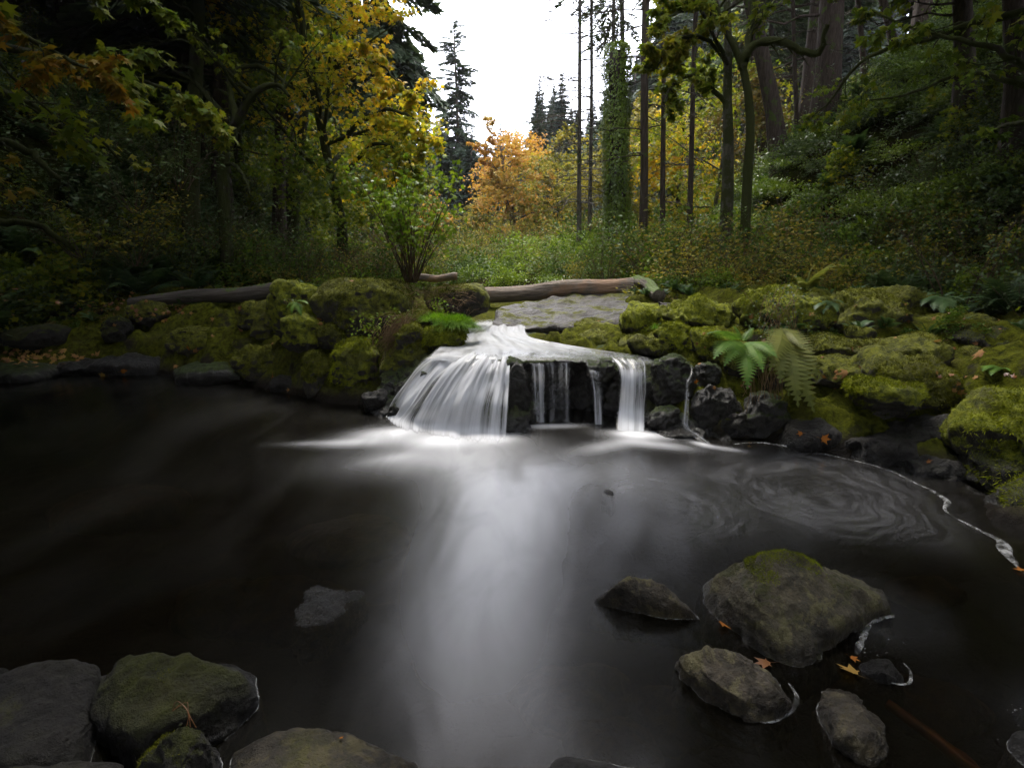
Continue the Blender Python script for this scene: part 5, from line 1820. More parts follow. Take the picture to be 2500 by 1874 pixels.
for k, (pb, pt, Y, w, ht, dd, lab, dl) in enumerate([
        (1416, 1412, 22, 11, 17, 120, 'bare-branched conifer pole nearest the sky gap', 0.20),
        (1441, 1443, 23, 10, 17, 90, 'second bare-branched conifer pole just right of the first', 0.11),
        (1499, 1497, 28, 12, 20, 30, 'slim pole tree rising behind the top of the ivy snag', 0.09),
        (1518, 1520, 30, 15, 22, 26, 'greyer pole tree behind the right side of the ivy snag', 0.08),
        (1574, 1581, 18, 21, 20, 26, 'straight dark trunk right of the ivy snag', 0.09),
        (1625, 1622, 18.5, 13, 18, 22, 'slim straight trunk between the dark trunk and the forked maple', 0.08),
        (1688, 1702, 20, 14, 19, 20, 'slightly leaning slim trunk on the ivy slope', 0.08),
        (1929, 1933, 20, 10, 17, 40, 'thin pole tree between the leaning fir and the big fir', 0.14),
        (1850, 1860, 26, 16, 22, 34, 'far trunk with tangled dead branches behind the leaning fir', 0.13),
        (2075, 2095, 25, 12, 20, 40, 'far bare tree with crooked branches against the upper right sky', 0.14),
        (2148, 2156, 24, 16, 20, 22, 'dim trunk high on the right slope', 0.1)]):
    b, t_, r = trunk_between(pb, pt, Y, w, ht)
    conifer('pole_tree', b, ht, r, lab, seed=40 + k, top=t_, crown_base=0.62 if k < 2 else 0.5, dead=dd, nbr=40, spread=0.13, sprays=SPRAYS_LOOSE, dead_len=dl,
            bark='grey_bark' if k < 4 else 'fir_bark', top_r=0.35)
b, t_, r = trunk_between(1900, 1833, 19, 36, 22)
conifer('fir_tree', b, 22, r, 'big fir trunk leaning to the left on the right slope', seed=60, top=t_, crown_base=0.5, dead=16, nbr=70, spread=0.16)
b, t_, r = trunk_between(1986, 2030, 19, 54, 24)
conifer('fir_tree', b, 24, r, 'biggest fir trunk leaning to the right on the right slope', seed=61, top=t_, crown_base=0.45, dead=20, nbr=80, spread=0.16)
b, t_, r = trunk_between(2322, 2348, 13, 40, 18)
conifer('fir_tree', b, 18, r, 'dark fir trunk in the gloom near the right edge', seed=62, top=t_, crown_base=0.32, dead=20, nbr=100, spread=0.22)
b, t_, r = trunk_between(2455, 2475, 11, 46, 17)
conifer('fir_tree', b, 17, r, 'black trunk at the right edge of the picture', seed=63, top=t_, crown_base=0.3, dead=20, nbr=100, spread=0.25)


# ivy-covered snag
def ivy_snag():
    rng = np.random.default_rng(77)
    b, t_, r = trunk_between(1510, 1507, 19, 54, 8)
    t_ = P(1507, 128, 19)
    root = empty('ivy_snag', b, 'broken trunk standing thickly wrapped in green ivy', 'tree')
    f = np.linspace(0, 1, 12)
    path = f[:, None] * (t_ - b)
    path[0, 2] -= 0.5
    a = Acc()
    a.tube(path, r * (0.80 - 0.15 * f), 12, 0.05, rng, True)
    link(bpy.data.objects.new('trunk', a.mesh('trunk', M['fir_bark'])), root)
    n = 19000
    t = rng.random(n) ** 0.9
    ang = rng.uniform(0, 6.283, n)
    pr_ = np.stack([t * 6, np.cos(ang) * 1.3, np.sin(ang) * 1.3], -1)
    bulge = r * (1.02 - 0.10 * t) + 0.12 * np.clip(fbm(pr_, 3), -0.6, 1.3) + 0.05
    k = (fbm(pr_ * 1.4 + 30, 3) + 0.75 * t + 0.15 > rng.uniform(-0.2, 0.3, n))
    rr = bulge * rng.uniform(0.82, 1.08, n)
    q = np.stack([np.interp(t, f, path[:, c]) for c in range(3)], -1) + np.stack([np.cos(ang) * rr, np.sin(ang) * rr, 0.12 * rng.standard_normal(n)], -1)
    cap = rand_dirs(rng, 700, 0, 1) * np.array([r, r, 0.25]) + (t_ - b)
    q, out = np.concatenate([q[k], cap]), np.concatenate([np.stack([np.cos(ang), np.sin(ang), np.full(n, -0.9)], -1)[k], rand_dirs(rng, 700, -.2, 1)])
    R = rot_from(out * np.array([0.5, 0.5, 1]) + 0.4 * rng.standard_normal(out.shape), out * np.array([1, 1, 0]) + np.array([0, 0, 0.5]))
    V, F = scatter(*OVAL, q, R, rng.uniform(0.05, 0.11, len(q)))
    link(bpy.data.objects.new('ivy', raw_mesh('ivy', V, F, M['ivy'])), root)
    return root


ivy_snag()

# forked mossy alders on the right
tp = [P(1777, 575, 14), P(1778, 400, 14), P(1776, 250, 14), P(1778, 100, 14), P(1772, -60, 14.2), P(1760, -260, 14.5), P(1775, -480, 14.5)]
tp[0][2] = land(np.array([tp[0][0]]), np.array([14.0]))[0]
broadleaf('alder_tree', tp[0], 10, 28 / FPX * 14 / 2, 'upright mossy maple trunk left of its forked neighbour', seed=4, trunk_path=tp, crown_base=0.42, nlimb=8, limb_len=0.42, leaf=0.15, leaf_n=9,
          mat='green_maple', bark='alder_bark', bias=(-0.3, -0.2), nsub=6)
tp = [P(1826, 560, 13.6), P(1826, 420, 13.6), P(1832, 300, 13.6), P(1822, 200, 13.6), P(1800, 130, 13.6), P(1765, 60, 13.6), P(1738, -20, 13.6), P(1700, -150, 13.8), P(1690, -320, 14)]
tp[0][2] = land(np.array([tp[0][0]]), np.array([13.6]))[0]
fork = broadleaf('maple_tree', tp[0], 10, 23 / FPX * 13.6 / 2, 'forked mossy maple with a limb arching to the right', seed=5, trunk_path=tp, crown_base=0.62, nlimb=6, limb_len=0.36, leaf=0.15, leaf_n=9,
                 mat='green_maple', bark='mossy_bark', bias=(-0.2, -0.3), nsub=6)


def extra_limb(root, pts, r0, r1, seed, leaves=0, leaf=0.14, mat='green_maple', nsub=6, bark='mossy_bark', sublen=0.3, spread=0.3, name='limb', hang=0.0):
    """a limb of its own on a tree, given by points in the world"""
    rng = np.random.default_rng(seed)
    org = np.array(root.location)
    path = spline(np.asarray(pts) - org, 22)
    path += 0.012 * rng.standard_normal(path.shape)
    a, lv = Acc(), []
    a.tube(path, np.linspace(r0, r1, len(path)), 8, 0.10, rng)
    leafy(a, lv, path, (r0 + r1) / 2, rng, nsub, sublen, 1, leaves, spread, 0.25, 0.1, 0.15)
    l = link(bpy.data.objects.new(name, a.mesh(name, M[bark])), root)
    if leaves and lv:
        link(bpy.data.objects.new('leaf_sprays', leaf_mesh('leaf_sprays', lv, rng, leaf, mat)), l)
    return l


extra_limb(fork, [P(1812, 165, 13.6), P(1822, 128, 13.5), P(1855, 104, 13.4), P(1905, 103, 13.3), P(1955, 122, 13.2), P(1992, 134, 13.1), P(2010, 110, 13.0), P(2018, 60, 12.9)], 0.10, 0.05, 3, 0, nsub=9)
extra_limb(fork, [P(1812, 175, 13.6), P(1826, 110, 13.7), P(1836, 40, 13.8), P(1838, -40, 14), P(1850, -140, 14)], 0.10, 0.05, 4, 8, nsub=6)
al = bpy.data.objects['alder_tree']
extra_limb(al, [P(1770, 250, 14), P(1742, 220, 13.8), P(1705, 190, 13.5), P(1675, 188, 13.2), P(1640, 212, 13.0), P(1622, 250, 12.8)], 0.06, 0.03, 5, 10, nsub=9)
extra_limb(al, [P(1772, 150, 14), P(1730, 100, 13.5), P(1680, 90, 13.0), P(1640, 110, 12.6), P(1600, 170, 12.4)], 0.05, 0.02, 6, 26, nsub=8, leaf=0.16)
extra_limb(al, [P(1772, 60, 14), P(1720, 20, 13.2), P(1660, 30, 12.6), P(1610, 60, 12.2)], 0.05, 0.02, 7, 16, nsub=8, leaf=0.16)

# crooked mossy maple reaching in from the right, high up
tp = [P(2640, 560, 9.5), P(2620, 300, 9.5), P(2590, 80, 9.6), P(2560, -120, 9.8), P(2540, -350, 10)]
tp[0][2] = land(np.array([tp[0][0]]), np.array([9.5]))[0]
rm = broadleaf('maple_tree', tp[0], 8, 0.22, 'mossy maple outside the right edge with crooked limbs reaching in', seed=6, trunk_path=tp, crown_base=0.5, nlimb=9, limb_len=0.5, leaf=0.14, leaf_n=26,
               mat='green_maple', bias=(-0.5, 0.1), nsub=7)
extra_limb(rm, [P(2600, 20, 9.6), P(2450, 40, 10), P(2340, 70, 10.4), P(2240, 105, 10.8), P(2150, 122, 11.2), P(2080, 175, 11.5), P(2030, 240, 11.8), P(1985, 285, 12)], 0.07, 0.012, 8, 5, nsub=9, leaf=0.12)
extra_limb(rm, [P(2610, 200, 9.5), P(2500, 160, 9.6), P(2400, 110, 9.8), P(2300, 90, 10), P(2200, 60, 10.2), P(2120, 20, 10.4)], 0.06, 0.012, 9, 8, nsub=9, leaf=0.13)
extra_limb(rm, [P(2610, 260, 9.5), P(2480, 200, 9.8), P(2360, 180, 10.5), P(2260, 215, 11), P(2160, 240, 11.5), P(2060, 245, 12)], 0.05, 0.01, 10, 4, nsub=8, leaf=0.12)
extra_limb(rm, [P(2600, 320, 9.2), P(2500, 300, 9.2), P(2440, 310, 9.2), P(2380, 330, 9.2)], 0.05, 0.012, 12, 2, nsub=6)

# arching mossy maple on the left slope
tp = [P(528, 440, 12.5), P(545, 370, 12.4), P(580, 300, 12.3), P(605, 245, 12.2), P(640, 215, 12.1), P(680, 208, 12.0), P(705, 235, 11.9)]
tp[0][2] = land(np.array([tp[0][0]]), np.array([12.5]))[0]
lm = broadleaf('maple_tree', tp[0], 5, 0.12, 'mossy maple whose trunk arches to the right on the left slope', seed=8, trunk_path=tp, crown_base=0.5, nlimb=6, limb_len=0.3, leaf=0.12, leaf_n=3, mat='green_maple', nsub=6)
extra_limb(lm, [P(545, 370, 12.4), P(570, 330, 12.6), P(572, 280, 12.8), P(560, 220, 12.9), P(575, 170, 13), P(640, 165, 13), P(720, 220, 12.8)], 0.10, 0.03, 13, 0, nsub=8)
extra_limb(lm, [P(600, 250, 12.2), P(625, 235, 12.2), P(600, 215, 12.1), P(570, 205, 12.0)], 0.05, 0.02, 14, 0, nsub=5)
extra_limb(lm, [P(545, 400, 12.4), P(575, 405, 12.2), P(600, 440, 12.0), P(612, 480, 11.9)], 0.045, 0.02, 15, 0, nsub=5)
extra_limb(lm, [P(540, 275, 12.7), P(505, 235, 12.9), P(470, 200, 13), P(420, 170, 13)], 0.07, 0.03, 16, 0, nsub=7)

# the yellow maple
ym = broadleaf('maple_tree', on_land(838, 600, 15.5), 8.8, 0.17, 'yellow and orange autumn maple left of the sky gap', seed=11, crown_base=0.34, nlimb=17, limb_len=0.40, leaf=0.12, leaf_n=7,
               mat='yellow_maple', nsub=8, depth=1, lean=(-0.02, -0.03), elev=(0.05, 0.8), bias=(0.12, -0.2), spread=0.30, cat='tree')
extra_limb(ym, [P(850, 330, 15.3), P(890, 290, 14.8), P(950, 268, 14.4), P(1010, 290, 14.2), P(1040, 340, 14.0)], 0.07, 0.02, 17, 22, leaf=0.125, mat='yellow_maple', nsub=9, sublen=0.36)
extra_limb(ym, [P(850, 420, 15.3), P(880, 380, 14.6), P(920, 350, 14.2), P(980, 370, 14.0), P(1010, 420, 13.9)], 0.06, 0.02, 18, 18, leaf=0.125, mat='yellow_maple', nsub=9, sublen=0.36)
extra_limb(ym, [P(840, 200, 15.3), P(870, 150, 14.9), P(930, 160, 14.6), P(985, 220, 14.4)], 0.05, 0.015, 19, 18, leaf=0.125, mat='yellow_maple', nsub=8, sublen=0.36)
ym2 = broadleaf('maple_tree', on_land(700, 560, 17.5), 13.0, 0.18, 'orange-green maple crown spreading above the twin fir trunks', seed=12, crown_base=0.42, nlimb=15, limb_len=0.30, leaf=0.13, leaf_n=7,
                mat='dim_maple', nsub=7, depth=1, elev=(0.0, 0.8), bias=(0.3, -0.3), spread=0.30)
broadleaf('maple_tree', on_land(600, 560, 20), 12.5, 0.16, 'dim green maple crown left of the orange-green one', seed=13, crown_base=0.35, nlimb=14, limb_len=0.30, leaf=0.14, leaf_n=9, mat='green_maple', nsub=7, depth=1, spread=0.30)

rng = np.random.default_rng(4)
cloud(ym, region([(800, 90, 110, 110), (850, 250, 120, 130), (930, 290, 110, 90), (1000, 330, 70, 70), (870, 400, 100, 90), (960, 420, 60, 60), (770, 210, 80, 80), (860, 30, 60, 60)], 92, 13.6, 16.2, 0.42, rng), rng, 30, 0.125, 'yellow_maple')
cloud(ym, region([(740, 420, 90, 80), (860, 490, 110, 50), (950, 470, 60, 40)], 60, 13.6, 16, 0.42, rng), rng, 34, 0.125, 'green_maple')
cloud(ym2, region([(700, 60, 120, 90), (640, 120, 90, 80), (740, 160, 80, 80), (690, 200, 80, 50)], 60, 15.5, 18, 0.5, rng), rng, 26, 0.13, 'green_maple', name='leaf_clumps')
cloud(ym2, region([(590, 70, 80, 80), (640, 200, 70, 60), (620, 350, 70, 80)], 60, 15.5, 18, 0.5, rng), rng, 32, 0.13, 'green_maple')

extra_limb(ym2, [np.array(ym2.location) + [0.2, -0.3, 8.5], (-5.6, 15.0, 12.0), (-3.6, 12.4, 12.6), (-1.6, 10.6, 12.2), (0.4, 9.6, 11.6), (1.8, 9.0, 11.0)], 0.12, 0.03, 71, 14, leaf=0.15, mat='green_maple', nsub=10, sublen=0.34)  # unseen limb added above the stream to dim the pool's reflection
cloud(ym2, [(rng.uniform(-3.6, 2.2), rng.uniform(8.2, 11.2), rng.uniform(10.6, 12.6), rng.uniform(0.4, 0.8)) for _ in range(190)], rng, 38, 0.17, 'green_maple')  # unseen leaves added to thin the sky mirrored in the pool

# maple at the far left reaching in, leaves near the camera
tp = [P(-330, 700, 6.5), P(-340, 400, 6.4), P(-330, 100, 6.3), P(-300, -200, 6.3), P(-280, -500, 6.5)]
tp[0][2] = land(np.array([tp[0][0]]), np.array([6.5]))[0]
nm = broadleaf('maple_tree', tp[0], 7, 0.20, 'maple outside the left edge with yellow leaves hanging into view', seed=14, trunk_path=tp, crown_base=0.55, nlimb=8, limb_len=0.45, leaf=0.15, leaf_n=28, mat='green_maple',
               bias=(0.4, 0.2), nsub=7)
extra_limb(nm, [P(-330, 40, 6.3), P(-150, 10, 6.3), P(0, 60, 6.3), P(100, 110, 6.3), P(200, 165, 6.3), P(240, 180, 6.3)], 0.05, 0.008, 20, 9, leaf=0.12, mat='dim_maple', nsub=8, sublen=0.28, spread=0.35)
extra_limb(nm, [P(-330, -40, 6.3), P(-100, -80, 6.5), P(100, -60, 6.8), P(260, -30, 7.0), P(400, 0, 7.2)], 0.05, 0.008, 21, 10, leaf=0.15, mat='green_maple', nsub=8, sublen=0.28, spread=0.35)
extra_limb(nm, [P(-330, 420, 6.4), P(-150, 395, 6.4), P(-30, 400, 6.4), P(60, 430, 6.4)], 0.04, 0.008, 22, 6, leaf=0.11, mat='dim_maple', nsub=5, sublen=0.3, spread=0.35)
extra_limb(nm, [P(-330, 250, 7), P(-100, 210, 7.5), P(30, 235, 8), P(120, 290, 8.5), P(170, 320, 8.8), P(230, 330, 9), P(300, 400, 9)], 0.07, 0.015, 23, 1, leaf=0.12, nsub=8)
extra_limb(nm, [P(-330, 330, 7.5), P(-80, 330, 8), P(60, 365, 8.2), P(100, 400, 8.2), P(145, 440, 8.3), P(125, 465, 8.3)], 0.07, 0.03, 24, 0, nsub=7)
extra_limb(nm, [P(-330, 560, 7.5), P(-80, 540, 8), P(80, 548, 8.2), P(150, 590, 8.2), P(180, 610, 8.3)], 0.06, 0.03, 25, 0, nsub=6)

# orange maple and its neighbours in mid valley
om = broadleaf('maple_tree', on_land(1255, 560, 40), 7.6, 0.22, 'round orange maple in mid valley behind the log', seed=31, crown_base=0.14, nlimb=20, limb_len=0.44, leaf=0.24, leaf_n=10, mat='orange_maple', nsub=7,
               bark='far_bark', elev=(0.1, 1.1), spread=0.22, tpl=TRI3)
b = np.array(om.location)
cloud(om, dome(b + [0, 0, 4.0], 3.5, 3.2, 4.4, 200, 0.62, rng, -0.8, 0.28), rng, 24, 0.22, 'orange_maple', TRI3)
for k, (px, Y, ht, mt, lf, n, lab) in enumerate([
        (1365, 38, 6.8, 'olive_leaf', 0.25, 9, 'straw-yellow maple behind the bare-branched poles'),
        (1475, 34, 6.5, 'olive_leaf', 0.24, 9, 'olive-yellow tree behind the ivy snag'),
        (1185, 44, 4.5, 'olive_leaf', 0.25, 8, 'low olive tree to the left of the orange maple'),
        (1060, 38, 3.4, 'orange_maple', 0.22, 6, 'thin rust-coloured tree behind the yellow maple'),
        (1655, 30, 7.0, 'yellow_maple', 0.22, 7, 'yellow-green maple glowing between the slim trunks'),
        (1590, 33, 8.5, 'olive_leaf', 0.24, 8, 'olive maple behind the straight dark trunk'),
        (1730, 27, 8.0, 'green_maple', 0.2, 8, 'green maple behind the upright mossy trunk'),
        (960, 24, 5.5, 'green_maple', 0.18, 8, 'green maple under the yellow maple'),
        (760, 22, 6.0, 'green_maple', 0.17, 8, 'dark green maple at the foot of the twin firs'),
        (1800, 24, 5.0, 'rust_leaf', 0.15, 8, 'rust-brown small tree behind the forked maple'),
        (1320, 52, 7.5, 'olive_leaf', 0.3, 8, 'pale olive tree behind the orange maple'),
        (1440, 55, 10, 'hazed_fir', 0.3, 10, 'grey-green tree far behind the bare poles')]):
    broadleaf('maple_tree', on_land(px, 560, Y), ht, 0.12, lab, seed=50 + k, crown_base=0.16, nlimb=14, limb_len=0.48, leaf=lf, leaf_n=n, mat=mt, nsub=6, bark='alder_bark', spread=0.24, tpl=TRI3, elev=(0.1, 1.0), sides=5)
    o = [q for q in bpy.data.objects if q.get('label') == lab][0]
    b = np.array(o.location)
    cloud(o, dome(b + [0, 0, ht * 0.55], ht * 0.45, ht * 0.42, ht * 0.50, 90, ht * 0.09, rng, -0.9, 0.1), rng, 22, lf, mt, TRI3)

# ------------------------------------------------------------------ the rest of the wood: copies of a few trees
protoA = conifer('fir_tree', (-15, 21, float(land(np.array([-15.]), np.array([21.]))[0])), 24, 0.28, 'dark fir of the wood on the left slope', 'firs of the left slope', seed=80, crown_base=0.12, nbr=230, spread=0.17,
                 sprays=SPRAYS_FULL, dead=20)
protoB = conifer('fir_tree', (18, 24, float(land(np.array([18.]), np.array([24.]))[0])), 22, 0.26, 'dark fir of the wood on the right slope', 'firs of the right slope', seed=81, crown_base=0.30, nbr=110, spread=0.17,
                 sprays=SPRAYS, dead=34)
protoC = broadleaf('maple_tree', (-13, 11, float(land(np.array([-13.]), np.array([11.]))[0])), 11, 0.16, 'dim green maple of the left slope', 'maples of the left slope', seed=82, crown_base=0.30, nlimb=13, limb_len=0.36,
                   leaf=0.17, leaf_n=14, mat='green_maple', nsub=6, spread=0.3)
rng = np.random.default_rng(99)
LN = lambda x, y: float(land(np.array([float(x)]), np.array([float(y)]))[0])
placed = []


def far_enough(x, y, d):
    for a, b_ in placed:
        if (a - x) ** 2 + (b_ - y) ** 2 < d * d:
            return False
    placed.append((x, y))
    return True


# left slope
cnt = 0
for _ in range(1200):
    if cnt >= 50:
        break
    y = rng.uniform(9, 75)
    lt = np.interp(y, [4, 10, 14, 22, 40, 80], [-10, -9.3, -8.6, -9.5, -10.5, -15])
    x = lt - rng.exponential(7) - 0.3
    if x < -55 or not far_enough(x, y, 2.3 if y < 30 else 3.2):
        continue
    if x / y > -0.30 and y > 15 and y < 60:
        continue
    if y > 19 and -0.60 < x / y < -0.43 and rng.random() < 0.7:
        continue
    src = protoA if rng.random() < 0.75 else protoC
    copy_tree(src, (x, y, LN(x, y)), rng.uniform(0, 6.28), rng.uniform(0.75, 1.15))
    cnt += 1
# right slope
cnt = 0
for _ in range(1200):
    if cnt >= 42:
        break
    y = rng.uniform(9, 80)
    rt = np.interp(y, [2, 9, 14, 20, 30, 60, 90], [9, 11, 11.5, 10.5, 12, 16, 22])
    x = rt + rng.exponential(9)
    if x > 60 or not far_enough(x, y, 2.8 if y < 30 else 3.4):
        continue
    if y > 22 and 0.40 < x / y < 0.62 and rng.random() < 0.65:
        continue
    copy_tree(protoB, (x, y, LN(x, y)), rng.uniform(0, 6.28), rng.uniform(0.75, 1.2))
    cnt += 1
for (px, Y) in [(2215, 30), (2260, 24), (2300, 34), (2345, 27), (2400, 32), (2440, 22), (2490, 28), (2280, 44), (2380, 46), (2170, 40)]:
    x = (px - 1250) / FPX * Y
    copy_tree(protoA, (x, Y, LN(x, Y)), rng.uniform(0, 6.28), rng.uniform(0.85, 1.1), 'dense dark fir closing the top of the right slope', 'dense firs at the top of the right slope')
# across the head of the valley
spr = sorted([o for o in bpy.data.objects if o.name.startswith('spruce_tree')], key=lambda o: o.name)
SPR_H = {o.name: max(v.co.z for v in [c for c in o.children if c.name.startswith('trunk')][0].data.vertices) for o in spr}
placed = []
for k in range(900):
    y = rng.uniform(58, 130)
    x = rng.uniform(-0.5, 0.62) * y
    if not far_enough(x, y, 3.2) or len(placed) > 170:
        continue
    q = x / y * FPX + 1250
    lim = np.interp(q, [600, 950, 1040, 1150, 1195, 1260, 1290, 1310, 1400, 1500, 1600, 2200], [0, 120, 300, 330, 350, 345, 345, 260, 260, 220, 0, -100])
    top = H + (620 - lim) / FPX * y * 1.03 * rng.uniform(0.80, 1.0)
    s = spr[2 + k % 2]
    z0 = LN(x, y)
    copy_tree(s, (x, y, z0), rng.uniform(0, 6.28), max(0.25, (top - z0) / SPR_H[s.name]), 'distant spruce of the wood across the head of the valley', 'spruces across the head of the valley')
for s in (spr[2],):
    pass
# unseen tall maples added beside the viewpoint so their crowns shade the banks
protoShade = broadleaf('maple_tree', (-9.6, 2.6, LN(-9.6, 2.6)), 12.5, 0.20, 'unseen tall maple added outside the left edge to shade the left bank', 'unseen maples added to shade the banks', seed=90, crown_base=0.58, nlimb=14, limb_len=0.50,
                   leaf=0.24, leaf_n=16, mat='green_maple', nsub=6, spread=0.32, elev=(-0.1, 0.6))
b = np.array(protoShade.location)
cloud(protoShade, dome(b + [0, 0, 9.3], 6.0, 6.0, 2.4, 170, 1.0, rng, -0.6, 0.0), rng, 17, 0.25, 'green_maple', TRI3)
for (x, y, rz, s) in [(-6.5, -2.2, 2.0, 1.0), (-1.5, -5.5, 3.0, 1.0), (-10.5, 6.6, 1.0, 1.0), (9.2, 1.0, 0.5, 1.0), (5.5, -4.0, 5.0, 1.0), (2.2, -6.5, 4.4, 1.0), (-2.4, -1.8, 1.3, 0.95), (-4.6, -0.6, 0.2, 0.9), (-7.2, 1.0, 3.3, 0.95), (5.6, -0.8, 3.9, 0.9)]:
    copy_tree(protoShade, (x, y, LN(x, y)), rz, s, 'unseen tall maple added outside the picture to shade the bank')
# unseen trees added beside and behind the camera to block sky light
for (x, y, s, src) in [(-9.5, 3.5, 0.8, protoC), (-10.5, -1, 0.9, protoA), (-7, -5, 0.8, protoA), (-3, -6.5, 0.8, protoC), (1.5, -7.5, 0.85, protoA), (5.5, -5, 0.8, protoC), (8.5, -2, 0.85, protoA),
                       (8.6, 1.8, 0.75, protoC), (9.5, 5.2, 0.8, protoA), (13, 3, 1, protoA), (-13.5, 5, 1, protoA), (-15, 0, 1, protoA),
                       (-5.5, -2.8, 0.7, protoC), (4.8, -2.2, 0.7, protoC), (-11.2, 6.2, 0.8, protoC), (0, -4.5, 0.7, protoC)]:
    copy_tree(src, (x, y, LN(x, y)), rng.uniform(0, 6.28), s, 'unseen shade tree added beside the photographer outside the picture', 'shade trees added around the viewpoint')
# ------------------------------------------------------------------ shrubs, ferns and ground cover
def frond(n=22, arch=0.55, width=0.30, fine=False, rng=None):
    """one fern frond of unit length: leaves the origin along +x rising, bends down at the tip"""
    V, F = [], []
    f = np.linspace(0, 1, n)
    x = f * (1 - 0.12 * f)
    z = arch * (f * 0.9 - 0.95 * f ** 2.2)
    sp_ = np.stack([x, 0 * f, z], -1)
    # stalk
    for i in range(n - 1):
        k = len(V)
        w = 0.006 * (1 - 0.8 * f[i])
        V += [sp_[i] + [0, w, 0], sp_[i] - [0, w, 0], sp_[i + 1] - [0, w, 0], sp_[i + 1] + [0, w, 0]]
        F += [(k, k + 1, k + 2), (k, k + 2, k + 3)]
    for i in range(3, n):
        L = width * math.sin(min(1, (f[i] - 0.05) / 0.35) * math.pi / 2) * (1.02 - f[i]) ** 0.75 * 1.25
        T = sp_[min(i + 1, n - 1)] - sp_[i - 1]
        T /= np.linalg.norm(T)
        for s in (-1, 1):
            d = np.array([0.32, s, -0.12])
            d /= np.linalg.norm(d)
            p = sp_[i]
            wd_ = (0.5 if fine else 0.60) / n
            if not fine:
                k = len(V)
                V += [p - T * wd_, p + T * wd_, p + d * L + [0, 0, -0.08 * L]]
                F += [(k, k + 1, k + 2)] if s > 0 else [(k + 1, k, k + 2)]
            else:
                m = max(4, int(12 * L / width))
                for j in range(m):
                    g = (j + 0.4) / m
                    q = p + d * L * g + np.array([0, 0, -0.10 * L * g * g])
                    l2 = wd_ * 1.05 * (1.05 - g * 0.8)
                    k = len(V)
                    u1 = T * 0.9 + d * 0.45
                    u2 = -T * 0.9 + d * 0.45
                    e = d * L / m * 0.42
                    V += [q - e, q + e, q + u1 * l2, q + u2 * l2]
                    F += [(k, k + 1, k + 2), (k, k + 3, k + 1)]
    return np.array(V), np.array(F)


def fern_mesh(name, rng, n, size, mat, arch=(0.35, 0.8), fine=False, el=(0.2, 0.9), az=None, nseg=20):
    acc = Acc()
    for i in range(n):
        V, F = frond(nseg, rng.uniform(*arch), rng.uniform(0.24, 0.34), fine)
        a = rng.uniform(0, 6.283) if az is None else rng.uniform(*az)
        e = rng.uniform(*el)
        d = np.array([[math.cos(a) * math.cos(e), math.sin(a) * math.cos(e), math.sin(e)]])
        R = rot_from(d, roll=np.array([rng.uniform(-0.3, 0.3)]))
        s = size * rng.uniform(0.65, 1.1)
        V2, F2 = scatter(V, F, np.array([[0, 0, 0.0]]) + 0.02 * rng.standard_normal((1, 3)), R, s)
        acc.add(V2, F2)
    return acc.mesh(name, M[mat], False)


def shrub_mesh(name, rng, r, h, leaves, size, mat, tpl=OVAL, stems=0):
    """a mound of leaves with gaps: clumps on an uneven shell and inside it"""
    nc = max(6, leaves // 22)
    c = rand_dirs(rng, nc, -0.15, 1) * (rng.uniform(0.45, 1.0, (nc, 1)))
    c = c * np.array([r, r, h]) * (0.85 + 0.3 * fbm(c * 2 + rng.uniform(0, 20), 2)[:, None])
    k = rng.integers(0, nc, leaves)
    pts = c[k] + rng.standard_normal((leaves, 3)) * np.array([r, r, h * 0.8]) * 0.13
    d = rand_dirs(rng, leaves, -0.5, 0.5) + pts / np.array([r, r, h]) * 0.8
    R = rot_from(d, np.array([0, 0, 1.0]) + 0.7 * rng.standard_normal((leaves, 3)))
    V, F = scatter(*tpl, pts, R, size * rng.uniform(0.6, 1.3, leaves))
    return raw_mesh(name, V, F, M[mat])


def stems_mesh(name, rng, n, h, spread, r, mat, bend=0.3, forks=2, base_r=0.1):
    a = Acc()
    tips = []
    for i in range(n):
        az = rng.uniform(0, 6.283)
        p = np.array([math.cos(az), math.sin(az), 0]) * base_r * rng.random()
        d = np.array([math.cos(az) * spread * rng.uniform(0.2, 1), math.sin(az) * spread * rng.uniform(0.2, 1), 1.0])
        L = h * rng.uniform(0.6, 1.1)
        pt = wander(p, d, L, 7, rng, 0.07, bend * 0.3, 0)
        rr = r * rng.uniform(0.6, 1.1)
        a.tube(pt, np.linspace(rr, rr * 0.3, 8), 4)
        tips.append(pt)
        for _ in range(forks):
            f = rng.uniform(0.3, 0.9)
            q = interp_path(pt, f)
            d2 = d / np.linalg.norm(d) + rand_dirs(rng, 1)[0] * 0.7
            p2 = wander(q, d2, L * 0.4 * (1.1 - f * 0.5), 4, rng, 0.12, 0.1, 0)
            a.tube(p2, np.linspace(rr * 0.5, rr * 0.15, 5), 3)
            tips.append(p2)
    return a.mesh(name, M[mat]), tips


def bramble_mesh(rng, n, h, leafs, size, mats):
    """arching stems with leaves along them: two meshes"""
    sm, tips = stems_mesh('stem', rng, n, h, 0.9, 0.006, 'twig', 0.9, 2, 0.3)
    pts = []
    for t in tips:
        m = rng.poisson(leafs)
        for x in rng.uniform(0.15, 1, m):
            pts.append(interp_path(t, x) + 0.05 * rng.standard_normal(3))
    lm_ = leaf_mesh('leaves', np.array(pts), rng, size, mats, OVAL, 0.1, 0.5)
    return sm, lm_


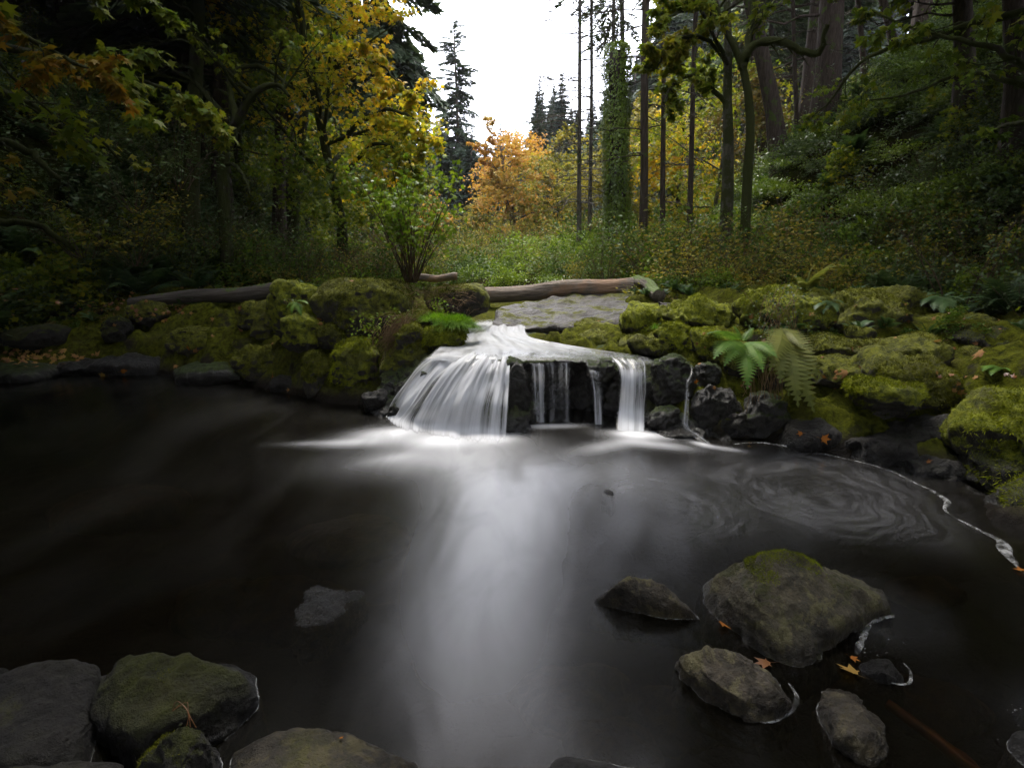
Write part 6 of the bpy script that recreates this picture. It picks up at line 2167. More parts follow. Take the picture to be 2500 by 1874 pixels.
# source shapes for the masses; the collection is not part of the scene itself
def joined(name, meshes):
    """several meshes in one, keeping their materials"""
    Vs, Fs, mi, mats, n = [], [], [], [], 0
    for k, me in enumerate(meshes):
        V, T = tri_data(me)
        Vs.append(V)
        Fs.append(T + n)
        mi.append(np.full(len(T), k))
        mats.append(me.materials[0])
        n += len(V)
    out = raw_mesh(name, np.concatenate(Vs), np.concatenate(Fs))
    for m_ in mats:
        out.materials.append(m_)
    out.polygons.foreach_set('material_index', np.concatenate(mi).astype(np.int32))
    return out


def kit(name, meshes):
    col = bpy.data.collections.new(name)
    for i, me in enumerate(meshes):
        o = bpy.data.objects.new('%s_%02d' % (name, i), me)
        col.objects.link(o)
    return col


rng = np.random.default_rng(1234)
kit_dark = kit('dark_shrubs', [shrub_mesh('shrub', rng, 0.8, 0.8, 1100, 0.075, 'dark_leaf'), shrub_mesh('shrub', rng, 0.9, 0.6, 1000, 0.06, 'dark_leaf'),
                               fern_mesh('fern', rng, 18, 0.85, 'dark_fern'), fern_mesh('fern', rng, 15, 0.7, 'dark_fern'), fern_mesh('fern', rng, 18, 0.8, 'dark_fern', (0.6, 1.0)),
                               shrub_mesh('shrub', rng, 0.7, 0.9, 800, 0.085, 'green_maple', STAR), joined('bramble', bramble_mesh(rng, 14, 1.5, 9, 0.07, 'dark_leaf'))])
kit_green = kit('green_shrubs', [shrub_mesh('shrub', rng, 0.8, 0.9, 1100, 0.09, 'green_leaf'), shrub_mesh('shrub', rng, 0.7, 0.8, 900, 0.085, 'bright_leaf'), shrub_mesh('shrub', rng, 0.7, 0.7, 900, 0.07, 'olive_leaf'),
                                 joined('bramble', bramble_mesh(rng, 16, 1.3, 10, 0.06, 'green_leaf')), joined('bramble', bramble_mesh(rng, 14, 1.2, 9, 0.055, 'olive_leaf')),
                                 joined('bramble', bramble_mesh(rng, 12, 1.5, 6, 0.05, 'rust_leaf'))])
kit_rust = kit('rust_shrubs', [shrub_mesh('shrub', rng, 0.6, 0.5, 700, 0.07, 'rust_leaf'), shrub_mesh('shrub', rng, 0.6, 0.6, 800, 0.07, 'green_leaf'), shrub_mesh('shrub', rng, 0.55, 0.55, 700, 0.07, 'bright_leaf'),
                               joined('bramble', bramble_mesh(rng, 18, 1.1, 9, 0.065, 'green_leaf')), joined('bramble', bramble_mesh(rng, 16, 1.0, 9, 0.065, 'olive_leaf')), shrub_mesh('shrub', rng, 0.6, 0.5, 750, 0.065, 'olive_leaf'),
                               shrub_mesh('shrub', rng, 0.5, 0.4, 900, 0.042, 'green_leaf')])
kit_ivy = kit('ivy_mounds', [shrub_mesh('ivy', rng, 0.9, 0.45, 1500, 0.07, 'ivy'), shrub_mesh('ivy', rng, 1.0, 0.35, 1500, 0.06, 'ivy'), shrub_mesh('ivy', rng, 0.8, 0.5, 1300, 0.07, 'dark_leaf')])
kit_far = kit('valley_shrubs', [shrub_mesh('shrub', rng, 1.3, 1.5, 1500, 0.13, 'olive_leaf'), shrub_mesh('shrub', rng, 1.3, 1.2, 1400, 0.12, 'green_leaf'), shrub_mesh('shrub', rng, 1.2, 1.3, 1300, 0.12, 'rust_leaf'),
                                joined('bramble', bramble_mesh(rng, 24, 2.6, 8, 0.10, 'olive_leaf'))])
kit_small = kit('low_plants', [shrub_mesh('sprig', rng, 0.16, 0.12, 120, 0.035, 'green_leaf'), shrub_mesh('sprig', rng, 0.18, 0.09, 110, 0.03, 'rust_leaf'), fern_mesh('fern', rng, 9, 0.26, 'dark_fern')])


def mass(name, col, pts, scl, rotz, tilt=0.15, seed=0):
    """a mass of plants nobody could count, one object; each spot carries one plant of the kit"""
    rng = np.random.default_rng(seed + 50)
    pts = np.asarray(pts, dtype=np.float32)
    me = bpy.data.meshes.new(name)
    me.vertices.add(len(pts))
    me.vertices.foreach_set('co', pts.ravel())
    me.update()
    a = me.attributes.new('spin', 'FLOAT_VECTOR', 'POINT')
    rv = np.stack([rng.uniform(-tilt, tilt, len(pts)), rng.uniform(-tilt, tilt, len(pts)), rotz], -1)
    a.data.foreach_set('vector', rv.astype(np.float32).ravel())
    a = me.attributes.new('size', 'FLOAT', 'POINT')
    a.data.foreach_set('value', np.asarray(scl, dtype=np.float32))
    a = me.attributes.new('pick', 'INT', 'POINT')
    a.data.foreach_set('value', rng.integers(0, len(col.objects), len(pts)).astype(np.int32))
    o = link(bpy.data.objects.new(name, me))
    ng = bpy.data.node_groups.new(name, 'GeometryNodeTree')
    ng.interface.new_socket('Geometry', in_out='INPUT', socket_type='NodeSocketGeometry')
    ng.interface.new_socket('Geometry', in_out='OUTPUT', socket_type='NodeSocketGeometry')
    gi = ng.nodes.new('NodeGroupInput')
    go = ng.nodes.new('NodeGroupOutput')
    ip = ng.nodes.new('GeometryNodeInstanceOnPoints')
    ci = ng.nodes.new('GeometryNodeCollectionInfo')
    ci.inputs['Collection'].default_value = col
    ci.inputs['Separate Children'].default_value = True
    ci.inputs['Reset Children'].default_value = True

    def named(n, t):
        q = ng.nodes.new('GeometryNodeInputNamedAttribute')
        q.data_type = t
        q.inputs['Name'].default_value = n
        return [s for s in q.outputs if s.enabled and s.name == 'Attribute'][0]
    m2p = ng.nodes.new('GeometryNodeMeshToPoints')
    ng.links.new(gi.outputs[0], m2p.inputs[0])
    ng.links.new(m2p.outputs[0], ip.inputs['Points'])
    ng.links.new(ci.outputs[0], ip.inputs['Instance'])
    ip.inputs['Pick Instance'].default_value = True
    ng.links.new(named('pick', 'INT'), ip.inputs['Instance Index'])
    ng.links.new(named('spin', 'FLOAT_VECTOR'), ip.inputs['Rotation'])
    ng.links.new(named('size', 'FLOAT'), ip.inputs['Scale'])
    ng.links.new(ip.outputs[0], go.inputs[0])
    md = o.modifiers.new('plants', 'NODES')
    md.node_group = ng
    tag(o, kind='stuff')
    return o


def spots(n, xr, yr, cond, seed, dmin=0.0):
    rng = np.random.default_rng(seed)
    x = rng.uniform(*xr, n)
    y = yr[0] + (yr[1] - yr[0]) * rng.random(n) ** 1.3
    k = cond(x, y)
    x, y = x[k], y[k]
    return np.stack([x, y, land(x, y)], -1), rng


def lt_(y):
    return np.interp(y, [-10, 4, 8, 10, 14, 22, 40, 80], [-10.2, -9.8, -9.0, -7.0, -5.2, -5.0, -6.5, -11])


def rt_(y):
    return np.interp(y, [-10, 2, 6, 9, 12, 18, 30, 60, 90], [5.8, 5.8, 6.6, 7.0, 6.4, 5.0, 7.4, 13.0, 19])


p_, r_ = spots(3600, (-32, -4), (7.5, 42), lambda x, y: (x < lt_(y)) & (x > -1.05 * y - 4), 1)
mass('undergrowth', kit_dark, p_, r_.uniform(0.7, 1.5, len(p_)), r_.uniform(0, 6.28, len(p_)), seed=1)
p_, r_ = spots(900, (-24, -9), (-2, 9), lambda x, y: (x < lt_(y) - 0.3), 2)
mass('undergrowth', kit_dark, p_, r_.uniform(0.8, 1.5, len(p_)), r_.uniform(0, 6.28, len(p_)), seed=2)
# left edge of the valley floor: lighter shrubs
p_, r_ = spots(480, (-8, -1.5), (12.5, 34), lambda x, y: (x > lt_(y) - 1.0) & (x < -1.2 - 0.055 * y), 3)
mass('shrubbery', kit_green, p_, r_.uniform(0.6, 1.25, len(p_)), r_.uniform(0, 6.28, len(p_)), seed=3)
# valley floor behind the log
kit_bright = kit('bright_shrubs', [shrub_mesh('shrub', rng, 0.7, 0.8, 900, 0.10, 'bright_leaf'), shrub_mesh('shrub', rng, 0.7, 0.5, 1000, 0.065, 'ivy'), joined('bramble', bramble_mesh(rng, 14, 1.3, 12, 0.07, 'bright_leaf')),
                                   shrub_mesh('shrub', rng, 0.5, 0.5, 800, 0.06, 'green_leaf')])
p_, r_ = spots(620, (-3, 12), (13.6, 36), lambda x, y: (x > -0.055 * y - 1.4) & (x < rt_(y) + 1.5) & ~((np.abs(x + 0.02 * y - 0.1) < 0.8) & (y < 18)) & ~((np.abs(x - 0.4) < 1.6) & (y < 14.8)), 4)
nn_ = fbm(p_ * 0.45 + 3, 2)
for kk, (cnd, kt) in enumerate([(nn_ > 0.12, kit_bright), ((nn_ <= 0.12) & (nn_ > -0.3), kit_green), (nn_ <= -0.3, kit_rust)]):
    mass('shrubbery', kt, p_[cnd], r_.uniform(0.6, 1.5, cnd.sum()) * (1.3 if kk == 2 else 1) * np.interp(p_[cnd][:, 1], [13.5, 16, 19], [0.5, 0.9, 1.15]) * np.interp(p_[cnd][:, 0], [1.5, 4.0], [0.9, 1.35]), r_.uniform(0, 6.28, cnd.sum()), seed=40 + kk)
p_, r_ = spots(700, (-22, 34), (34, 95), lambda x, y: (np.abs(x) < 0.42 * y), 5)
mass('shrubbery', kit_far, p_, r_.uniform(0.7, 1.5, len(p_)), r_.uniform(0, 6.28, len(p_)), seed=5)
# brown-green tangle right of the log
p_, r_ = spots(560, (2.6, 10.5), (9.6, 17), lambda x, y: (x > 2.4 + 0.16 * (y - 9)) & (x < rt_(y) + 1.8) & (y > 10.4 - 0.05 * x), 6)
mass('shrubbery', kit_rust, p_, r_.uniform(0.8, 1.7, len(p_)) * np.interp(p_[:, 1], [9.5, 11, 14], [0.55, 0.9, 1.2]), r_.uniform(0, 6.28, len(p_)), seed=6)
# ivy and undergrowth over the right slope
p_, r_ = spots(2400, (5, 34), (11, 44), lambda x, y: (x > rt_(y) - 0.4) & (x < 1.05 * y + 4), 7)
nn_ = fbm(p_ * 0.22, 2)
k = nn_ > -0.2
mass('ivy_groundcover', kit_ivy, p_[k], r_.uniform(0.7, 1.3, k.sum()), r_.uniform(0, 6.28, k.sum()), seed=7)
mass('undergrowth', kit_dark, p_[~k], r_.uniform(0.7, 1.3, (~k).sum()), r_.uniform(0, 6.28, (~k).sum()), seed=8)
p_, r_ = spots(1500, (5.5, 24), (0, 13), lambda x, y: (x > rt_(y) - 0.2), 9)
mass('undergrowth', kit_dark, p_, r_.uniform(0.6, 1.2, len(p_)), r_.uniform(0, 6.28, len(p_)), seed=9)
# small plants on both banks
p_, r_ = spots(1000, (-9, -2.2), (8.6, 13), lambda x, y: (sdist(POOL, x, y) > 0.9) & (fbm(np.stack([x, y, 0 * x], -1) * 1.1, 2) > 0.05), 10)
mass('low_plants', kit_small, p_, r_.uniform(0.6, 1.3, len(p_)), r_.uniform(0, 6.28, len(p_)), seed=10)
p_, r_ = spots(1100, (2.2, 8), (5.5, 12), lambda x, y: (sdist(POOL, x, y) > 1.0) & (fbm(np.stack([x, y, 0 * x], -1) * 1.1, 2) > 0.15), 11)
mass('low_plants', kit_small, p_, r_.uniform(0.6, 1.3, len(p_)), r_.uniform(0, 6.28, len(p_)), seed=11)

# moss standing on the near banks
fz = fuzz_on(bank_o.data, np.random.default_rng(3), 90000, zlo=0.2, length=(0.014, 0.036), thr=0.62, scale=1.1, zmin=0.2, mat='dull_fuzz', name='moss')
if fz:
    tag(link(bpy.data.objects.new('moss', fz)), kind='stuff')

# ------------------------------------------------------------------ shrubs one can tell apart
dg = bpy.context.evaluated_depsgraph_get()
bpy.context.view_layer.update()


def drop_on(px, py, miss=6.0):
    """first solid surface under a line of sight, for setting small things down"""
    d = Vector(ray(px, py)).normalized()
    o_ = Vector((0, 0, H))
    for _ in range(12):
        ok, loc, nrm, _i, ob, _m = SC.ray_cast(dg, o_, d, distance=60)
        if not ok:
            return P(px, py, miss), np.array([0, 0, 1.0])
        if ob.name.split('.')[0] in SOLID:
            return np.array(loc), np.array(nrm)
        o_ = loc + d * 0.01
    return P(px, py, miss), np.array([0, 0, 1.0])


SOLID = {'rock', 'boulder', 'rock_slab', 'rock_bank', 'wet_rock', 'waterfall_ledge', 'log', 'log_trunk', 'pool_water', 'ground', 'sunken_stone'}


def shrub(name, loc, label, meshes, group=None, sc=1.0, rz=0.0):
    root = empty(name, loc, label, 'shrub', group, rz, sc)
    for nm, me in meshes:
        link(bpy.data.objects.new(nm, me), root)
    return root


rng = np.random.default_rng(77)
# bare-stemmed shrub on the big boulder
loc = P(1003, 690, 8.6)
sm, tips = stems_mesh('stem', rng, 34, 1.75, 0.55, 0.011, 'twig', 0.2, 3, 0.10)
pts = []
for t in tips:
    for x in rng.uniform(0.35, 1, rng.poisson(11)):
        pts.append(interp_path(t, x) + 0.05 * rng.standard_normal(3))
shrub('shrub', loc, 'many-stemmed shrub with fresh green leaves growing on the big mossy boulder', [('stems', sm), ('leaves', leaf_mesh('leaves', np.array(pts), rng, 0.075, 'bright_leaf', STAR, 0.2, 0.4))])
# round ivy mound
shrub('shrub', on_land(1240, 690, 14.0, -0.1), 'round mound of ivy behind the fallen log', [('leaves', shrub_mesh('leaves', rng, 0.60, 0.66, 3200, 0.055, 'bright_leaf'))])
shrub('shrub', on_land(1345, 690, 13.6, -0.1), 'flatter ivy mound right of the round one', [('leaves', shrub_mesh('leaves', rng, 0.8, 0.50, 3200, 0.055, 'ivy'))])
for k, (px, Y, s, mt, lf, st, lab) in enumerate([
        (1480, 13.2, 1.5, 'green_leaf', 0.07, 16, 'leafy green shrub behind the right end of the log'),
        (1570, 13.5, 1.7, 'green_leaf', 0.07, 16, 'tall green shrub at the foot of the straight dark trunk'),
        (1400, 16, 1.8, 'green_leaf', 0.08, 14, 'green shrub at the foot of the bare poles'),
        (1640, 12.0, 1.2, 'rust_leaf', 0.055, 18, 'brownish bramble above the short log'),
        (1700, 12.0, 1.4, 'green_leaf', 0.06, 18, 'green bramble under the upright mossy trunk'),
        (1790, 11.6, 1.2, 'rust_leaf', 0.05, 20, 'rust bramble under the forked maple'),
        (1870, 11.8, 1.3, 'olive_leaf', 0.05, 20, 'olive bramble behind the arching pale fern'),
        (1960, 13.5, 1.8, 'rust_leaf', 0.06, 18, 'red-brown shrub at the foot of the leaning fir'),
        (2040, 11.5, 1.1, 'olive_leaf', 0.05, 18, 'yellow-green bramble left of the dark slope'),
        (2250, 10, 1.3, 'olive_leaf', 0.06, 10, 'yellow-leaved shrub in front of the dark fir trunk'),
        (2400, 9.2, 1.6, 'olive_leaf', 0.065, 8, 'thin shrub with scattered yellow-green leaves at the right edge'),
        (590, 13.5, 1.4, 'olive_leaf', 0.09, 12, 'pale green vine maple at the foot of the arching maple'),
        (660, 14, 1.3, 'rust_leaf', 0.07, 12, 'rust-tinged shrub above the left log'),
        (740, 13.5, 1.5, 'green_leaf', 0.07, 12, 'mid-green shrub above the long mossy boulder'),
        (830, 14, 1.8, 'green_leaf', 0.07, 14, 'green shrub under the yellow maple'),
        (905, 16, 2.0, 'bright_leaf', 0.08, 12, 'bright green shrub right under the yellow maple'),
        (1090, 17, 1.8, 'olive_leaf', 0.08, 12, 'olive shrub under the lone fir'),
        (1170, 22, 2.2, 'olive_leaf', 0.10, 14, 'brownish willow thicket in mid valley'),
        (1130, 13.5, 0.7, 'green_leaf', 0.07, 8, 'small green shrub behind the short grey log'),
        (430, 12, 1.3, 'dark_leaf', 0.08, 14, 'dark glossy shrub on the left slope')]):
    sm, tips = stems_mesh('stem', rng, st, s, 0.7, 0.008, 'twig', 0.5, 3, 0.25)
    pts = []
    for t in tips:
        for x in rng.uniform(0.2, 1, rng.poisson(9)):
            pts.append(interp_path(t, x) + 0.06 * rng.standard_normal(3))
    tpl = STAR if mt in ('bright_leaf',) or 'maple' in lab else OVAL
    shrub('shrub', on_land(px, 600, Y), lab, [('stems', sm), ('leaves', leaf_mesh('leaves', np.array(pts), rng, lf, mt, tpl, 0.1, 0.5))])
# glossy-leaved branches lit on the dark left slope
for k, (px, py, Y, lab) in enumerate([(440, 395, 11, 'glossy-leaved bush catching the light on the left slope'), (330, 450, 10.6, 'glossy-leaved bush left of the brightest one'), (240, 330, 11, 'dim glossy bush high on the left slope'),
                                      (200, 560, 10, 'leafy bush low on the dark left slope'), (330, 580, 10, 'yellowish low bush on the dark left slope')]):
    sm, tips = stems_mesh('stem', rng, 16, 1.5, 1.0, 0.008, 'twig', 0.5, 3, 0.2)
    pts = []
    for t in tips:
        for x in rng.uniform(0.2, 1, rng.poisson(10)):
            pts.append(interp_path(t, x) + 0.06 * rng.standard_normal(3))
    q = P(px, py + 70, Y)
    shrub('shrub', q, lab, [('stems', sm), ('leaves', leaf_mesh('leaves', np.array(pts), rng, 0.09, 'dark_leaf' if k < 4 else 'olive_leaf', OVAL, 0.0, 0.75))])
# bare crooked shrub at the right
sm, tips = stems_mesh('stem', rng, 7, 1.9, 0.6, 0.018, 'twig', 0.2, 5, 0.15)
pts = [interp_path(t, x) + 0.05 * rng.standard_normal(3) for t in tips for x in rng.uniform(0.4, 1, 2)]
shrub('shrub', on_land(2345, 700, 8.6), 'nearly bare crooked shrub standing on the right bank', [('stems', sm), ('leaves', leaf_mesh('leaves', np.array(pts), rng, 0.07, 'olive_leaf', STAR))])


# ferns one can tell apart
def fern(loc, label, meshes):
    root = empty('fern', loc, label, 'fern')
    for nm, me in meshes:
        link(bpy.data.objects.new(nm, me), root)
    return root


def frond_to(base_p, tip_p, arch, width, mat, roll=0.0, n=21, fine=True):
    """a frond from one point to another"""
    V, F = frond(n, arch, width, False)
    f = np.linspace(0, 1, 4)
    tipv = np.array([0.88, 0, arch * (0.9 - 0.95)])
    d = np.asarray(tip_p) - np.asarray(base_p)
    L = np.linalg.norm(d)
    # turn unit frond so that its tip direction matches d
    R = rot_from([d], roll=np.array([roll]))[0]
    a = math.atan2(tipv[2], tipv[0])
    Ry = np.array([[math.cos(a), 0, math.sin(a)], [0, 1, 0], [-math.sin(a), 0, math.cos(a)]])
    return (V @ Ry.T @ R.T) * (L / np.linalg.norm(tipv)), F


def frond_fern(loc, tips, label, mat, archs=0.45, wid=0.26):
    root = empty('fern', loc, label, 'fern')
    for i, (tp_, ar, rl) in enumerate(tips):
        V, F = frond_to(loc, tp_, ar, wid, mat, rl)
        link(bpy.data.objects.new('frond', raw_mesh('frond', V, F, M[mat])), root)
    return root


b0 = P(1812, 838, 5.75)
frond_fern(b0, [(P(1728, 815, 5.35), 0.35, 0.2), (P(1745, 872, 5.15), 0.4, -0.1), (P(1825, 945, 5.05), 0.5, 0.0), (P(1895, 870, 5.15), 0.4, 0.3), (P(1862, 905, 5.1), 0.5, 0.1),
                (P(1790, 795, 5.9), 0.3, 0.2), (P(1770, 890, 5.15), 0.45, -0.2), (P(1900, 890, 5.25), 0.45, 0.2), (P(1840, 800, 5.9), 0.3, 0.1)],
           'bright green fern hanging over the dark rock right of the falls', 'fern', wid=0.24)
b0 = P(1905, 800, 5.9)
frond_fern(b0, [(P(1985, 998, 5.0), 0.42, 0.5), (P(1948, 985, 5.0), 0.42, 0.2), (P(1925, 960, 5.1), 0.40, -0.2), (P(1905, 930, 5.1), 0.4, 0.1), (P(2000, 920, 5.2), 0.4, 0.6), (P(1960, 850, 5.3), 0.3, 0.3),
                (P(1880, 900, 5.15), 0.45, -0.4)],
           'olive sword fern with long fronds hanging down toward the water', 'olive_fern', wid=0.20)
b0 = P(1970, 708, 6.9)
frond_fern(b0, [(P(2065, 636, 6.6), 0.5, 0.1), (P(2040, 650, 6.4), 0.4, 0.3), (P(1990, 645, 6.9), 0.4, -0.3), (P(1935, 675, 6.8), 0.5, 0.0), (P(1950, 690, 6.6), 0.4, 0.0), (P(2010, 680, 6.5), 0.4, 0.1)],
           'pale olive fern arching above the great rounded boulder', 'olive_fern', wid=0.26)
frond_fern(P(2300, 725, 7.2), [(P(2250, 745, 6.9), 0.4, 0.1), (P(2280, 755, 6.8), 0.4, 0.2), (P(2330, 755, 6.8), 0.4, 0.2), (P(2355, 735, 6.9), 0.4, 0.0), (P(2300, 765, 6.7), 0.4, 0.0), (P(2262, 722, 7.1), 0.5, 0.0), (P(2340, 715, 7.2), 0.5, 0.1)],
           'dark green fern growing from the end of the dim mossy boulder', 'dark_fern')
frond_fern(P(2440, 900, 5.2), [(P(2400, 905, 5.0), 0.4, 0.1), (P(2420, 915, 4.95), 0.4, 0.2), (P(2465, 905, 5.0), 0.4, 0.0)], 'small fern under the long ledge at the right edge', 'fern')
frond_fern(P(2025, 735, 6.5), [(P(1990, 755, 6.2), 0.4, 0.1), (P(2010, 765, 6.2), 0.4, 0.2), (P(2045, 760, 6.2), 0.4, 0.0), (P(2060, 740, 6.3), 0.4, 0.0)], 'short fern in the cleft of the great rounded boulder', 'dark_fern')
frond_fern(P(722, 735, 7.45), [(P(700, 752, 7.3), 0.4, 0.1), (P(712, 765, 7.25), 0.4, 0.2), (P(735, 770, 7.25), 0.4, 0.0), (P(752, 742, 7.3), 0.4, 0.0)], 'tiny fern growing from the shaded face of the long mossy boulder', 'fern')
# hanging stems under the ferns
a = Acc()
for _ in range(60):
    x0 = rng.uniform(1820, 1960)
    p0, p1 = P(x0, rng.uniform(860, 900), 5.55), P(x0 + rng.uniform(-25, 30), rng.uniform(930, 1020), 5.40)
    a.tube(spline([p0, (p0 + p1) / 2 + 0.02 * rng.standard_normal(3), p1], 6), 0.0025, 3)
tag(link(bpy.data.objects.new('dead_fronds', a.mesh('dead_fronds', M['straw']))), 'brown dead fronds hanging under the two ferns', 'plant', kind='stuff')

# leafy tangle over the great boulder
V = []
for c_, n_, s_ in [((1895, 760), 120, 26), ((1880, 810), 90, 24), ((1930, 720), 80, 22), ((1850, 790), 60, 22), ((1985, 790), 40, 18)]:
    for _ in range(n_):
        V.append(P(rng.normal(c_[0], s_), rng.normal(c_[1], s_), rng.uniform(5.75, 5.95)))
tg = empty('climbing_plant', P(1895, 800, 5.85), 'tangled small-leaved plant hanging over the great rounded boulder', 'plant')
l_ = leaf_mesh('leaves', np.array(V) - P(1895, 800, 5.85), rng, 0.035, 'dark_leaf', TRI3)
link(bpy.data.objects.new('leaves', l_), tg)
a = Acc()
for _ in range(26):
    q0 = P(rng.normal(1900, 25), rng.uniform(690, 760), 5.9)
    q1 = P(rng.normal(1905, 30), rng.uniform(800, 880), 5.75)
    a.tube(spline([q0, (q0 + q1) / 2 + 0.05 * rng.standard_normal(3), q1], 7) - P(1895, 800, 5.85), 0.003, 3)
link(bpy.data.objects.new('stems', a.mesh('stems', M['straw'])), tg)


# grass tufts
def grass(loc, n, L, r, mat, label, lean=(0, 0, 0)):
    rng = np.random.default_rng(int(abs(loc[0]) * 1000) + n)
    V, F = [], []
    for i in range(n):
        az = rng.uniform(0, 6.283)
        p = np.array([math.cos(az), math.sin(az), 0]) * r * math.sqrt(rng.random())
        p[1] *= 0.7
        d = np.array([p[0] / r * 0.7, p[1] / r * 0.7, 1.0]) + 0.25 * rng.standard_normal(3) + np.array(lean)
        d /= np.linalg.norm(d)
        l = L * rng.uniform(0.5, 1.1)
        w = rng.uniform(0.0015, 0.003)
        s = np.cross(d, [0, 0, 1.0]) + 1e-3
        s = s / np.linalg.norm(s) * w
        k = len(V)
        m1 = p + d * l * 0.5
        tip = p + d * l * 0.85 + np.array([d[0], d[1], -0.35]) * l * 0.35
        V += [p - s, p + s, m1 - s * .8, m1 + s * .8, tip]
        F += [(k, k + 1, k + 3), (k, k + 3, k + 2), (k + 2, k + 3, k + 4)]
    V = np.array(V)
    V[:, 2] -= 0.25 * (V[:, 0] ** 2 + V[:, 1] ** 2) / r
    o = link(bpy.data.objects.new('grass_tuft', raw_mesh('grass_tuft', V, F, M[mat])))
    o.location = loc
    return tag(o, label, 'grass')


grass(P(1112, 790, 6.92), 3600, 0.20, 0.24, 'grass', 'bright green grass tuft beside the stream', (0.05, -0.25, -0.1))
grass(P(1062, 778, 7.1), 900, 0.16, 0.2, 'grass', 'thinner grass joining the bright tuft on its left', (-0.1, -0.2, 0))
for (px, py, Y, lab) in [(1600, 795, 6.9, 'small grass clump on the bright mossy outcrop'), (1618, 800, 6.85, 'smaller grass clump right beside the other one')]:
    grass(P(px, py + 6, Y), 60, 0.14, 0.04, 'grass', lab)
# dry straw trailing over the boulders
a = Acc()
for _ in range(120):
    t0 = rng.random()
    q = [P(1010 + rng.normal(0, 22), 775 + rng.normal(0, 12), 7.1), P(968 + rng.normal(0, 20), 800 + rng.normal(0, 14), 6.75), P(935 + rng.normal(0, 16), 850 + rng.normal(0, 12), 6.55), P(918 + rng.normal(0, 16), 900 + rng.normal(0, 26), 6.5)]
    sp_ = spline(np.array(q) + 0.015 * rng.standard_normal((4, 3)), 14)
    i0 = rng.integers(0, 5)
    a.tube(sp_[i0:i0 + rng.integers(5, 9)], 0.0022, 3)
for _ in range(420):
    p0 = P(rng.uniform(930, 1150), rng.uniform(700, 770), rng.uniform(7.5, 8.2))
    d = rand_dirs(rng, 1, -0.5, 0.5)[0]
    a.tube(np.stack([p0, p0 + d * 0.09 + [0, 0, 0.02], p0 + d * 0.18 - [0, 0, 0.01]]), 0.002, 3)
tag(link(bpy.data.objects.new('dry_grass', a.mesh('dry_grass', M['straw']))), 'dry straw trailing over the boulders left of the cascade', 'grass', kind='stuff')
# ivy sprigs on the boulders
for k, (px, py, Y, n, s, lab) in enumerate([(905, 800, 6.75, 130, 24, 'ivy sprig with pale leaves above the nearest mossy boulder'), (960, 770, 7.0, 60, 18, 'ivy sprig trailing from the dry straw'),
                                            (1070, 745, 7.3, 90, 15, 'small leafy weed behind the bright grass'), (700, 735, 7.4, 16, 8, 'tiny leafy weed on the left of the long mossy boulder'),
                                            (2170, 850 + 78, 5.0, 0, 5, ''), (2440, 1005, 4.6, 40, 12, 'small leafy weed above the large right edge boulder')]):
    if not n:
        continue
    c = P(px, py, Y)
    V = np.array([P(rng.normal(px, s), rng.normal(py, s * 0.7), Y + rng.uniform(-.08, .1)) for _ in range(n)]) - c
    rt = empty('ivy_sprig', c, lab, 'plant')
    link(bpy.data.objects.new('leaves', leaf_mesh('leaves', V, rng, 0.045, 'bright_leaf' if k < 3 else 'green_leaf', TRI3)), rt)
    a = Acc()
    for i in range(8):
        a.tube(np.stack([np.array([0, 0, -0.05]), V[rng.integers(0, n)] * 0.6, V[rng.integers(0, n)]]), 0.002, 3)
    link(bpy.data.objects.new('stems', a.mesh('stems', M['straw'])), rt)


# dead conifer twig caught on the corner boulder
a = Acc()
tw = empty('dead_twig', G(455, 1735, 0.22), 'small red-brown twig lying above the pointed mossy stone', 'twig')
for dx, dz in ((0.0, 0.0), (0.02, 0.01), (-0.015, 0.015)):
    a.tube(spline([(-0.05, 0, 0.0), (-0.02 + dx, 0.01, 0.02 + dz), (0.02, -0.02, 0.012), (0.04 + dx, -0.05, -0.02)], 9), 0.0012, 4)
link(bpy.data.objects.new('stem', a.mesh('stem', M['wet_litter'])), tw)


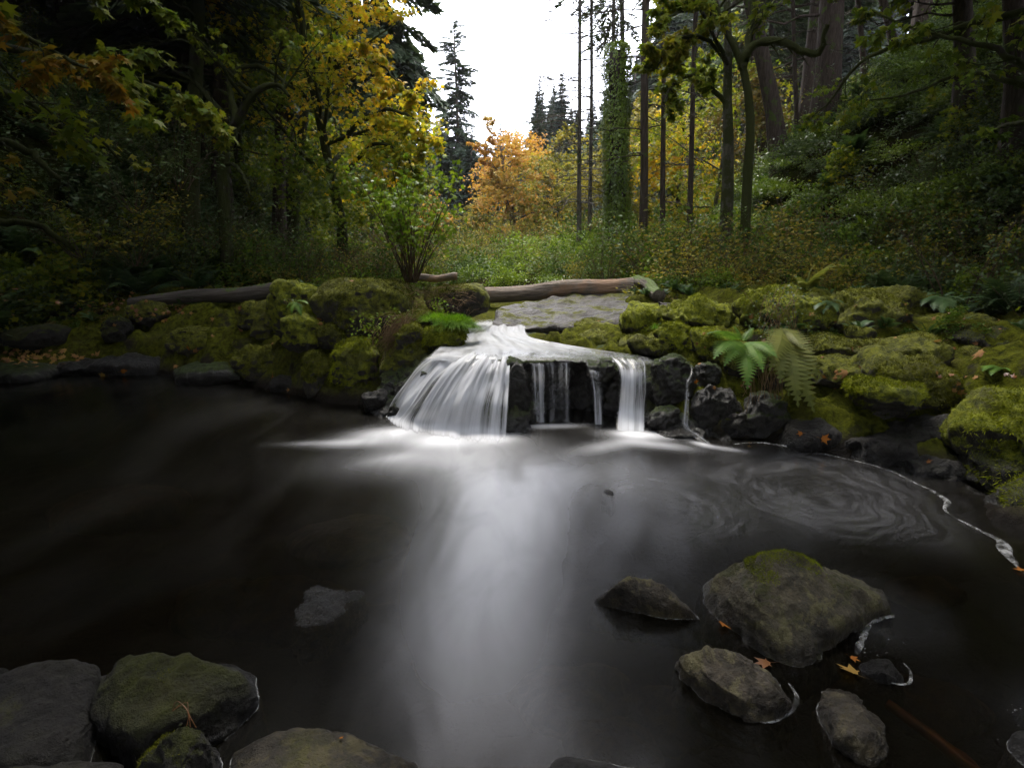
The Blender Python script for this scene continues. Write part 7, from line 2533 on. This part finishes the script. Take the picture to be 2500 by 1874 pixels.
# ------------------------------------------------------------------ logs
def log(name, p0, p1, r0, r1, mat, label, seed, knots=3, stubs=()):
    rng = np.random.default_rng(seed)
    p0, p1 = np.asarray(p0), np.asarray(p1)
    L = np.linalg.norm(p1 - p0)
    root = empty(name, (p0 + p1) / 2, label, 'log')
    n, sd = 60, 20
    f = np.linspace(-0.5, 0.5, n)
    path = np.stack([f * L, 0 * f + 0.02 * np.sin(f * 7 + seed), 0.02 * np.sin(f * 9 + seed)], -1)
    V, F = tube(path, np.linspace(r0, r1, n), sd, 0, None, True)
    c = np.stack([V[:, 0] * 1.2, V[:, 1] * 6, V[:, 2] * 6], -1)
    nrm = V - np.stack([V[:, 0], np.interp(V[:, 0], path[:, 0], path[:, 1]), np.interp(V[:, 0], path[:, 0], path[:, 2])], -1)
    ln = np.linalg.norm(nrm, axis=1, keepdims=True) + 1e-6
    V = V + nrm / ln * (0.10 * r0 * fbm(c, 3) + 0.08 * r0 * ridged(c * np.array([.6, 2.2, 2.2]), 2) - 0.05 * r0)[:, None] * (ln > 0.02)
    for _ in range(knots):
        kx, ka = rng.uniform(-0.4, 0.4) * L, rng.uniform(-2.4, -0.4)
        kp = np.array([kx, math.cos(ka) * r0, math.sin(ka) * r0])
        dd = np.linalg.norm((V - kp) * np.array([0.7, 1, 1]), axis=1)
        V = V + nrm / ln * (0.22 * r0 * np.exp(-(dd / (0.30 * r0)) ** 2) - 0.18 * r0 * np.exp(-(dd / (0.13 * r0)) ** 2))[:, None]
    o = link(bpy.data.objects.new('log_trunk', raw_mesh('log_trunk', V, F, M[mat], True)), root)
    for (fx, an, l) in stubs:
        a = Acc()
        b_ = np.array([fx * L, 0, 0])
        d = np.array([0.3, math.cos(an), math.sin(an)])
        a.tube(np.stack([b_, b_ + d * (r0 + l * .5), b_ + d * (r0 + l)]), [r0 * .3, r0 * .25, r0 * .18], 7, 0, None, True)
        link(bpy.data.objects.new('branch_stub', a.mesh('branch_stub', M[mat])), root)
    root.rotation_euler = Vector(p1 - p0).to_track_quat('X', 'Z').to_euler()
    return root


log('log', P(1165, 722, 10.6), P(1556, 697, 10.9), 0.155, 0.17, 'log_wood', 'long weathered fallen log lying across the stream head', 1, 5, ((0.30, -1.9, 0.03),))
log('log', P(1558, 682, 10.9), P(1612, 722, 9.6), 0.105, 0.12, 'mossy_log', 'short moss-streaked log leaning down from the end of the long one', 2, 2)
log('log', P(318, 738, 9.7), P(700, 708, 9.9), 0.10, 0.145, 'dark_log', 'dark fallen log lying on the left bank', 3, 4, ((-0.1, -1.3, 0.02),))
log('log', P(1000, 680, 11.0), P(1116, 677, 11.0), 0.07, 0.075, 'log_wood', 'small grey log behind the bare-stemmed shrub', 4, 1)

# sunken branch bottom right and twigs
a = Acc()
sg = empty('sunken_branch', G(2290, 1790, -0.05), 'orange-brown branch lying under the water in the lower right corner', 'branch')
q = spline([G(2165, 1715, -0.03), G(2240, 1770, -0.05), G(2330, 1840, -0.05), (G(2400, 1900, -0.06))], 12) - np.array(sg.location)
a.tube(q, np.linspace(0.018, 0.03, 12), 8, 0.1, rng)
link(bpy.data.objects.new('bark', a.mesh('bark', M['wet_litter'])), sg)

# ------------------------------------------------------------------ fallen maple leaves
BIG = star_leaf(5, 0.42, 0.10)


def curled(rng):
    V, F = BIG
    V = V.copy()
    V[:, 2] += rng.uniform(0.05, 0.3) * np.abs(V[:, 1]) * rng.choice([-1, 1]) + rng.uniform(-0.2, 0.25) * (V[:, 0] - 0.4) ** 2
    # stem
    k = len(V)
    V = np.concatenate([V, [[0, 0.012, 0.005], [0, -0.012, 0.005], [-0.55, 0.02 + rng.uniform(-.15, .15), 0.08]]])
    F = np.concatenate([F, [[k, k + 1, k + 2]]])
    return V, F


def fallen(px, py, size, mat, label, group=None, float_=False, rng=np.random.default_rng(61)):
    loc, n = drop_on(px, py)
    if float_:
        loc, n = G(px, py, 0.006), np.array([0, 0, 1.0])
    V, F = curled(rng)
    size = size * 0.85
    a = rng.uniform(0, 6.283)
    d = np.array([math.cos(a), math.sin(a), 0])
    d = d - n * d.dot(n)
    R = rot_from([d], [n + 0.25 * rng.standard_normal(3)])[0]
    V = (V - [0.4, 0, 0]) @ R.T * size
    o = link(bpy.data.objects.new('fallen_leaf', raw_mesh('fallen_leaf', V, F, M[mat])))
    o.location = loc + n * 0.012
    return tag(o, label, 'leaf', group)


LS = [
    (335, 768, .12, 'litter_leaf', 'orange fallen leaf above the small trickle'), (345, 778, .10, 'litter_leaf', 'smaller leaf tucked below the one above the trickle'),
    (400, 783, .12, 'yellow_litter', 'yellow fallen leaf right of the small trickle'), (440, 758, .13, 'litter_leaf', 'orange leaf on bright moss under the left log'),
    (448, 750, .10, 'litter_leaf', 'leaf partly behind the orange one under the left log'), (280, 793, .08, 'litter_leaf', 'small leaf left of the trickle on green moss'),
    (520, 780, .10, 'litter_leaf', 'pale leaf on dim moss right of the yellow leaf'), (588, 753, .12, 'wet_litter', 'red-brown leaf under the left end of the long boulder'),
    (590, 806, .10, 'litter_leaf', 'leaf lying flat on the dark left outcrop'), (518, 820, .07, 'litter_leaf', 'tiny leaf in the middle of the dim bank'),
    (460, 850, .11, 'orange_litter', 'left one of two red-orange leaves on the bank'), (478, 856, .12, 'litter_leaf', 'right one of two red-orange leaves on the bank'),
    (430, 895, .10, 'litter_leaf', 'leaf on the wet black ledge'), (665, 840, .10, 'litter_leaf', 'reddish leaf beside the round moss-topped boulder'),
    (667, 918, .14, 'orange_litter', 'orange leaf on the bare dark ledge at the water'), (705, 952, .08, 'litter_leaf', 'small brown leaf at the waterline of the bare ledge'),
    (780, 778, .12, 'litter_leaf', 'red-brown leaf on the round moss-topped boulder'), (782, 790, .09, 'litter_leaf', 'small leaf below the red-brown one'),
    (858, 686, .11, 'litter_leaf', 'orange leaf on top of the biggest mossy boulder'), (545, 700, .12, 'yellow_litter', 'yellow leaf lying on the dark left log'),
    (303, 905, .14, 'orange_litter', 'orange leaf hanging at the foot of the small trickle'), (250, 914, .12, 'yellow_litter', 'yellow leaf floating near the foot of the trickle'),
    (240, 864, .13, 'litter_leaf', 'tan leaf on the left ledge nearest the trickle'), (200, 875, .12, 'litter_leaf', 'brown leaf on the left ledge'),
    (2060, 912, .13, 'litter_leaf', 'pink-brown curled leaf on the dim mossy shelf'), (2040, 925, .08, 'litter_leaf', 'small pale leaf below the curled one'),
    (2014, 1070, .12, 'orange_litter', 'orange-red curled leaf on the low dark rock'), (1952, 1058, .07, 'orange_litter', 'small orange leaf on the dark rock by the fern'),
    (2345, 958, .10, 'litter_leaf', 'brown leaf in the gully of the right bank'), (2270, 1128, .06, 'wet_litter', 'dark red leaf on the cracked grey rock'),
    (2285, 835, .11, 'litter_leaf', 'pale brown leaf on the low mossy hummocks'), (1698, 932, .08, 'orange_litter', 'orange leaf caught in the thin trickle'),
    (1720, 815, .06, 'litter_leaf', 'tiny leaf on the bright mossy cushion'), (1460, 784, .06, 'litter_leaf', 'tiny leaf on the wet slab'), (1622, 688, .08, 'orange_litter', 'orange leaf behind the short log'),
    (2285, 910, .05, 'litter_leaf', 'pale speck of leaf on the curved ledge'), (2390, 865, .16, 'litter_leaf', 'long curled brown leaf near the right edge ledge'),
    (833, 1805, .022, 'orange_litter', 'tiny orange leaf on the broad flat rock'),
]
for px, py, s, mt, lab in LS:
    fallen(px, py, s, mt, lab)
for px, py, s, mt, lab in [(1768, 1528, .085, 'orange_litter', 'orange leaf floating between the triangular and the largest rock'), (2072, 1640, .11, 'yellow_litter', 'golden maple leaf floating left of the small oval stone'),
                           (2085, 1612, .05, 'orange_litter', 'small orange leaf above the golden floating one'), (1862, 1622, .10, 'wet_litter', 'dark red leaf afloat under the largest rock'),
                           (1830, 1083, .06, 'yellow_litter', 'pale leaf caught in the start of the foam line'), (2490, 1392, .07, 'orange_litter', 'orange leaf in the foam at the right edge')]:
    fallen(px, py, s, mt, lab, float_=True)
rng = np.random.default_rng(515)
# litter on the left ledge: many, in two drifts
for k in range(70):
    px, py = rng.normal(75, 60), rng.normal(872, 10)
    if 0 < px < 270:
        fallen(px, py, rng.uniform(.07, .12), rng.choice(['litter_leaf', 'litter_leaf', 'yellow_litter']), 'one of the tan leaves drifted along the ledge at the far left', 'leaves drifted along the left ledge')
for k in range(110):
    px, py = rng.uniform(0, 470), rng.normal(742, 18)
    fallen(px, py, rng.uniform(.06, .11), rng.choice(['litter_leaf', 'wet_litter', 'wet_litter']), 'one of the brown leaves strewn over the shaded rocks before the left log', 'leaves strewn before the left log')
for k in range(60):
    px, py = rng.uniform(1700, 2480), rng.uniform(740, 960)
    fallen(px, py, rng.uniform(.04, .08), rng.choice(['litter_leaf', 'wet_litter']), 'one of the small dead leaves scattered over the mossy right bank', 'leaves scattered over the right bank')
haze_box(0.0003)
